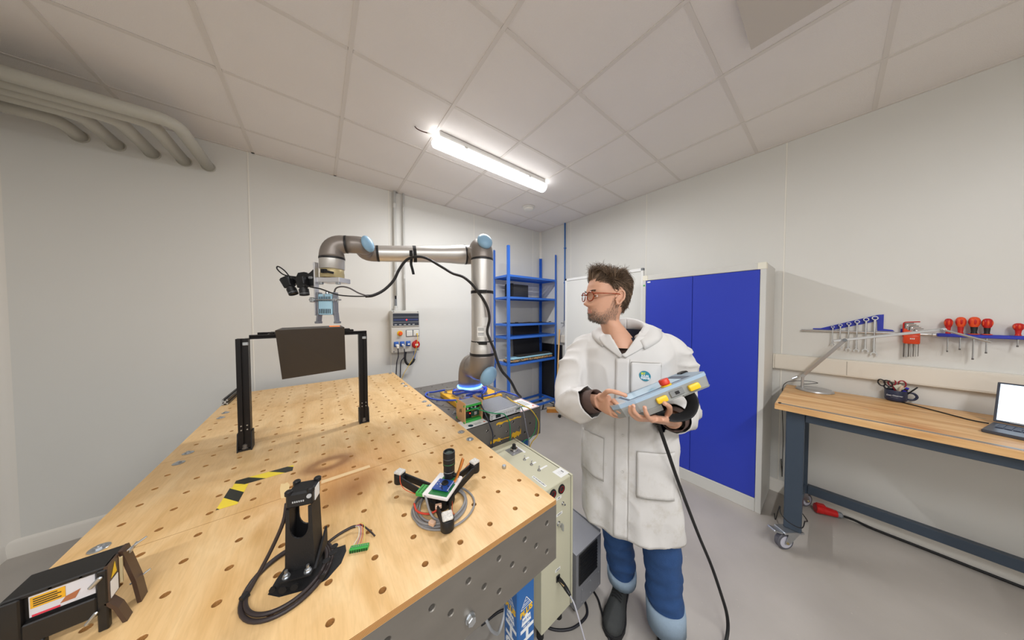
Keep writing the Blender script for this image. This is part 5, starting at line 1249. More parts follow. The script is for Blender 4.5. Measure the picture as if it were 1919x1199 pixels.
pn = thing('folded_plate', 'black folded sheet metal plate resting on the gantry beam', 'plate', (-3.19, -1.65, 1.46))
M_bsh = mat('black_sheet', (66, 62, 60), .5, var=.06, vscale=6)
MB().add([(-3.334, -1.762, 1.478), (-3.050, -1.762, 1.484), (-3.050, -1.46, 1.484), (-3.334, -1.46, 1.478), (-3.334, -1.762, 1.475), (-3.050, -1.762, 1.481), (-3.050, -1.46, 1.481), (-3.334, -1.46, 1.475)],
         [(0, 1, 2, 3), (7, 6, 5, 4), (0, 4, 5, 1), (1, 5, 6, 2), (2, 6, 7, 3), (3, 7, 4, 0)]).build('top_face', M_bsh, pn, fixn=True)
MB().add([(-3.334, -1.764, 1.4785), (-3.050, -1.764, 1.4845), (-3.036, -1.61, 1.216), (-3.329, -1.58, 1.196), (-3.334, -1.761, 1.4785), (-3.050, -1.761, 1.4845), (-3.036, -1.607, 1.216), (-3.329, -1.577, 1.196)],
         [(0, 1, 2, 3), (7, 6, 5, 4), (0, 4, 5, 1), (1, 5, 6, 2), (2, 6, 7, 3), (3, 7, 4, 0)]).build('front_face', M_bsh, pn, fixn=True)
for x, wd, z in ((-3.35, .018, 1.4635), (-3.035, .03, 1.466), (-3.012, .02, 1.4625)): MB().box((x, -1.70, z), (wd, .05, .010 if z < 1.465 else .016), bev=.002).build('spacer', M_prof, pn)
# laser spot under the tool, its light painted as a glowing patch
MB().box((-3.087, -1.59, 1.4846), (.05, .075, .0008)).build('painted_laser_spot', mat('laser_spot_glow', (255, 120, 40), .5, emit=(255, 110, 30), estr=1.6), pn)

# ---- loose profile bar sticking out past the table's left edge
lb_ = thing('profile_bar', 'short black aluminium profile bar lying over the table edge', 'profile bar', (-3.73, -.6, Tz))
profile('bar', (-3.700, -.80, Tz + .021), (-3.690, -.42, Tz + .021), .03, .04, M_prof, lb_, (1, 0, 0))
profile('end_face', (-3.700, -.8005, Tz + .021), (-3.700, -.799, Tz + .021), .029, .039, M_zinc, lb_, (1, 0, 0))

# ---- hazard tape, wood strip, torn tape
M_ty = mat('tape_yellow', (240, 214, 62), .4); M_tk = mat('tape_black', (40, 42, 36), .4)
def hazard(lab, x0, y0, x1, y1, wd, flip, ph):
    a, b = V((x0, y0, Tz)), V((x1, y1, Tz)); d = (b - a); L = d.length; d.normalize(); n = V((-d.y, d.x, 0))
    t = thing('hazard_tape', lab, 'tape', (a + b) / 2, 'hazard tape on the plywood')
    step = .058; sl = wd * 1.15 * flip; k = -3
    def clip(poly):
        for lim, sg in ((0, 1), (L, -1)):
            out = []
            for i in range(len(poly)):
                p, q = poly[i - 1], poly[i]; ip, iq = (p[0] - lim) * sg >= 0, (q[0] - lim) * sg >= 0
                if ip != iq: s = (lim - p[0]) / (q[0] - p[0]); out.append((lim, p[1] + (q[1] - p[1]) * s))
                if iq: out.append(q)
            poly = out
            if not poly: return []
        return poly
    while k * step < L + .2:
        u0 = k * step + ph; u1 = u0 + step
        pl_ = clip([(u0, -wd / 2), (u1, -wd / 2), (u1 + sl, wd / 2), (u0 + sl, wd / 2)])
        if len(pl_) > 2:
            MB().prism([(p[0], p[1]) for p in pl_], a, d, n, .0004).build('stripe', M_ty if k % 2 else M_tk, t)
        k += 1
hazard('hazard tape strip running sideways on the plywood', -3.260, -2.058, -3.43, -2.054, .048, -1, .02)
hazard('hazard tape strip running towards the black device', -3.412, -2.0795, -3.42, -2.205, .05, 1, .0)
tag(MB().box((-3.085, -2.2485, Tz + .0012), (.165, .02, .0024), rot=rotz(.0), bev=.0004).build('wood_strip', mat('pale_wood', (226, 196, 150), .6, var=.05, vscale=30)), 'thin pale wooden strip lying by the scorch mark', 'wood strip')
tag(MB().prism([(-3.289, -2.162), (-3.289, -2.20), (-3.280, -2.265), (-3.27, -2.27), (-3.256, -2.270), (-3.262, -2.25), (-3.2, -2.252), (-3.2, -2.238), (-3.258, -2.238), (-3.262, -2.215), (-3.262, -2.19), (-3.270, -2.165), (-3.279, -2.17)], (0, 0, Tz), (1, 0, 0), (0, 1, 0), .0004).build('masking_tape', mat('masking', (232, 204, 150), .7), fixn=True), 'torn scrap of pale masking tape on the plywood', 'tape')

# ---- printed stand with coiled cable
st = thing('sensor_stand', 'black printed sensor stand with forked column on the plywood table', 'stand', (-3.2, -2.645, Tz))
wD = V((.945, -.327, 0)).normalized(); nD = V((-.327, -.945, 0)).normalized()
SO = V((-3.203, -2.640, 0))
def SP(u, n, z): return SO + wD * u + nD * n + Z_ * z
base = [(-.058, .035), (-.030, .050), (.030, .052), (.060, .040), (.080, .005), (.082, -.030), (.074, -.052), (.058, -.050), (.03, -.055), (-.03, -.055), (-.05, -.045), (-.058, 0)]
MB().prism([(p[0], p[1]) for p in base], SP(0, 0, Tz), wD, nD, .0295).build('base_plate', M_print, st, fixn=True)
for k, (u, n) in enumerate(((-.022, .0505), (.0, .0515), (.052, .045), (-.045, .042))):
    MB().cyl(SP(u, n - .001, Tz + .016), SP(u, n + .003, Tz + .016), .0075 if k < 2 else .006, n=14).build('side_hole_rim', M_blackm, st)
for u, n in ((.052, .02), (.060, .0), (.058, -.02)): MB().cyl(SP(u, n, Tz + .029), SP(u, n, Tz + .0305), .008, n=14).build('cap', M_rubber, st)
zt0, zt1 = Tz + .03, 1.128
def colplate(n, th, mt, nm):
    wb, wt = .030, .0255; zc = 1.085; rr = .0185
    left = [(-wb, zt0), (wb, zt0), (wt, zt1 - .035), (wt, zt1 - .037), (rr, zt1 - .037)]
    arc = [(rr * math.cos(a) , 1.045 + .030 * math.sin(a)) for a in [0 - math.pi * k / 10 for k in range(0, 11)]]
    poly = left + arc + [(-rr, zt1 - .037), (-wt, zt1 - .037)]
    MB().prism(poly, SP(0, n, 0), wD, Z_, th).build(nm, mt, st, fixn=True)
nf = wD.cross(Z_)
sg = 1 if nf.dot(nD) > 0 else -1
colplate(.020, .004, M_print, 'column_front'); colplate(-.026, .004, M_print, 'column_back')
for s in (-1, 1):
    MB().add([SP(s * .030, .020, zt0), SP(s * .030, -.026, zt0), SP(s * .0255, -.026, zt1 - .037), SP(s * .0255, .020, zt1 - .037), SP(s * .027, .020, zt0), SP(s * .027, -.026, zt0), SP(s * .0225, -.026, zt1 - .037), SP(s * .0225, .020, zt1 - .037)],
             [(0, 1, 2, 3), (7, 6, 5, 4), (0, 4, 5, 1), (1, 5, 6, 2), (2, 6, 7, 3), (3, 7, 4, 0)]).build('column_side', M_print, st, fixn=True)
MB().box(SP(0, -.003, zt1 - .019), (.054, .05, .036), frame=fr(wD, -nD), bev=.004).build('sensor_body', M_black, st, 35)
for k in range(6): MB().box(SP(-.012 + .0042 * k, .0224, zt1 - .022), (.0026, .0006, .004), frame=fr(wD, -nD)).build('print_mark', M_ltgrey, st)
for u, n in ((-.022, .016), (.022, .016), (-.022, -.024), (.022, -.024)):
    MB().lathe(SP(u, n, zt1 - .005), (0, 0, 1), [(0, .008), (.008, .008), (.010, .006), (.0101, .0001)], 12).build('corner_post', M_black, st, 40)
MB().cyl(SP(.0215, .0232, zt1 - .012), SP(.0215, .026, zt1 - .012), .005, n=12).build('screw', M_ltgrey, st)
MB().box(SP(.0277, -.004, zt1 - .02), (.0012, .026, .03), frame=fr(wD, -nD)).build('label', M_label, st)
for u in (-.022, .020):
    m = MB().cyl(SP(u, .036, Tz + .0297), SP(u, .036, Tz + .032), .0078, n=14); hexhead(m, SP(u, .036, Tz + .032), (0, 0, 1), .006, .006); m.cyl(SP(u, .036, Tz + .038), SP(u, .036, Tz + .046), .0032, n=8)
    m.build('bolt', M_zinc, st, 30)
m = MB().add([SP(.031, .034, Tz + .03), SP(.036, .034, Tz + .03), SP(.036, -.04, Tz + .075), SP(.031, -.04, Tz + .075), SP(.036, -.04, Tz + .03), SP(.031, -.04, Tz + .03)], [(0, 1, 2, 3), (0, 3, 5), (1, 4, 2), (3, 2, 4, 5)]); m.build('gusset', M_print, st)
MB().prism([(-.03, .018), (.03, .018), (.03, .046), (-.03, .046)], SP(0, 0, Tz + .0296), wD, nD, .0035).build('column_flange', M_print, st, fixn=True)
M_cbl = mat('cable_darkbrown', (52, 44, 44), .45)
cc = thing('sensor_cable', 'dark cable coiled beside the printed stand with loose wire ends', 'cable', (-3.25, -2.64, Tz))
def arc_pts(c, rx, ry, ang, a0, a1, z, n=16):
    out = []
    for k in range(n + 1):
        a = a0 + (a1 - a0) * k / n; x, y = rx * math.cos(a), ry * math.sin(a)
        out.append(V((c[0] + x * math.cos(ang) - y * math.sin(ang), c[1] + x * math.sin(ang) + y * math.cos(ang), z)))
    return out
P = [SP(-.029, .01, 1.10), SP(-.034, .015, 1.06), V((-3.262, -2.632, 1.0)), V((-3.290, -2.634, .945)), V((-3.308, -2.640, Tz + .006))]
P += arc_pts((-3.232, -2.637), .078, .092, -.3, math.pi * 1.02, math.pi * 2.9, Tz + .0045, 22)
P += arc_pts((-3.232, -2.637), .072, .084, -.3, math.pi * 2.95, math.pi * 4.5, Tz + .0095, 20)
MB().tube(catmull(P, 4), .0042, 8).build('coil', M_cbl, cc, True)
MB().ring_tube(arc_pts((-3.230, -2.634), .082, .096, -.3, 0, 2 * math.pi, Tz + .0045, 40)[:-1], .0042, 8).build('coil', M_cbl, cc, True)
P = [V((-3.155, -2.585, Tz + .006)), V((-3.13, -2.578, Tz + .01)), V((-3.10, -2.575, Tz + .012)), V((-3.088, -2.578, Tz + .012))]
MB().tube(catmull(P, 5), .0038, 8).build('tail', M_cbl, cc, True)
MB().tube(catmull([V((-3.09, -2.577, Tz + .012)), V((-3.075, -2.585, Tz + .015)), V((-3.058, -2.612, Tz + .008)), V((-3.046, -2.638, Tz + .002))], 5), .0022, 6).build('tail', M_cbl, cc, True)
for k, col in enumerate(((226, 226, 220), (150, 90, 160), (200, 90, 60), (220, 200, 110))):
    MB().tube(catmull([V((-3.09, -2.577, Tz + .012)), V((-3.082 + .004 * k, -2.60, Tz + .022 + .002 * k)), V((-3.085 + .005 * k, -2.625, Tz + .015)), V((-3.099 + .008 * k, -2.643 - .003 * k, Tz + .010))], 5), .0009, 5).build('wire', mat('wire%d' % k, col, .5), cc, True)
MB().tube([(-3.312, -2.648, Tz + .012), (-3.303, -2.640, Tz + .014)], .0075, 8).build('cable_tie', M_blackm, cc)
tb = thing('terminal_plug', 'small green screw terminal plug lying on the plywood', 'connector', (-3.087, -2.655, Tz))
ft = fr((.9, -.42, 0), (.42, .9, 0)); tc_ = V((-3.087, -2.657, Tz))
MB().box(tc_ + Z_ * .005, (.046, .014, .010), frame=ft, bev=.0008).build('housing', M_green, tb)
for k in range(8): MB().box(tc_ + ft @ V((-.0195 + .0056 * k, -.0068, .004)), (.0036, .003, .0065), frame=ft).build('contact', mat('contact_dark', (20, 60, 30), .5), tb)
for k in range(8): MB().cyl(tc_ + ft @ V((-.0195 + .0056 * k, .001, .0099)), tc_ + ft @ V((-.0195 + .0056 * k, .001, .0108)), .0018, n=8).build('screw', M_zinc, tb)

# ---- three armed camera device
HC = V((-2.842, -2.630, 0))
td = thing('tripod_camera', 'three armed black camera rig with lens and circuit board on the plywood', 'camera rig', zz(HC, Tz))
MB().lathe(zz(HC, Tz), (0, 0, 1), [(0, .042), (.004, .046), (.03, .046), (.034, .040), (.0341, .0001)], 28).build('hub', M_print, td, 40)
M_mesh = mat('sponge_white', (214, 210, 204), .8, var=.5, vscale=220, bump=.4, bscale=200)
for k, (ex_, ey_) in enumerate(((-2.938, -2.478), (-2.690, -2.592), (-2.882, -2.776))):
    e = V((ex_, ey_, 0)); d = (e - HC).normalized(); pr = V((-d.y, d.x, 0)); L = (e - HC).length
    for s in (-1, 1):
        a0, a1 = zz(HC + d * .03 + pr * s * .022, Tz + .022), zz(e - d * .006 + pr * s * .011, Tz + .047)
        MB().box((a0 + a1) / 2, ((a1 - a0).length, .007, .026), frame=fr(a1 - a0, pr), bev=.002).build('arm_plate', M_print, td, 35)
    q = MB().lathe(zz(e, Tz + .030), (0, 0, 1), [(0, .018), (.002, .0195), (.032, .0195), (.034, .018), (.0341, .0001)], 22).build('arm_end', M_print, td, 40)
    MB().box(zz(e, Tz + .0685), (.032, .030, .010), frame=fr(d, pr), bev=.003).build('sponge_pad', M_mesh, q, 35)
    w0 = zz(e - d * .012 + pr * .012, Tz + .066)
    MB().tube(catmull([w0, w0 - d * .015 + pr * .012 - Z_ * .02, zz(e - d * .05 + pr * .022, Tz + .025), zz(HC + d * .05 + pr * .03, Tz + .03)], 5), .0011, 5).build('wire', mat('wire_orange', (226, 84, 44), .5), q, True)
# coil of grey cable beneath
gcb = thing('grey_coil', 'coil of grey cable under the three armed camera rig', 'cable', (-2.845, -2.645, Tz))
M_gc = mat('cable_midgrey', (140, 138, 138), .45)
for k, (r, z, dx) in enumerate(((.088, .0035, 0), (.080, .0035, .002), (.084, .0100, -.003), (.074, .0100, .004), (.095, .0035, .012))):
    MB().ring_tube([V((-2.850 + dx + math.cos(a) * r * (1 + .03 * math.sin(3 * a + k)), -2.645 - dx + math.sin(a) * r, Tz + z)) for a in [2 * math.pi * j / 44 for j in range(44)]], .0033, 8).build('turn', M_gc, gcb, True)
MB().tube(catmull([V((-2.905, -2.655, Tz + .07)), V((-2.905, -2.668, Tz + .06)), V((-2.90, -2.682, Tz + .03)), V((-2.89, -2.70, Tz + .014)), V((-2.87, -2.72, Tz + .012))], 5), .0035, 8).build('lead', M_gc, gcb, True)
MB().tube(catmull([V((-2.925, -2.605, Tz + .02)), V((-2.925, -2.64, Tz + .016)), V((-2.90, -2.675, Tz + .018)), V((-2.87, -2.69, Tz + .03))], 5), .003, 8).build('lead', mat('cable_red', (214, 72, 52), .5), gcb, True)
MB().box(V((-2.905, -2.716, Tz + .019)), (.014, .02, .012), rot=rotz(.5), bev=.002).build('plug', mat('clear_plug', (212, 176, 150), .25), gcb)
MB().box(V((-2.874, -2.688, Tz + .038)), (.014, .02, .011), rot=rotz(1.2), bev=.002).build('plug', mat('clear_plug', (212, 176, 150), .25), gcb)
# board carrier
bu = V((.62, -.785, 0)).normalized(); bv = V((.785, .62, 0)).normalized(); BC = V((-2.842, -2.650, .978))
MB().box(BC - Z_ * .025, (.05, .06, .042), frame=fr(bu, bv), bev=.003).build('mast', M_print, td)
cr = MB().box(BC, (.090, .112, .012), frame=fr(bu, bv), bev=.003).build('carrier', mat('print_white', (228, 224, 224), .5), td, 35)
MB().box(BC + bu * .008 - bv * .022 + Z_ * .0065, (.064, .06, .002), frame=fr(bu, bv)).build('circuit_board', mat('pcb_green', (40, 120, 62), .4, var=.3, vscale=120), cr)
pcb = MB().box(BC + bu * .008 - bv * .012 + Z_ * .013, (.056, .05, .003), frame=fr(bu, bv)).build('blue_board', mat('pcb_blue', (34, 72, 150), .4, var=.2, vscale=140), td)
for u, v_ in ((-.02, -.03), (.036, -.03), (-.02, .008), (.036, .008)): MB().cyl(BC + bu * u + bv * v_ + Z_ * .0075, BC + bu * u + bv * v_ + Z_ * .0118, .002, n=8).build('standoff', M_zinc, pcb)
MB().lathe(BC + bu * .01 - bv * .006 + Z_ * .0146, (0, 0, 1), [(0, .0115), (.002, .0115), (.004, .009), (.006, .009), (.0061, .0001)], 20).build('dial', M_black, pcb, 40)
for k in range(12):
    random.seed(40 + k); MB().box(BC + bu * (.008 + random.uniform(-.024, .024)) + bv * (-.012 + random.uniform(-.022, .022)) + Z_ * .0152, (random.uniform(.002, .006), random.uniform(.002, .005), .0014), frame=fr(bu, bv)).build('chip', M_ltgrey if k % 2 else M_ink, pcb)
for k in range(9): MB().cyl(BC + bu * .034 + bv * (-.034 + .0054 * k) + Z_ * .0146, BC + bu * .034 + bv * (-.034 + .0054 * k) + Z_ * .0156, .0014, n=8).build('pin_hole', M_label, pcb)
tbk = MB().box(BC - bu * .058 - bv * .028 - Z_ * .006, (.030, .042, .012), frame=fr(bu, bv), bev=.001).build('terminal_block', M_green, td)
for r in range(2):
    for k in range(6):
        MB().cyl(BC + bu * (-.064 + .012 * r) + bv * (-.044 + .0064 * k) - Z_ * .0001, BC + bu * (-.064 + .012 * r) + bv * (-.044 + .0064 * k) + Z_ * .0008, .0021, n=8).build('terminal_screw', M_ink, tbk)
LB = BC + bv * .034 + bu * .004
MB().box(LB + Z_ * .0075, (.042, .036, .003), frame=fr(bu, bv)).build('camera_board', mat('pcb_green', (40, 120, 62), .4), td)
ln = MB().lathe(LB + Z_ * .009, (0, 0, 1), [(0, .0165), (.012, .0165), (.0125, .019), (.045, .019), (.0455, .0205), (.088, .0205), (.092, .0195), (.092, .0165), (.086, .0155), (.0858, .0001)], 32).build('lens', M_black, td, 40)
for z, c in ((.024, M_ltgrey), (.052, mat('ring_green', (60, 150, 90), .4)), (.070, M_grey)): MB().lathe(LB + Z_ * (.009 + z), (0, 0, 1), [(0, .0206 if z > .04 else .0191), (.0012, .0206 if z > .04 else .0191)], 32, cap=False).build('lens_ring', c, ln, 40)
MB().lathe(LB + Z_ * .0950, (0, 0, 1), [(0, .0150), (.0012, .012), (.002, .006), (.0021, .0001)], 24).build('glass', mat('lens_glass', (60, 74, 72), .05), ln, 40)
MB().cyl(LB + Z_ * .02 + bu * .018, LB + Z_ * .02 + bu * .036, .007, n=12).build('lock_screw', M_black, ln, 40)
# orange ribbon cable
pts = [BC + bv * .008 + bu * .036 + Z_ * .0148, BC + bv * .016 + bu * .040 + Z_ * .022, BC + bv * .026 + bu * .046 + Z_ * .045, BC + bv * .036 + bu * .050 + Z_ * .066, BC + bv * .048 + bu * .050 + Z_ * .074, BC + bv * .058 + bu * .046 + Z_ * .064, BC + bv * .060 + bu * .038 + Z_ * .040, BC + bv * .052 + bu * .028 + Z_ * .016, BC + bv * .046 + bu * .022 + Z_ * .0098]
m = MB(); C_ = catmull(pts, 6); wv = (bu * .8 - bv * .6).normalized() * .0065
rings = []
for i, p in enumerate(C_):
    t = (C_[min(i + 1, len(C_) - 1)] - C_[max(i - 1, 0)]).normalized(); nn = t.cross(wv).normalized() * .0003
    rings.append([p + wv + nn, p - wv + nn, p - wv - nn, p + wv - nn])
m.loft(rings); m.build('ribbon_cable', mat('ribbon_orange', (206, 124, 52), .35), td, True, fixn=True)

# ---- black frame device at the lower left corner
fx0, fx1, fyf, fyb, fz1 = -3.628, -3.518, -2.540, -2.472, 1.040
fd = thing('scanner_frame', 'black frame device with warning labels at the near left table corner', 'device', ((fx0 + fx1) / 2, -2.5, Tz))
M_fr = mat('frame_black', (30, 29, 29), .4, var=.05, vscale=20)
MB().bx(fx0, fx1, fyf + .004, fyb, fz1 - .008, fz1, bev=.002).build('top_plate', M_fr, fd, 35)
MB().prism([(fx0, fz1 - .008), (fx0 - .0, .97), (fx1, .97), (fx1, fz1 - .008)], (0, fyf + .014, 0), (1, 0, 0), (0, 0, 1), .003).build('recess_back', M_fr, fd, fixn=True)
for a, b, c, d in ((fx0, fx0 + .02, Tz, fz1 - .004), (fx1 - .013, fx1, Tz, fz1 - .004), (fx0 + .02, fx1 - .013, .945, .985), (fx0 + .02, fx0 + .042, Tz, .945)):
    MB().bx(a, b, fyf, fyf + .012, c, d, bev=.002).build('front_frame', M_fr, fd, 35)
MB().bx(fx0, fx0 + .006, fyf + .013, fyb, Tz, fz1 - .009, bev=.001).build('left_wall', M_fr, fd)
lbp = MB().bx(-3.603, -3.534, fyf + .008, fyf + .0105, .990, 1.033, bev=.0005).build('label_plate', mat('label_sheet', (208, 208, 214), .35), fd)
yl = MB().bx(-3.601, -3.566, fyf + .0072, fyf + .0079, 1.007, 1.028).build('warning_label', mat('warn_yellow', (224, 168, 40), .5), fd)
for k in range(4): MB().bx(-3.598, -3.570 - .004 * (k % 2), fyf + .0066, fyf + .0071, 1.0105 + .0042 * k, 1.0122 + .0042 * k).build('print_line', M_ink, yl)
MB().prism([(-3.572, .997), (-3.556, .997), (-3.550, 1.012), (-3.566, 1.007)], (0, fyf + .0078, 0), (1, 0, 0), (0, 0, 1), .0005).build('brown_print', mat('print_brown', (166, 104, 70), .5), fd)
MB().bx(-3.600, -3.572, fyf + .0072, fyf + .0079, .991, .9945).build('red_print', mat('print_red', (214, 60, 80), .5), fd)
for x in (-3.58, -3.548): MB().cyl((x, fyf + .008, 1.0355), (x, fyf + .004, 1.0355), .0022, n=8).build('screw', M_zinc, fd)
MB().box((-3.530, fyf - .003, 1.018), (.007, .005, .022), rot=Matrix.Rotation(.7, 3, 'Y'), bev=.002).build('latch', M_zinc, fd)
MB().box((-3.536, fyf - .003, .948), (.006, .005, .024), rot=Matrix.Rotation(.6, 3, 'Y'), bev=.002).build('latch', M_zinc, fd)
M_brn_refl = mat('frame_brown_reflection', (72, 54, 44), .35)  # black side plates, with a brownish reflection put into their base colour
MB().add([(fx1 + .001, fyf + .002, fz1), (fx1 + .001, fyb - .03, fz1), (fx1 + .001, fyb - .03, .965), (fx1 + .001, fyf + .002, .965), (fx1 - .004, fyf + .002, fz1), (fx1 - .004, fyb - .03, fz1), (fx1 - .004, fyb - .03, .965), (fx1 - .004, fyf + .002, .965)],
         [(0, 1, 2, 3), (7, 6, 5, 4), (0, 4, 5, 1), (1, 5, 6, 2), (2, 6, 7, 3), (3, 7, 4, 0)]).build('side_plate', M_brn_refl, fd, fixn=True)
MB().loft([[V((x, y, z)) for x, y in ((xo, fyb - .026), (xo, fyb), (xo - .006, fyb), (xo - .006, fyb - .026))] for z, xo in ((Tz, fx1 + .026), (.96, fx1 + .02), (fz1, fx1 + .004))]).build('rear_cheek', M_brn_refl, fd, fixn=True)
MB().loft([[V((x, y, z)) for x, y in ((xo, fyf), (xo, fyf + .02), (xo - .006, fyf + .02), (xo - .006, fyf))] for z, xo in ((Tz, fx1 + .022), (.945, fx1 + .012), (.965, fx1 + .001))]).build('front_cheek', M_brn_refl, fd, fixn=True)
MB().prism([(-2.530, 1.008), (-2.512, 1.010), (-2.517, 1.034)], (fx1 + .0012, 0, 0), (0, 1, 0), (0, 0, 1), .0005).build('warning_triangle', M_yellow, fd)
MB().bx(fx1 + .0012, fx1 + .0018, -2.533, -2.509, .968, 1.003).build('side_label', M_label, fd)
MB().bx(fx1 + .002, fx1 + .005, -2.5035, -2.4995, .975, 1.03).build('edge_strip', mat('strip_cream', (214, 200, 160), .5), fd)
for y, z in ((-2.486, 1.03), (-2.476, .945)):
    MB().cyl((fx1 + .004, y, z), (fx1 + .03, y + .008, z + .014), .0024, n=8).build('bolt', M_chrome, fd, 40)
    for s in (-1, 1): MB().box((fx1 + .014, y + s * .008, z + .004), (.003, .012, .008), bev=.001).build('wing', M_zinc, fd)
# ================================================================== THINGS ON THE ROBOT TABLE
rz = RZ + .0003
sh_ = thing('safety_sheet', 'white printed safety sheet with red border on the robot table corner', 'sheet', (-2.0, -2.06, rz))
MB().bx(-2.10, -1.922, -2.168, -1.96, rz, rz + .0006).build('paper', M_label, sh_)
M_rb = mat('print_red2', (176, 40, 50), .5)
for a in ((-2.095, -1.927, -2.164, -2.159), (-2.095, -1.927, -1.969, -1.964), (-2.095, -2.090, -2.158, -1.970), (-1.932, -1.927, -2.158, -1.970)): MB().bx(a[0], a[1], a[2], a[3], rz + .0007, rz + .001).build('border', M_rb, sh_)
for k in range(9): MB().bx(-2.075 + .0145 * k, -2.070 + .0145 * k, -2.10, -1.99 - .006 * (k % 3), rz + .0007, rz + .001).build('text_line', M_grey, sh_)
MB().prism([(-1.965, -2.135), (-1.945, -2.145), (-1.948, -2.12)], (0, 0, rz + .0007), (1, 0, 0), (0, 1, 0), .0003).build('warning_sign', M_orange, sh_)
s2 = thing('instruction_card', 'white instruction card under the small wooden electronics box', 'card', (-2.41, -2.135, rz))
MB().bx(-2.505, -2.352, -2.165, -2.05, rz, rz + .0006).build('paper', M_label, s2)
MB().lathe((-2.462, -2.140, rz + .0007), (0, 0, 1), [(0, .016), (.0003, .016), (.0004, .0001)], 20).build('emblem', mat('emblem_teal', (40, 70, 84), .5), s2)
MB().prism([(-2.376, -2.145), (-2.36, -2.145), (-2.368, -2.130)], (0, 0, rz + .0007), (1, 0, 0), (0, 1, 0), .0003).build('warning_sign', M_orange, s2)
for k in range(3): MB().bx(-2.44, -2.39, -2.150 + .010 * k, -2.147 + .010 * k, rz + .0007, rz + .001).build('text_line', M_grey, s2)
# silver ribbed controller
ct = thing('controller_unit', 'silver ribbed controller unit sitting at the robot table front edge', 'controller', (-2.225, -2.05, rz))
M_ct = mat('controller_silver', (200, 202, 206), .35, .5)
zc0, zc1 = rz + .009, .945
MB().bx(-2.342, -2.106, -2.168, -1.932, zc0, zc1 - .004, bev=.002).build('case', M_ct, ct)
for k in range(26): MB().bx(-2.338 + .0089 * k, -2.333 + .0089 * k, -2.155, -1.935, zc1 - .0045, zc1 + .001).build('fin', M_ct, ct)
MB().bx(-2.344, -2.104, -2.174, -2.1682, zc0, zc1 + .001, bev=.001).build('front_panel', mat('panel_silver', (214, 215, 218), .35, .3), ct)
MB().bx(-2.306, -2.268, -2.1755, -2.1742, .909, .930, bev=.0005).build('display', mat('display_dark', (40, 48, 52), .15), ct)
for k in range(5): MB().bx(-2.245 + .017 * k, -2.232 + .017 * k, -2.1755, -2.1742, .918, .931, bev=.0005).build('button', M_ltgrey, ct)
for x, z in ((-2.145, .928), (-2.145, .915), (-2.128, .926), (-2.335, .925), (-2.335, .912)): MB().cyl((x, -2.1742, z), (x, -2.177, z), .003, n=8).build('port', M_black, ct)
for x in (-2.335, -2.12):
    for y in (-2.15, -1.95): MB().cyl((x, y, rz), (x, y, zc0 + .001), .009, n=10).build('foot', M_rubber, ct)
MB().bx(-2.3445, -2.3425, -2.16, -2.09, zc0 + .004, zc1 - .006).build('side_grille', M_black, ct)
# wooden electronics box with green board
eb2 = thing('electronics_box', 'small wooden box with green frame holding a circuit board', 'electronics box', (-2.418, -2.04, rz))
M_mdf = mat('laser_ply', (206, 164, 116), .6, var=.06, vscale=20)
b0 = rz + .0008
for x in (-2.480, -2.362): MB().bx(x, x + .006, -2.100, -1.985, b0, 1.018).build('side_panel', M_mdf, eb2)
MB().tube(catmull([(-2.4806, -2.03, .945), (-2.4806, -2.036, .968), (-2.4806, -2.042, .95), (-2.4806, -2.048, .972), (-2.4806, -2.056, .952), (-2.4806, -2.06, .975)], 4), .0009, 5).build('pen_scribble', M_ink, eb2)
for z in (b0, .988): MB().bx(-2.4735, -2.3625, -2.098, -1.99, z, z + .014, bev=.002).build('green_rail', M_green, eb2)
MB().bx(-2.47, -2.366, -2.094, -1.992, 1.0022, 1.006).build('top_card', M_ltgrey, eb2)
MB().bx(-2.472, -2.364, -2.07, -2.066, b0 + .015, .987).build('back_panel', M_black, eb2)
MB().bx(-2.470, -2.368, -2.098, -2.090, .966, .972).build('green_bar', M_green, eb2)
bd = MB().bx(-2.428, -2.372, -2.082, -2.079, .915, .962).build('circuit_board', mat('pcb_dark', (22, 60, 46), .4, var=.3, vscale=160), eb2)
for k in range(10): MB().bx(-2.424 + .0052 * k, -2.421 + .0052 * k, -2.085, -2.0822, .957, .960).build('pin', mat('pin_gold', (214, 180, 80), .3, .8), bd)
for k in range(10): MB().bx(-2.424 + .0052 * k, -2.421 + .0052 * k, -2.085, -2.0822, .917, .920).build('pin', mat('pin_gold', (214, 180, 80), .3, .8), bd)
MB().bx(-2.408, -2.388, -2.087, -2.0822, .928, .948).build('chip', M_chrome, bd)
MB().ell((-2.436, -2.084, .944), (.0035, .003, .0035), 10, 6).build('led', mat('led_red', (255, 40, 30), .3, emit=(255, 40, 30), estr=6), eb2, True)
for k in range(6): MB().bx(-2.462 + .013 * k, -2.453 + .013 * k, -2.098, -2.0905, .976, .986).build('socket', M_black if k % 2 else M_ltgrey, eb2)
for y in (-2.095, -1.992):
    for z in (b0 + .006, 1.0): MB().cyl((-2.4802, y, z), (-2.484, y, z), .006, n=10).build('corner_plug', M_green, eb2)
def cabl(nm, lab, pts, r, col, cat='cable'):
    return tag(MB().tube(catmull(pts, 7), r, 8).build(nm, mat('c_' + nm, col, .45), smooth=True, org=pts[0]), lab, cat)
cabl('green_network_cable', 'green network cable running from the electronics box over the table edge', [(-2.44, -2.10, .982), (-2.42, -2.14, .985), (-2.38, -2.19, .972), (-2.32, -2.20, .950), (-2.265, -2.20, .934), (-2.228, -2.20, .889), (-2.212, -2.198, .833), (-2.21, -2.195, .757), (-2.212, -2.19, .6), (-2.22, -2.186, .3), (-2.22, -2.186, .006)], .0035, (30, 130, 84))
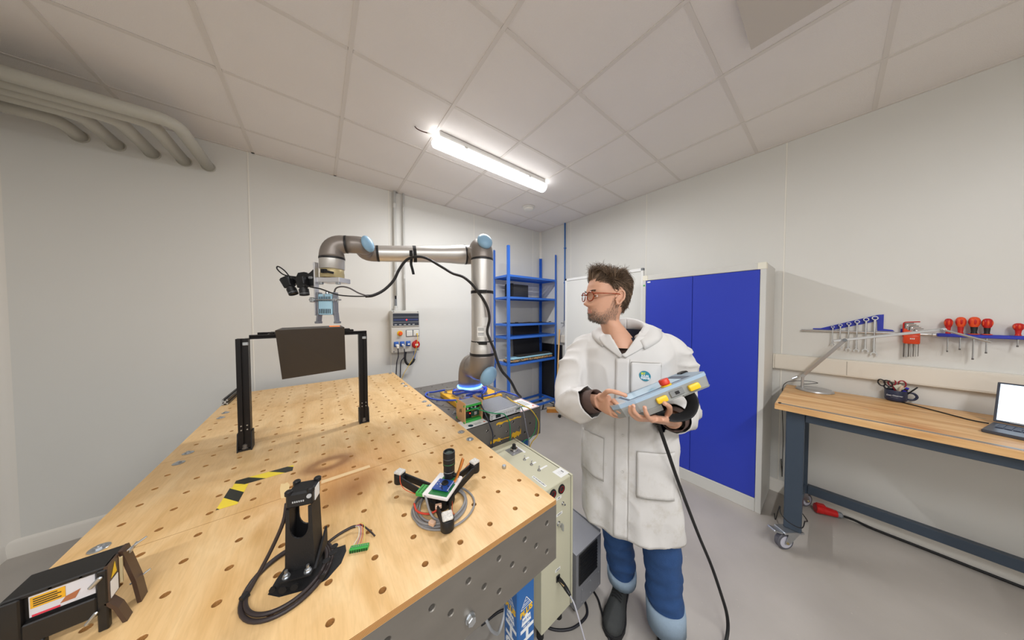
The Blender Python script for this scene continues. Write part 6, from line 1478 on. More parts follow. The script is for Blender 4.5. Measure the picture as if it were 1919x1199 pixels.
cabl('green_wire', 'green earth wire looping off the robot table corner', [(-2.128, -2.178, .926), (-2.115, -2.195, .945), (-2.06, -2.20, .925), (-2.0, -2.20, .867), (-1.985, -2.20, .813), (-2.0, -2.20, .744), (-2.045, -2.20, .708), (-2.09, -2.19, .70), (-2.11, -2.187, .6), (-2.11, -2.187, .006)], .0032, (44, 150, 92))
cabl('yellow_wire', 'yellow cable looping off the robot table corner', [(-2.01, -2.02, .897), (-2.03, -1.99, .899), (-2.09, -2.0, .952), (-2.115, -2.10, .955), (-2.11, -2.19, .952), (-2.045, -2.21, .911), (-1.985, -2.21, .835), (-1.97, -2.21, .786), (-1.985, -2.21, .717), (-2.04, -2.20, .659), (-2.06, -2.195, .5), (-2.06, -2.195, .006)], .0032, (230, 190, 60))
cabl('grey_wire', 'straight grey cable dropping from the controller to the floor', [(-2.145, -2.178, .928), (-2.14, -2.215, .955), (-2.128, -2.215, .94), (-2.108, -2.21, .90), (-2.08, -2.205, .79), (-2.052, -2.2, .677), (-2.03, -2.2, .4), (-2.03, -2.2, .006)], .0036, (140, 140, 150))
cabl('dark_wire', 'dark grey cable arching from controller rear across its front', [(-2.25, -1.928, .93), (-2.24, -1.91, .96), (-2.26, -1.93, .995), (-2.30, -2.0, .995), (-2.36, -2.09, .985), (-2.385, -2.16, .975), (-2.383, -2.195, .94), (-2.358, -2.20, .874), (-2.344, -2.20, .821), (-2.346, -2.195, .756), (-2.346, -2.19, .5), (-2.346, -2.19, .006)], .0042, (52, 54, 64))
cabl('floor_cable', 'black cable lying on the floor around the cooling unit', [(-1.96, -2.58, .007), (-1.985, -2.68, .006), (-2.02, -2.73, .006), (-2.08, -2.80, .006), (-2.10, -2.83, .006), (-2.15, -2.95, .006), (-2.2, -3.2, .006)], .0055, (30, 30, 32))
cabl('floor_power_cable', 'black power cord curving on the floor under the control box', [(-2.03, -2.52, .007), (-2.05, -2.64, .007), (-2.09, -2.695, .006), (-2.15, -2.70, .006), (-2.22, -2.68, .006), (-2.29, -2.62, .006), (-2.33, -2.52, .006), (-2.42, -2.42, .006), (-2.55, -2.4, .006)], .006, (34, 34, 40))
cabl('white_hose', 'pale cable sagging under the plywood table beside the blue leg', [(-2.44, -2.46, .30), (-2.47, -2.50, .16), (-2.531, -2.534, .10), (-2.595, -2.575, .19), (-2.645, -2.60, .308), (-2.70, -2.63, .47), (-2.74, -2.64, .69)], .006, (200, 204, 210))
RW = (-0.205, 0.204, 1.192)
RK = (-0.177, 0.278, 1.210)
RT = [(-0.205, 0.253, 1.231), (-0.197, 0.297, 1.264), (-0.173, 0.317, 1.266), (-0.146, 0.327, 1.258)]
RI = [(-0.177, 0.288, 1.230), (-0.161, 0.318, 1.213), (-0.140, 0.333, 1.207), (-0.122, 0.343, 1.207)]
RM = [(-0.177, 0.278, 1.208), (-0.163, 0.314, 1.195), (-0.142, 0.329, 1.193), (-0.127, 0.339, 1.197)]
RR = [(-0.181, 0.269, 1.190), (-0.169, 0.299, 1.179), (-0.147, 0.314, 1.179), (-0.132, 0.324, 1.185)]
RP = [(-0.186, 0.259, 1.174), (-0.173, 0.280, 1.165), (-0.152, 0.290, 1.163), (-0.138, 0.299, 1.169)]
LW = (0.092, 0.236, 1.122)
LK = (-0.035, 0.319, 1.173)
LI = [(-0.054, 0.339, 1.178), (-0.108, 0.369, 1.194), (-0.142, 0.388, 1.221), (-0.146, 0.388, 1.243)]
LM = [(-0.042, 0.339, 1.181), (-0.081, 0.374, 1.192), (-0.103, 0.391, 1.216), (-0.109, 0.391, 1.238)]
LR = [(-0.048, 0.329, 1.169), (-0.114, 0.359, 1.184), (-0.149, 0.375, 1.212), (-0.152, 0.377, 1.235)]
LP = [(-0.018, 0.325, 1.167), (-0.065, 0.359, 1.177), (-0.088, 0.374, 1.196), (-0.094, 0.377, 1.213)]
LT = [(0.010, 0.305, 1.163), (0.005, 0.344, 1.203), (-0.015, 0.375, 1.234), (-0.040, 0.390, 1.251)]
PEND_CORD = [(-2.111, -3.032, 1.127), (-2.102, -3.040, 1.085), (-2.067, -3.052, 1.000), (-1.996, -3.060, 0.873), (-1.896, -3.067, 0.716), (-1.772, -3.082, 0.512), (-1.692, -3.112, 0.343), (-1.656, -3.144, 0.202), (-1.638, -3.162, 0.112), (-1.648, -3.169, 0.048), (-1.699, -3.168, -0.001), (-1.801, -3.166, -0.003)]
# ================================================================== THE MAN
PM = V((-1.964, -2.816, 0))
def PW(u, n, z): return PM + U_ * u + N_ * n + Z_ * z
man = thing('person', 'bearded person with glasses in a white lab coat holding a robot control tablet', 'person', PM)
def solid(mb, voxel, it=4, fac=.5, mods=None):
    """union of overlapping closed shapes as one continuous skin"""
    me = bpy.data.meshes.new('tmp'); me.from_pydata(mb.v, [], mb.f)
    bm = bmesh.new(); bm.from_mesh(me); bmesh.ops.recalc_face_normals(bm, faces=bm.faces); bm.to_mesh(me); bm.free()
    ob = bpy.data.objects.new('tmp', me); COL.objects.link(ob)
    r = ob.modifiers.new('r', 'REMESH'); r.mode = 'VOXEL'; r.voxel_size = voxel
    s = ob.modifiers.new('s', 'SMOOTH'); s.factor = fac; s.iterations = it
    dg = bpy.context.evaluated_depsgraph_get(); dg.update()
    m2 = bpy.data.meshes.new_from_object(ob.evaluated_get(dg)); bpy.data.objects.remove(ob)
    vs = [v.co.copy() for v in m2.vertices]; ns = [v.normal.copy() for v in m2.vertices]; fs = [tuple(p.vertices) for p in m2.polygons]
    bpy.data.meshes.remove(m2); return vs, ns, fs
def mk(name, vs, fs, mt, parent, smooth=True):
    m = MB(); m.v = [tuple(v) for v in vs]; m.f = list(fs); return m.build(name, mt, parent, smooth)
def sring(c, ax, ay, rx, ry, n=28, p=2.3, fx=None):
    out = []
    for k in range(n):
        a = 2 * math.pi * k / n; ca, sa = math.cos(a), math.sin(a)
        out.append(c + ax * (math.copysign(abs(ca) ** (2 / p), ca) * rx) + ay * (math.copysign(abs(sa) ** (2 / p), sa) * ry))
    return out
# body axes: FB forward of the chest, SB towards his left shoulder
FB = (U_ * -.47 + N_ * .883).normalized(); SB = (U_ * .883 + N_ * .47).normalized()
M_skin = mat('skin', (206, 158, 132), .5, var=.06, vscale=30, bump=.05, bscale=200)
M_skin.node_tree.nodes['Principled BSDF'].inputs['Subsurface Weight'].default_value = .12
M_skin.node_tree.nodes['Principled BSDF'].inputs['Subsurface Radius'].default_value = (.012, .005, .003)
M_scalp = mat('scalp', (66, 52, 42), .8); M_stub = mat('stubble', (190, 146, 122), .65, var=.15, vscale=300)
# ---------------- head and neck
HO = PW(-.104, .035, 1.640); HF = (U_ * -.985 + N_ * .17).normalized(); HS = (U_ * .17 + N_ * .985).normalized()
prof = [(.121, .004, -.012, .006), (.118, .03, -.045, .03), (.110, .052, -.072, .048), (.096, .070, -.092, .061), (.075, .084, -.105, .070), (.05, .093, -.1125, .0755), (.025, .097, -.1135, .0775), (.012, .0965, -.112, .0775), (0, .0905, -.1095, .0765),
        (-.015, .089, -.104, .0745), (-.03, .089, -.097, .0715), (-.045, .0895, -.087, .068), (-.058, .0905, -.077, .0645), (-.07, .0905, -.067, .061), (-.082, .0895, -.060, .057), (-.094, .0875, -.0575, .052), (-.104, .083, -.057, .047), (-.113, .072, -.0575, .044),
        (-.120, .052, -.059, .0445), (-.128, .032, -.062, .047), (-.142, .022, -.075, .0525), (-.16, .017, -.090, .056), (-.18, .012, -.108, .060), (-.20, .008, -.124, .066), (-.22, .004, -.140, .075), (-.24, .0, -.155, .09)]
def lerp_prof(z):
    for a, b in zip(prof[:-1], prof[1:]):
        if a[0] >= z >= b[0]:
            t = (a[0] - z) / (a[0] - b[0]); return [a[i] + (b[i] - a[i]) * t for i in (1, 2, 3)]
    return list(prof[-1][1:])
def G(x, s): return math.exp(-x * x / (2 * s * s))
hv, hf, hmat = [], [], []
NR, NC = 74, 60
zsamp = [.121 - (.361) * (k / (NR - 1)) for k in range(NR)]
zsamp = [.121 - .361 * (.5 * (k / (NR - 1)) + .5 * (k / (NR - 1)) ** 1.6) for k in range(NR)]
def head_point(z, a):
    xf, xb, w_ = lerp_prof(z); cx = (xf + xb) / 2; hl = (xf - xb) / 2
    ca, sa = math.cos(a), math.sin(a); p = 2.25
    x = cx + math.copysign(abs(ca) ** (2 / p), ca) * hl; y = math.copysign(abs(sa) ** (2 / p), sa) * w_
    if z > -.118 and ca > 0:
        # nose
        nz = max(0, min(1, (.012 - z) / .052)); bulge = 0
        if z < .02 and z > -.060:
            h = .006 + .028 * max(0, min(1, (.012 - z) / .050)); 
            if z < -.038: h *= max(0, 1 - ((-.038 - z) / .016) ** 1.3) if z > -.054 else 0
            wn = .0075 + .0065 * max(0, min(1, (-z) / .04)); bulge = h * G(y, wn)
        x += bulge
        for s in (-1, 1): x -= .010 * G(y - s * .031, .014) * G(z - .001, .012)          # eye sockets
        x += .005 * G(z - .021, .008) * G(abs(y) - .027, .02)                             # brow
        x += .003 * G(z + .034, .014) * G(abs(y) - .045, .016)
        x += .0055 * G(z + .0665, .0045) * G(y, .02) + .006 * G(z + .0785, .005) * G(y, .018) - .004 * G(z + .0722, .0022) * G(y, .022) - .004 * G(z + .0885, .005) * G(y, .02)
        x += .006 * G(z + .102, .010) * G(y, .02)
    return x, y
for i, z in enumerate(zsamp):
    for k in range(NC):
        x, y = head_point(z, 2 * math.pi * k / NC); hv.append((x, y, z))
for i in range(NR - 1):
    for k in range(NC): hf.append((i * NC + k, (i + 1) * NC + k, (i + 1) * NC + (k + 1) % NC, i * NC + (k + 1) % NC))
hf.append(tuple(range(NC)))
def is_hair(x, y, z):
    if z < -.085: return False
    if x > .035: return z > .060 + .25 * max(0, .075 - x) * 0 + (.012 if abs(y) < .03 else .0) - .25 * max(0, abs(y) - .045)
    if x > -.002: return z > .028 - .6 * max(0, abs(y) - .06) + .9 * max(0, x)
    if x > -.03: return z > .03
    return z > -.068 + .5 * max(0, x + .06)
def beard_top(x):
    pts = [(-.02, .0), (-.005, .012), (.012, -.012), (.022, -.044), (.040, -.066), (.060, -.076), (.072, -.070), (.078, -.058), (.2, -.056)]
    for a, b in zip(pts[:-1], pts[1:]):
        if a[0] <= x <= b[0]: return a[1] + (b[1] - a[1]) * (x - a[0]) / (b[0] - a[0])
    return -1
def is_beard(x, y, z):
    if x < -.02 or z < -.128: return False
    if z < -.112 and x < .02: return False
    if z > beard_top(x): return False
    if abs(z + .0722) < .0085 and abs(y) < .021 and x > .075: return False
    return True
def H2W(p): return HO + HF * p[0] + HS * p[1] + Z_ * p[2]
def face_mat(f):
    c = [sum(hv[i][j] for i in f) / len(f) for j in range(3)]
    if is_hair(c[0], c[1], c[2] - (.010 if c[0] > -.02 else .004)): return 1
    if is_beard(*c): return 2
    if abs(c[2] + .0722) < .0078 and abs(c[1]) < .018 and c[0] > .085: return 3
    return 0
M_lip = mat('lips', (190, 128, 112), .45)
body = MB(); body.v = [tuple(H2W(p)) for p in hv]; body.f = list(hf); fm = [face_mat(f) for f in hf]
# ears
for s in (-1, 1):
    o = len(body.f)
    ec = V((-.014, s * .0765, -.008)); ex_ = V((1, s * -.25, 0)).normalized(); ez_ = V((-.22, s * .06, 1)).normalized(); en = ex_.cross(ez_) * 1.0
    if en.y * s < 0: en = -en
    pts = [ec + ex_ * (math.cos(a) * .0175 * (1.0 if math.sin(a) > -.3 else .72)) + ez_ * (math.sin(a) * .031) + en * (.009 + .004 * math.cos(a + 2.6)) for a in [2 * math.pi * k / 22 for k in range(22)]]
    body.ring_tube([H2W(p) for p in pts], .0048, 8)
    inner = [ec + ex_ * (math.cos(a) * .0105) + ez_ * (math.sin(a) * .021 + .002) + en * .0075 for a in [math.pi * (.1 + 1.2 * k / 12) for k in range(13)]]
    body.tube([H2W(p) for p in inner], .0032, 6)
    fr_e = Matrix((HF * ex_.x + HS * ex_.y, HF * ez_.x + HS * ez_.y + Z_ * ez_.z, HF * en.x + HS * en.y + Z_ * en.z)).transposed()
    body.ell(H2W(ec + en * .003), (.0165, .029, .006), 14, 8, fr_e)
    body.ell(H2W(ec - ez_ * .028 + en * .006 + ex_ * .004), (.0075, .009, .005), 10, 6, fr_e)
    fm += [0] * (len(body.f) - o)
# hidden torso core and arms under the clothes keep the body one figure
o = len(body.f)
body.loft([sring(PW(.0, .0, z), SB, FB, a, b, 20) for z, a, b in ((.90, .14, .10), (1.1, .14, .10), (1.3, .15, .09), (1.39, .13, .07), (1.43, .07, .05))])
fm += [0] * (len(body.f) - o)
def finger(mb, pts, r):
    P = [PW(*p) for p in pts]; C_ = catmull(P, 6); n = len(C_)
    rr = [r * (1.06 - .28 * i / (n - 1)) * (1 + .06 * math.cos(6 * math.pi * i / (n - 1))) for i in range(n)]
    mb.tube(C_, rr, 10); mb.ell(C_[-1], (rr[-1], rr[-1], rr[-1]), 10, 6)
hands = MB()
def hand(W, K, fingers, thumb, elbow_):
    w0, k0 = PW(*W), PW(*K); d = (k0 - w0).normalized()
    e = PW(*elbow_)
    hands.tube(catmull([w0 + (e - w0).normalized() * .16, w0 + (e - w0).normalized() * .06, w0, w0 + d * .02], 4), [.036, .034, .033, .032, .031, .030, .029, .0285, .028, .028, .0285, .029, .03][:13], 14)
    roots = [PW(*f[0]) for f in fingers]
    c = sum(roots, V()) / len(roots)
    across = (roots[0] - roots[-1]); aw = across.length; across.normalize()
    nrm = d.cross(across).normalized(); across2 = nrm.cross(d).normalized()
    L = (c - w0).length; dd = (c - w0).normalized()
    hands.loft([sring(w0 + dd * (L * t), across2, nrm, wv_, tv_, 16, 2.6) for t, wv_, tv_ in ((-.12, .026, .019), (.15, .031, .019), (.45, .037, .0175), (.75, .040, .016), (1.0, .041, .0135), (1.1, .038, .010))])
    for f, r in zip(fingers, (.0085, .0088, .0083, .0072)):
        finger(hands, f, r)
    finger(hands, thumb, .0102); t0 = PW(*thumb[0]); hands.ell((t0 + w0) / 2 * .4 + t0 * .6, (.017, .017, .017), 12, 8)
hand(RW, RK, [RI, RM, RR, RP], RT, (-.285, .0, 1.13)); hand(LW, LK, [LI, LM, LR, LP], LT, (.265, .0, 1.14))
vs, ns, fs = solid(hands, .0032, 3)
o = len(body.v); body.v += [tuple(v) for v in vs]; body.f += [tuple(i + o for i in f) for f in fs]; fm += [0] * len(fs)
bo = body.build('body', [M_skin, M_scalp, M_stub, M_lip], man, True)
bo.data.polygons.foreach_set('material_index', fm)
# finger nails
for nm_, f, nd in (('LI', LI, 1), ('LM', LM, 1), ('LT', LT, 1), ('RT', RT, 1)):
    p, q = PW(*f[-1]), PW(*f[-2]); d = (p - q).normalized(); nn = (N_ - d * N_.dot(d)).normalized()
    if nm_ == 'RT': nn = (Z_ - d * Z_.dot(d)).normalized()
    MB().ell(p + nn * .0058 - d * .001, (.0042, .0055, .0016), 10, 6, Matrix((d.cross(nn), d, nn)).transposed()).build('fingernail', mat('nail', (222, 176, 156), .3), bo, True)
# eyes
for s in (-1, 1):
    e = MB().ell(H2W((.0705, s * .031, 0)), (.0108, .0108, .0108), 14, 10).build('eye', mat('eye_white', (226, 222, 216), .2), bo, True)
    MB().ell(H2W((.0768, s * .0312, -.0005)), (.0062, .0062, .0062), 14, 10).build('iris', mat('iris', (64, 54, 44), .15), e, True)
    for z, r in ((.0056, .0042), (-.0068, .0032)):
        MB().tube([H2W((.0715 + .0110 * math.cos(a * .9), s * (.031 + .0125 * math.sin(a)), z - .0012 * abs(a) ** 2 * (1 if z > 0 else -1))) for a in [-1.3 + 2.6 * k / 10 for k in range(11)]], r, 6).build('eyelid', M_skin, e, True)
# eyebrows, hair and beard as tapered locks
def lock(m, p, d0, L, r, curl, segs=4):
    d = d0.normalized(); q = p.copy(); pts = [q.copy()]
    for k in range(segs): d = (d + curl * (1.0 / segs)).normalized(); q = q + d * (L / segs); pts.append(q.copy())
    m.tube(pts, [r * (1 - .82 * (k / segs) ** 1.3) for k in range(segs + 1)], 4, cap=False)
random.seed(3)
hair = MB(); hair2 = MB(); beard = MB(); beard2 = MB(); brow = MB()
cand = []
for f in hf[:-1]:
    c = V([sum(hv[i][j] for i in f) / 4 for j in range(3)])
    a, b_, d_ = (V(hv[f[j]]) for j in (0, 1, 3)); n_ = (b_ - a).cross(d_ - a)
    ar = n_.length
    if ar < 1e-9: continue
    n_.normalize()
    if n_.dot(c - V((-.01, 0, .0 if c.z > -.05 else c.z))) < 0: n_ = -n_
    cand.append((c, n_, ar))
tot = sum(a for c, n_, a in cand if is_hair(*c))
for c, n_, ar in cand:
    if is_hair(*c):
        k = ar / tot * 5200; k = int(k) + (random.random() < k - int(k))
        for _ in range(k):
            p = c + V((random.uniform(-.003, .003), random.uniform(-.003, .003), random.uniform(-.003, .003))) - n_ * .002
            top = max(0, min(1, (c.z - .035) / .05)); fr_ = max(0, min(1, (c.x + .01) / .07))
            L = (.023 + .030 * top + .012 * fr_ * top) * random.uniform(.7, 1.2)
            wave = noise.noise_vector(p * 16 + V((3, 1, 7)))
            comb = V((-.7 + .75 * fr_ * top, 0, -.65 + .55 * top + 1.5 * fr_ * top)) + wave * (.5 + 1.0 * top)
            tg = comb - n_ * comb.dot(n_)
            dr = n_ * (.22 + .55 * top * (.6 + .8 * abs(wave.z))) + tg * .9 + V((random.uniform(-.1, .1), random.uniform(-.1, .1), random.uniform(-.1, .1)))
            cw = noise.noise_vector(p * 26 + V((5, 5, 5)))
            curl = n_ * (-.45 - .35 * top) + (cw - n_ * cw.dot(n_)) * (.7 + 1.0 * top) + V((.15 * fr_, 0, -.25 + .3 * fr_ * top))
            W = lambda v: HF * v.x + HS * v.y + Z_ * v.z
            lock(hair if noise.noise(p * 60) + random.uniform(-.3, .3) < .12 else hair2, H2W(p), W(dr), L, random.uniform(.0009, .0017), W(curl * 1.5), 5)
tot = sum(a for c, n_, a in cand if is_beard(*c))
for c, n_, ar in cand:
    if is_beard(*c):
        k = ar / tot * 4200 * max(.25, min(1, (beard_top(c.x) - c.z) / .022)); k = int(k) + (random.random() < k - int(k))
        for _ in range(k):
            p = c + V((random.uniform(-.003, .003), random.uniform(-.003, .003), random.uniform(-.003, .003))) - n_ * .001
            chin = max(0, min(1, (-.06 - c.z) / .04)) * max(0, min(1, (c.x - .02) / .05))
            L = (.0042 + .0075 * chin) * random.uniform(.7, 1.3)
            dr = n_ * .5 + V((.15, 0, -.9)) + noise.noise_vector(p * 60) * .5
            W = lambda v: HF * v.x + HS * v.y + Z_ * v.z
            g = random.random() < (.35 + .45 * max(0, min(1, (.04 - c.x) / .05)))
            lock(beard2 if g else beard, H2W(p), W(dr), L, random.uniform(.0003, .00055), W(n_ * -.3), 2)
for s in (-1, 1):
    for _ in range(120):
        t = random.random(); p = V((.099 - .012 * t ** 2, s * (.014 + .034 * t), .0185 + .006 * math.sin(t * 2.4) + random.uniform(-.0025, .0025)))
        W = lambda v: HF * v.x + HS * v.y + Z_ * v.z
        lock(brow, H2W(p), W(V((.25, s * .8, .25))), .009, .0007, W(V((-.3, 0, -.2))), 2)
hb = hair.build('hair', mat('hair_brown', (84, 66, 50), .5, var=.25, vscale=60), man, True); tag(hb, 'short wavy brown hair', kind='stuff')
h2_ = hair2.build('hair_highlight', mat('hair_light', (124, 102, 82), .45), man, True); tag(h2_, kind='stuff')
tag(beard.build('beard', mat('beard_brown', (84, 66, 52), .6), man, True), 'short brown and grey beard', kind='stuff')
tag(beard2.build('beard_grey', mat('beard_grey', (150, 142, 134), .6), man, True), kind='stuff')
tag(brow.build('eyebrows', mat('hair_brown', (78, 60, 46), .55), man, True), kind='stuff')
# glasses
gl = MB(); M_tort = mat('tortoise', (146, 62, 28), .2, var=.6, vscale=90)
def lens_pts(s, n=26):
    out = []
    for k in range(n):
        a = 2 * math.pi * k / n; ca, sa = math.cos(a), math.sin(a)
        y = math.copysign(abs(ca) ** .75, ca) * .0245; z = math.copysign(abs(sa) ** .8, sa) * .0205 - .003
        if sa < 0: y *= 1 - .18 * abs(sa)
        out.append(V((.1085 - .10 * (y + .0) * 0 - .006 * ((y * s + .0335) / .05) ** 2, s * .0335 + y, z)))
    return out
gt = bpy.data.objects.new('glasses', None)
gframe = MB()
for s in (-1, 1): gframe.ring_tube([H2W(p) for p in lens_pts(s)], .0027, 8)
gframe.tube([H2W(p) for p in ((.1075, -.010, .006), (.112, 0, .0075), (.1075, .010, .006))], .0022, 8)
gf = gframe.build('glasses_frame', M_tort, man, True)
for s in (-1, 1):
    MB().tube(catmull([H2W(p) for p in ((.101, s * .0595, .009), (.098, s * .068, .010), (.06, s * .0795, .009), (.0, s * .084, .007), (-.018, s * .0825, .0), (-.03, s * .081, -.016))], 5), .0024, 8).build('temple', M_tort, gf, True)
    m = MB(); P = lens_pts(s); m.add([H2W(p) for p in P] + [H2W(p - V((.0012, 0, 0))) for p in P], [tuple(range(26)), tuple(reversed(range(26, 52)))])
    m.build('lens', mat('clear_lens', (250, 250, 250), .02, trans=1.0, ior=1.12), gf)

# ---------------- trousers and shoes
M_jean = mat('denim', (40, 74, 124), .8, var=.35, vscale=14, bump=.25, bscale=420, stretch=(1, 1, .35))
M_cuff = mat('denim_cuff', (146, 166, 186), .85, var=.1, vscale=60, bump=.2, bscale=400)
tr = MB()
def limb(pts, n=24, p=2.1):
    P = [PW(*q[:3]) for q in pts]; rings = []
    for i, c in enumerate(P):
        t = (P[min(i + 1, len(P) - 1)] - P[max(i - 1, 0)]).normalized(); a = (SB - t * SB.dot(t)).normalized(); b = t.cross(a)
        rings.append(sring(c, a, b, pts[i][3], pts[i][4], n, p))
    return rings
RL = [(-.075, -.03, 1.0, .10, .105), (-.078, -.035, .88, .105, .108), (-.07, -.045, .74, .094, .098), (-.045, -.055, .60, .084, .088), (-.018, -.055, .48, .078, .080), (.004, -.068, .36, .074, .078), (.022, -.085, .25, .070, .076), (.036, -.098, .165, .068, .074), (.040, -.102, .125, .066, .072)]
LLg = [(.085, .02, 1.0, .10, .105), (.095, .03, .88, .105, .108), (.11, .05, .74, .096, .098), (.128, .07, .60, .087, .088), (.140, .082, .48, .082, .082), (.150, .084, .36, .079, .080), (.158, .084, .25, .077, .079), (.166, .084, .165, .076, .078), (.168, .084, .125, .074, .076)]
tr.loft(limb(RL)); tr.loft(limb(LLg)); tr.loft([sring(PW(.005, -.005, z), SB, FB, a, b, 24) for z, a, b in ((.82, .14, .11), (.95, .17, .125), (1.04, .165, .12))])
vs, ns, fs = solid(tr, .010, 5)
out = []
for v, n_ in zip(vs, ns):
    k = max(0, min(1, (.75 - v.z) / .4))
    w_ = noise.noise(V((v.x * 9, v.y * 9, v.z * 26))) * .006 + noise.noise(V((v.x * 20 + 3, v.y * 20, v.z * 45))) * .003
    f_ = math.sin(v.z * 70 + 6 * noise.noise(v * 7)) * .0035 * max(0, min(1, (.42 - v.z) / .2))
    out.append(v + n_ * (w_ + f_) * k)
mk('trousers', out, fs, M_jean, man)
def cuff(pts, nm='turn_up'):
    R_ = limb(pts); m = MB(); m.loft(R_, False)
    c0 = sum(R_[0], V()) / len(R_[0]); c1 = sum(R_[-1], V()) / len(R_[-1])
    R2 = [[c + (p - c) * .90 for p in r] for r, c in ((R_[-1], c1), (R_[0], c0))]
    m2 = MB(); m2.loft(R_ + R2, False, True); m2.build(nm, M_cuff, man, True, fixn=True)
cuff([(.036, -.096, .172, .073, .079), (.039, -.10, .145, .075, .081), (.042, -.105, .108, .074, .080)])
cuff([(.162, .084, .200, .081, .084), (.167, .084, .15, .083, .086), (.170, .084, .085, .082, .086)])
M_shoe = mat('shoe_suede', (54, 56, 56), .85, var=.25, vscale=25, bump=.2, bscale=200); M_sole = mat('shoe_sole', (30, 30, 32), .7)
def shoe(h, t, lab):
    h, t = V(PW(*h)), V(PW(*t)); d = (t - h); L = d.length; d.normalize(); s = V((-d.y, d.x, 0)); par = man
    def C(x, z): return h + d * (x * L) + Z_ * z
    up_ = [(-.02, .012, .036), (.0, .03, .042), (.08, .034, .048), (.25, .035, .046), (.45, .040, .040), (.6, .047, .034), (.75, .050, .028), (.88, .045, .022), (.97, .028, .014), (1.0, .008, .008)]
    rings = []
    for x, w_, hh in up_:
        ring = []
        for k in range(18):
            a = 2 * math.pi * k / 18; ca, sa = math.cos(a), math.sin(a)
            top = hh * 2.0 if sa > 0 else .0
            ring.append(C(x, .022 + max(0, sa) ** .8 * (hh * 1.55)) + s * (w_ * math.copysign(abs(ca) ** .8, ca)) - Z_ * (.006 if sa < 0 else 0))
        rings.append(ring)
    m = MB(); m.loft(rings)
    m.loft([sring(C(x, z), d, s, a, b, 18) for x, z, a, b in ((.16, .05, .062, .042), (.15, .09, .058, .041), (.145, .125, .056, .042), (.145, .14, .057, .043))])
    vs, ns, fs = solid(m, .006, 4)
    so = mk('shoe', vs, fs, M_shoe, par); so['label'] = lab
    out = [(-.03, .02), (.0, .034), (.1, .040), (.3, .039), (.45, .044), (.62, .053), (.78, .054), (.92, .044), (1.0, .022), (1.02, .0)]
    poly = [(x * L, w_) for x, w_ in out] + [(x * L, -w_) for x, w_ in reversed(out[:-1])]
    MB().prism(poly, h + Z_ * .001, d, s, .021).build('sole', M_sole, so, 40, fixn=True)
    for k in range(5):
        x = .36 + .045 * k; z = .107 - .07 * (x - .3)
        MB().tube(catmull([C(x, z - .012) - s * .024, C(x + .01, z - .0) , C(x + .02, z - .014) + s * .024], 4), .0028, 6).build('lace', M_sole, so, True)
    return so
shoe((.066, -.150, 0), (-.094, .084, 0), 'dusty dark suede shoe'); shoe((.20, .030, 0), (.085, .275, 0), 'dark suede shoe')

# ---------------- shirt under the coat
def tilt_rings(R_, k):
    return [[p - Z_ * (max(-.0, (p - PM).dot(FB)) * k * max(0, min(1, (p.z - 1.36) / .1))) for p in r] for r in R_]
M_shirt = mat('shirt_brown', (82, 64, 58), .8, bump=.1, bscale=300); M_tee = mat('tee_navy', (34, 38, 54), .8)
rings = [sring(PW(.0, .0, z) + FB * o_, SB, FB, a, b, 32, 2.4) for z, a, b, o_ in ((1.10, .18, .118, .0), (1.2, .182, .118, .0), (1.3, .186, .114, .0), (1.38, .180, .104, .0), (1.415, .160, .098, .0), (1.432, .130, .093, -.001))]
MB().loft(tilt_rings(rings, .45), False).build('shirt', M_shirt, man, True)
for z, u in ((1.37, 0), (1.30, 0), (1.43, .004)):
    MB().lathe(PW(0, 0, z) + FB * (.112 if z < 1.4 else .094), FB, [(0, .0055), (.002, .0055), (.0021, .0001)], 12).build('shirt_button', mat('button_brown', (60, 46, 40), .4), man, True)
MB().loft(tilt_rings([sring(PW(-.005, .004, z) + FB * o_, SB, FB, a, b, 28, 2.2) for z, a, b, o_ in ((1.395, .11, .082, .004), (1.432, .098, .089, .004), (1.462, .080, .081, .0), (1.478, .074, .077, -.004))], .45), False).build('undershirt', M_tee, man, True)

# ---------------- lab coat
def coat_mat():
    m = mat('coat_white', (226, 224, 220), .85, bump=.03, bscale=700); nt = m.node_tree; b = nt.nodes['Principled BSDF']; N = nt.nodes; L = nt.links
    g = N.new('ShaderNodeNewGeometry'); sx = N.new('ShaderNodeSeparateXYZ'); L.new(g.outputs['Position'], sx.inputs[0])
    n = N.new('ShaderNodeTexNoise'); n.inputs['Scale'].default_value = 13; n.inputs['Detail'].default_value = 9; n.inputs['Roughness'].default_value = .7; L.new(g.outputs['Position'], n.inputs[0])
    # grime lives on the lower half of the coat
    mr = N.new('ShaderNodeMapRange'); mr.inputs[1].default_value = 1.25; mr.inputs[2].default_value = .75; L.new(sx.outputs[2], mr.inputs[0])
    ra = N.new('ShaderNodeValToRGB'); ra.color_ramp.elements[0].position = .5; ra.color_ramp.elements[1].position = .8; L.new(n.outputs[0], ra.inputs[0])
    mu = N.new('ShaderNodeMath'); mu.operation = 'MULTIPLY'; L.new(ra.outputs[0], mu.inputs[0]); L.new(mr.outputs[0], mu.inputs[1])
    mx = N.new('ShaderNodeMix'); mx.data_type = 'RGBA'; mx.inputs[6].default_value = s2l((210, 208, 206)) + (1,); mx.inputs[7].default_value = s2l((184, 178, 166)) + (1,); L.new(mu.outputs[0], mx.inputs[0]); L.new(mx.outputs[2], b.inputs['Base Color']); return m
M_coat = coat_mat()
ct_ = MB()
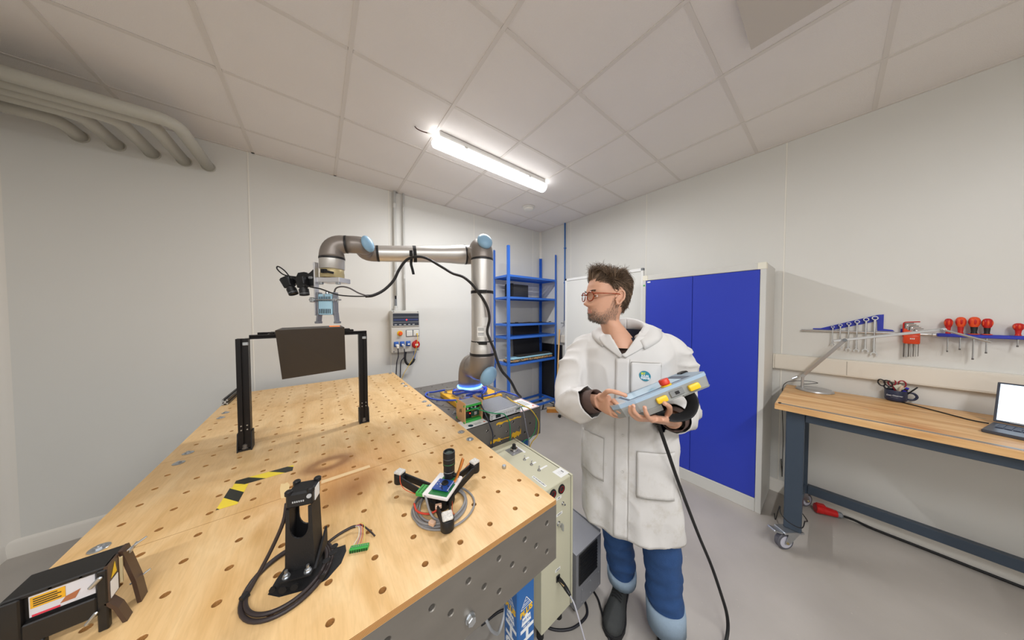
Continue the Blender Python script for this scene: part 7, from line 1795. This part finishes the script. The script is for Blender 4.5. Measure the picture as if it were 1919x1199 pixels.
ct_.loft([sring(PW(u, 0, z) + FB * o_, SB, FB, a, b, 36, 2.35) for z, a, b, o_, u in ((.545, .232, .168, .015, .030), (.70, .228, .163, .015, .026), (.85, .222, .157, .012, .018), (1.0, .213, .150, .010, .010), (1.1, .208, .145, .008, .006), (1.2, .207, .141, .006, .0), (1.3, .21, .136, .004, .0), (1.38, .206, .124, .002, .0), (1.42, .196, .112, .0, .0), (1.45, .170, .102, -.003, .0), (1.475, .130, .092, -.006, .0), (1.495, .088, .086, -.008, .0))])
def sleeve(pts):
    P = catmull([PW(*p[:3]) for p in pts], 6); rr = []
    k = 6
    for i in range(len(pts) - 1):
        for j in range(k): rr.append(pts[i][3] + (pts[i + 1][3] - pts[i][3]) * j / k)
    rr.append(pts[-1][3]); ct_.tube(P, rr, 24)
sleeve([(-.125, -.065, 1.405, .060), (-.175, -.075, 1.375, .071), (-.235, -.055, 1.28, .072), (-.278, -.01, 1.165, .070), (-.278, .06, 1.128, .073), (-.245, .13, 1.155, .068), (-.214, .180, 1.186, .062)])
sleeve([(.135, .06, 1.405, .060), (.188, .06, 1.375, .072), (.242, .035, 1.28, .074), (.268, .005, 1.17, .072), (.245, .055, 1.118, .074), (.18, .14, 1.112, .066), (.108, .215, 1.122, .060)])
vs, ns, fs = solid(ct_, .0085, 6)
def wr(v):
    a = noise.noise(V((v.x * 6, v.y * 6, v.z * 5))) * .010
    b = noise.noise(V((v.x * 15 + 9, v.y * 15, v.z * 11))) * .006
    r = (v - PM); u = r.dot(U_); n_ = r.dot(N_)
    arm = max(0, min(1, (abs(u - .0) - .17) / .07)) * (1 if v.z > 1.0 else 0)
    folds = (1 - abs(math.sin((v.z * 22 + u * 16 - n_ * 8) + 4 * noise.noise(v * 5)))) ** 2.5 * .014 * arm
    drape = math.sin(math.atan2(n_, u) * 9 + 3 * noise.noise(v * 3)) * .006 * max(0, min(1, (1.0 - v.z) / .4))
    arm = arm
    ridge = (1 - abs(noise.noise(V((v.x * 8 + 2, v.y * 8, v.z * 6 + 4))) * 2)) ** 3 * .005
    return a + b + folds + drape + ridge
vs = [v + n_ * wr(v) for v, n_ in zip(vs, ns)]
# cut the hem open, the cuffs and the V neck
CENTER = []
def local(v): r = v - PM; return r.dot(SB), r.dot(FB), v.z
keep = []
VZ = 1.366                                                     # bottom of the V
RWp, LWp = PW(-.214, .180, 1.186), PW(.108, .215, 1.122)
rd, ld = (RWp - PW(-.245, .13, 1.155)).normalized(), (LWp - PW(.18, .14, 1.112)).normalized()
for f in fs:
    c = sum((vs[i] for i in f), V()) / len(f); s_, f_, z = local(c)
    if z < .556: continue
    if f_ > .02 and z > VZ and abs(s_) < (z - VZ) * .60 + .001 and abs(s_) < .085: continue
    if z > 1.482 and abs(s_) < .075: continue
    if (c - RWp).dot(rd) > -.018 and (c - RWp).length < .085: continue
    if (c - LWp).dot(ld) > -.018 and (c - LWp).length < .085 and (c - PM).dot(N_) > .172: continue
    keep.append(f)
used = sorted({i for f in keep for i in f}); mp_ = {j: i for i, j in enumerate(used)}
cv = [vs[i] for i in used]; cf = [tuple(mp_[i] for i in f) for f in keep]
ec = {}
for f in cf:
    for a, b in zip(f, f[1:] + f[:1]): k = (min(a, b), max(a, b)); ec[k] = ec.get(k, 0) + 1
bnd = {i for k, c in ec.items() if c == 1 for i in k}
for i in bnd:
    s_, f_, z = local(cv[i]); c = cv[i]
    if z < .58: cv[i] = V((c.x, c.y, .554))
    elif (c - RWp).length < .10: cv[i] = c - rd * ((c - RWp).dot(rd) + .018)
    elif (c - LWp).length < .10 and (c - PM).dot(N_) > .16: cv[i] = c - ld * ((c - LWp).dot(ld) + .018)
    elif f_ > .02 and z > VZ - .012 and abs(s_) < .10:
        zz_ = max(z, VZ + .001); t = math.copysign(min(.086, (zz_ - VZ) * .60), s_); cv[i] = c + SB * (t - s_) + Z_ * (zz_ - z)
    elif z > 1.46: cv[i] = V((c.x, c.y, 1.480))
coat = mk('lab_coat', cv, cf, M_coat, man)
sol = coat.modifiers.new('thickness', 'SOLIDIFY'); sol.thickness = .003; sol.offset = -1
coat['label'] = 'white lab coat with grimy lower half'
from mathutils.bvhtree import BVHTree
bvh = BVHTree.FromPolygons([tuple(v) for v in cv], cf)
def drape_pt(s_, z, off=.003, from_=.6):
    o_ = PM + SB * s_ + FB * from_ + Z_ * z; h = bvh.ray_cast(o_, -FB)
    if h[0] is None or (h[0] - PM).dot(FB) < .0: h = bvh.find_nearest(PM + SB * s_ + FB * .10 + Z_ * z)
    return h[0] + FB * off
def patch(poly_s, poly_z, nm, mt, off=.004, nx=14, nz=14, parent=coat):
    """a piece of cloth laid on the coat front; bounds given as functions"""
    m = MB(); g = []
    for j in range(nz + 1):
        z = poly_z[0] + (poly_z[1] - poly_z[0]) * j / nz; row = []
        a, b = poly_s(z)
        for i in range(nx + 1): row.append(drape_pt(a + (b - a) * i / nx, z, off))
        g.append(row)
    # smooth depth a little so that the cloth spans wrinkles
    for _ in range(2):
        d = [[p.dot(FB) for p in r] for r in g]
        for j in range(nz + 1):
            for i in range(nx + 1):
                q = [d[jj][ii] for jj in (j - 1, j, j + 1) for ii in (i - 1, i, i + 1) if 0 <= jj <= nz and 0 <= ii <= nx]
                mxd = max(d[j][i], sum(q) / len(q)); g[j][i] = g[j][i] + FB * (mxd - d[j][i])
    for r in g: m.v += [tuple(p) for p in r]
    for j in range(nz):
        for i in range(nx): a = j * (nx + 1) + i; m.f.append((a, a + 1, a + nx + 2, a + nx + 1))
    o = m.build(nm, mt, parent, True); s2 = o.modifiers.new('t', 'SOLIDIFY'); s2.thickness = .003; s2.offset = -1
    return o
patch(lambda z: (-.030, .028), (.56, VZ - .01), 'placket', M_coat, .004, 5, 40)
patch(lambda z: (.034, .150), (1.20, 1.345), 'chest_pocket', M_coat, .004)
patch(lambda z: (.062 - (.02 if z < .80 else 0) * 0, .205), (.765, .965), 'hip_pocket', M_coat, .006)
patch(lambda z: (-.185, -.075), (.785, .985), 'hip_pocket', M_coat, .006)
for z in (1.20, 1.02, .86): 
    p = drape_pt(0.006, z, .0055); MB().lathe(p, FB, [(0, .0062), (.0015, .0062), (.0016, .0045), (.0008, .004), (.0008, .0001)], 14).build('snap_button', mat('snap', (206, 204, 200), .35), coat, 40)
# seams of the pockets as thin stitched cords
M_seam = mat('seam', (176, 172, 166), .9)
def seam(pts, off=.006): MB().tube([drape_pt(a, b, off) for a, b in pts], .0011, 5).build('stitching', M_seam, coat, True)
def line(a, b, n=12): return [(a[0] + (b[0] - a[0]) * k / n, a[1] + (b[1] - a[1]) * k / n) for k in range(n + 1)]
seam(line((.062, .965), (.205, .965)), .0085); seam(line((.062, .965), (.062, .765)), .0085); seam(line((.062, .765), (.205, .765)), .0085)
seam(line((-.075, .985), (-.185, .985)), .0085); seam(line((-.075, .985), (-.075, .785)), .0085); seam(line((-.075, .785), (-.185, .785)), .0085)
seam(line((.034, 1.345), (.150, 1.345))); seam(line((.034, 1.345), (.034, 1.21))); seam(line((.150, 1.345), (.150, 1.21)))
seam(line((.029, VZ - .01), (.029, .56), 40))
# emblem on the chest pocket
ec_ = drape_pt(.088, 1.289, .0085)
m = MB(); pts = []
for k in range(30):
    a = 2 * math.pi * k / 30; r = .0215 * (1 + .05 * math.cos(2 * a + .8)); pts.append((math.cos(a) * r, math.sin(a) * r * 1.05))
MB().prism([(p[0], p[1]) for p in pts], ec_ + FB * .0005, SB, Z_, .0006).build('emblem', mat('emblem_blue', (46, 136, 158), .6), coat, fixn=True)
MS = SB
text('IRT', .0115, mat('emblem_yellow', (214, 222, 60), .6), coat, ec_ + FB * .0015 - MS * .0065 + Z_ * .0095, MS, Z_, align='CENTER', bold=.0006)
text('JULES', .0115, M_dwhite, coat, ec_ + FB * .0015 + MS * .0005 - Z_ * .0005, MS, Z_, bold=.0005)
text('VERNE', .0115, M_dwhite, coat, ec_ + FB * .0015 + MS * .0015 - Z_ * .0105, MS, Z_, bold=.0005)
# collar and lapels
def lapel(s):
    m = MB(); g = []
    n = 16
    for j in range(n + 1):
        t = j / n; z = VZ + .004 + (1.455 - VZ) * t
        e = (z - VZ) * .60 + .001; wd = .012 + .055 * math.sin(math.pi * min(1, t * 1.0) * .62) ** 1.2
        row = []
        for i in range(7):
            q = i / 6; ss = s * min(.20, e - .004 + wd * q); p = drape_pt(ss, z - .010 * q * (1 - t) , .007 + .006 * (1 - q))
            row.append(p)
        g.append(row)
    for r in g: m.v += [tuple(p) for p in r]
    for j in range(n):
        for i in range(6): a = j * 7 + i; m.f.append((a, a + 1, a + 8, a + 7))
    o = m.build('lapel', M_coat, coat, True); q = o.modifiers.new('t', 'SOLIDIFY'); q.thickness = .004
lapel(-1); lapel(1)
def leaf(sg):
    """turned down collar: from the nape round the neck to a point on the chest"""
    m = MB(); g = []; n = 26
    for k in range(n + 1):
        t = k / n                                               # 0 nape .. 1 front point
        a = math.radians(180 - 150 * t)
        base = PM + SB * (sg * math.sin(a) * (.074 + .012 * t)) + FB * (math.cos(a) * .072 - .012 + .014 * t) + Z_ * (1.528 - .080 * t ** 1.7)
        out = (SB * (sg * math.sin(a)) + FB * (math.cos(a) * .8)).normalized()
        drop = .052 - .006 * t; wd = .030 + .030 * t ** 2
        row = [base + out * .010 - Z_ * (.058 * (1 - t) + .012), base, base + out * .006 + Z_ * .006, base + out * .014 + Z_ * .002]
        for q in (.4, .7, 1.0):
            p = base + out * (.014 + wd * q) - Z_ * (drop * q)
            row.append(p)
        g.append(row)
    for r in g:
        for q, p in enumerate(r):
            if q >= 4:
                h = bvh.find_nearest(p); d = (p - h[0]).dot(h[1])
                p = h[0] + h[1] * max(.006 + .0015 * (6 - q), min(d, .010))
            m.v.append(tuple(p))
    for jj in range(n):
        for ii in range(6): a = jj * 7 + ii; m.f.append((a, a + 1, a + 8, a + 7))
    co = m.build('collar', M_coat, coat, True); q = co.modifiers.new('t', 'SOLIDIFY'); q.thickness = .0035; q.offset = 0
leaf(-1); leaf(1)
# cuffs of the brown shirt peeping out of the sleeves
for (p0_, p1_, r0_, r1_) in ((PW(-.225, .165, 1.176), PW(-.204, .203, 1.196), .052, .046), (PW(.13, .195, 1.118), PW(.088, .240, 1.126), .050, .044)):
    m = MB(); a, b, d = basis(p1_ - p0_); L = (p1_ - p0_).length
    R_ = [[p0_ + d * h + (a * math.cos(2 * math.pi * k / 22) + b * math.sin(2 * math.pi * k / 22)) * r for k in range(22)] for h, r in ((-.03, r0_), (L, r1_), (L + .002, r1_ - .003), (-.03, r0_ - .004))]
    m.loft(R_, False, True); m.build('shirt_cuff', M_shirt, man, True, fixn=True)

# ================================================================== TEACH PENDANT
tp = thing('control_tablet', 'grey blue robot control tablet with red stop button held by the man', 'control tablet', PW(-.03, .25, 1.26))
TA = (U_ * .915 + N_ * .05 + Z_ * .40).normalized(); TD = (N_ * -.95 + Z_ * -.32); TD = (TD - TA * TD.dot(TA)).normalized(); TN = TA.cross(TD).normalized()
if TN.z < 0: TN = -TN
TC = PW(-.012, .260, 1.246)
def TP(a, d, h): return TC + TA * a - TD * d + TN * h          # d towards the camera
FTP = fr(TA, -TD)
M_tpl = mat('tablet_blue', (158, 180, 200), .38); M_tpg = mat('tablet_grey', (148, 150, 148), .42); M_tpd = mat('tablet_edge', (70, 86, 110), .4)
outl = [(-.172, -.07), (-.160, -.10), (.160, -.10), (.172, -.085), (.172, .085), (.160, .10), (-.095, .10), (-.150, .085), (-.172, .055)]
def tprism(poly, h0, h1, nm, mt, sc=1.0, parent=tp):
    m = MB(); lo = [TP(p[0] * sc, p[1] * sc, h0) for p in poly]; hi = [TP(p[0], p[1], h1) for p in poly]; m.loft([lo, hi]); return m.build(nm, mt, parent, fixn=True)
tprism(outl, -.030, .004, 'lower_shell', M_tpg, .965)
tprism([(p[0] * 1.006, p[1] * 1.006) for p in outl], .004, .016, 'upper_shell', M_tpl)
tprism([(-.11, -.08), (.13, -.08), (.13, .07), (-.11, .07)], .0161, .0166, 'screen_bezel', M_tpd)
tprism([(-.10, -.072), (.10, -.072), (.10, .062), (-.10, .062)], .0167, .0172, 'screen', mat('tablet_screen', (170, 196, 214), .12, emit=(160, 190, 210), estr=.25))
tprism([(-.175, -.06), (-.12, -.075), (-.12, .075), (-.150, .078), (-.175, .05)], .0161, .020, 'end_pad', M_ltgrey)
MB().lathe(TP(-.155, .045, .0201), TN, [(0, .0055), (.0008, .0055), (.0009, .0001)], 14).build('screw', M_zinc, tp)
tprism([(-.09, .101), (-.02, .101), (-.005, .02), (-.06, -.06), (-.10, .0)], -.050, -.0301, 'grip', M_tpg, .9)
tprism([(.07, .09), (.165, .09), (.165, -.08), (.07, -.08)], -.036, -.0301, 'rear_bump', M_tpg, .97)
q = MB().lathe(TP(.036, .076, .0161), TN, [(0, .019), (.004, .019), (.0045, .014)], 22).build('stop_collar', M_yellow, tp, 40)
MB().lathe(TP(.036, .076, .0205), TN, [(0, .013), (.004, .0175), (.018, .0175), (.021, .0155), (.0211, .0001)], 22).build('stop_button', M_orange if False else mat('stop_red', (214, 62, 44), .4), tp, 40)
for a_ in (-.010, .108):
    m = MB(); m.box(TP(a_, .103, -.015), (.040, .016, .022), frame=FTP, bev=.006); m.build('enable_switch', M_yellow, tp, 35)
m = MB(); m.box(TP(.048, .100, -.012), (.05, .006, .022), frame=FTP, bev=.002); m.build('port_cover', mat('cover_grey', (128, 130, 130), .4), tp)
m = MB(); m.box(TP(.048, .1038, -.012), (.014, .002, .010), frame=FTP); m.build('usb_port', M_black, tp)
P = [TP(.10, .05, -.028), TP(.095, .06, -.07), TP(.055, .06, -.10), TP(.0, .05, -.09), TP(-.03, .03, -.045)]
MB().tube(catmull(P, 6), .022, 10, flat=.15).build('hand_strap', M_blackm, tp, True)
MB().box(TP(.165, -.055, .012), (.03, .04, .02), frame=FTP, bev=.004).build('hook', M_black, tp)
pc = thing('tablet_cable', 'thick black cable hanging from the control tablet to the floor', 'cable', PEND_CORD[-3])
PCP = [TP(-.02, .0, -.02), TP(-.01, .01, -.05)] + [V(p) for p in PEND_CORD]
PCP = [V((p.x, p.y, max(p.z, .008))) for p in PCP]
MB().tube(catmull(PCP, 6), .0068, 10).build('sheath', M_rubber, pc, True)
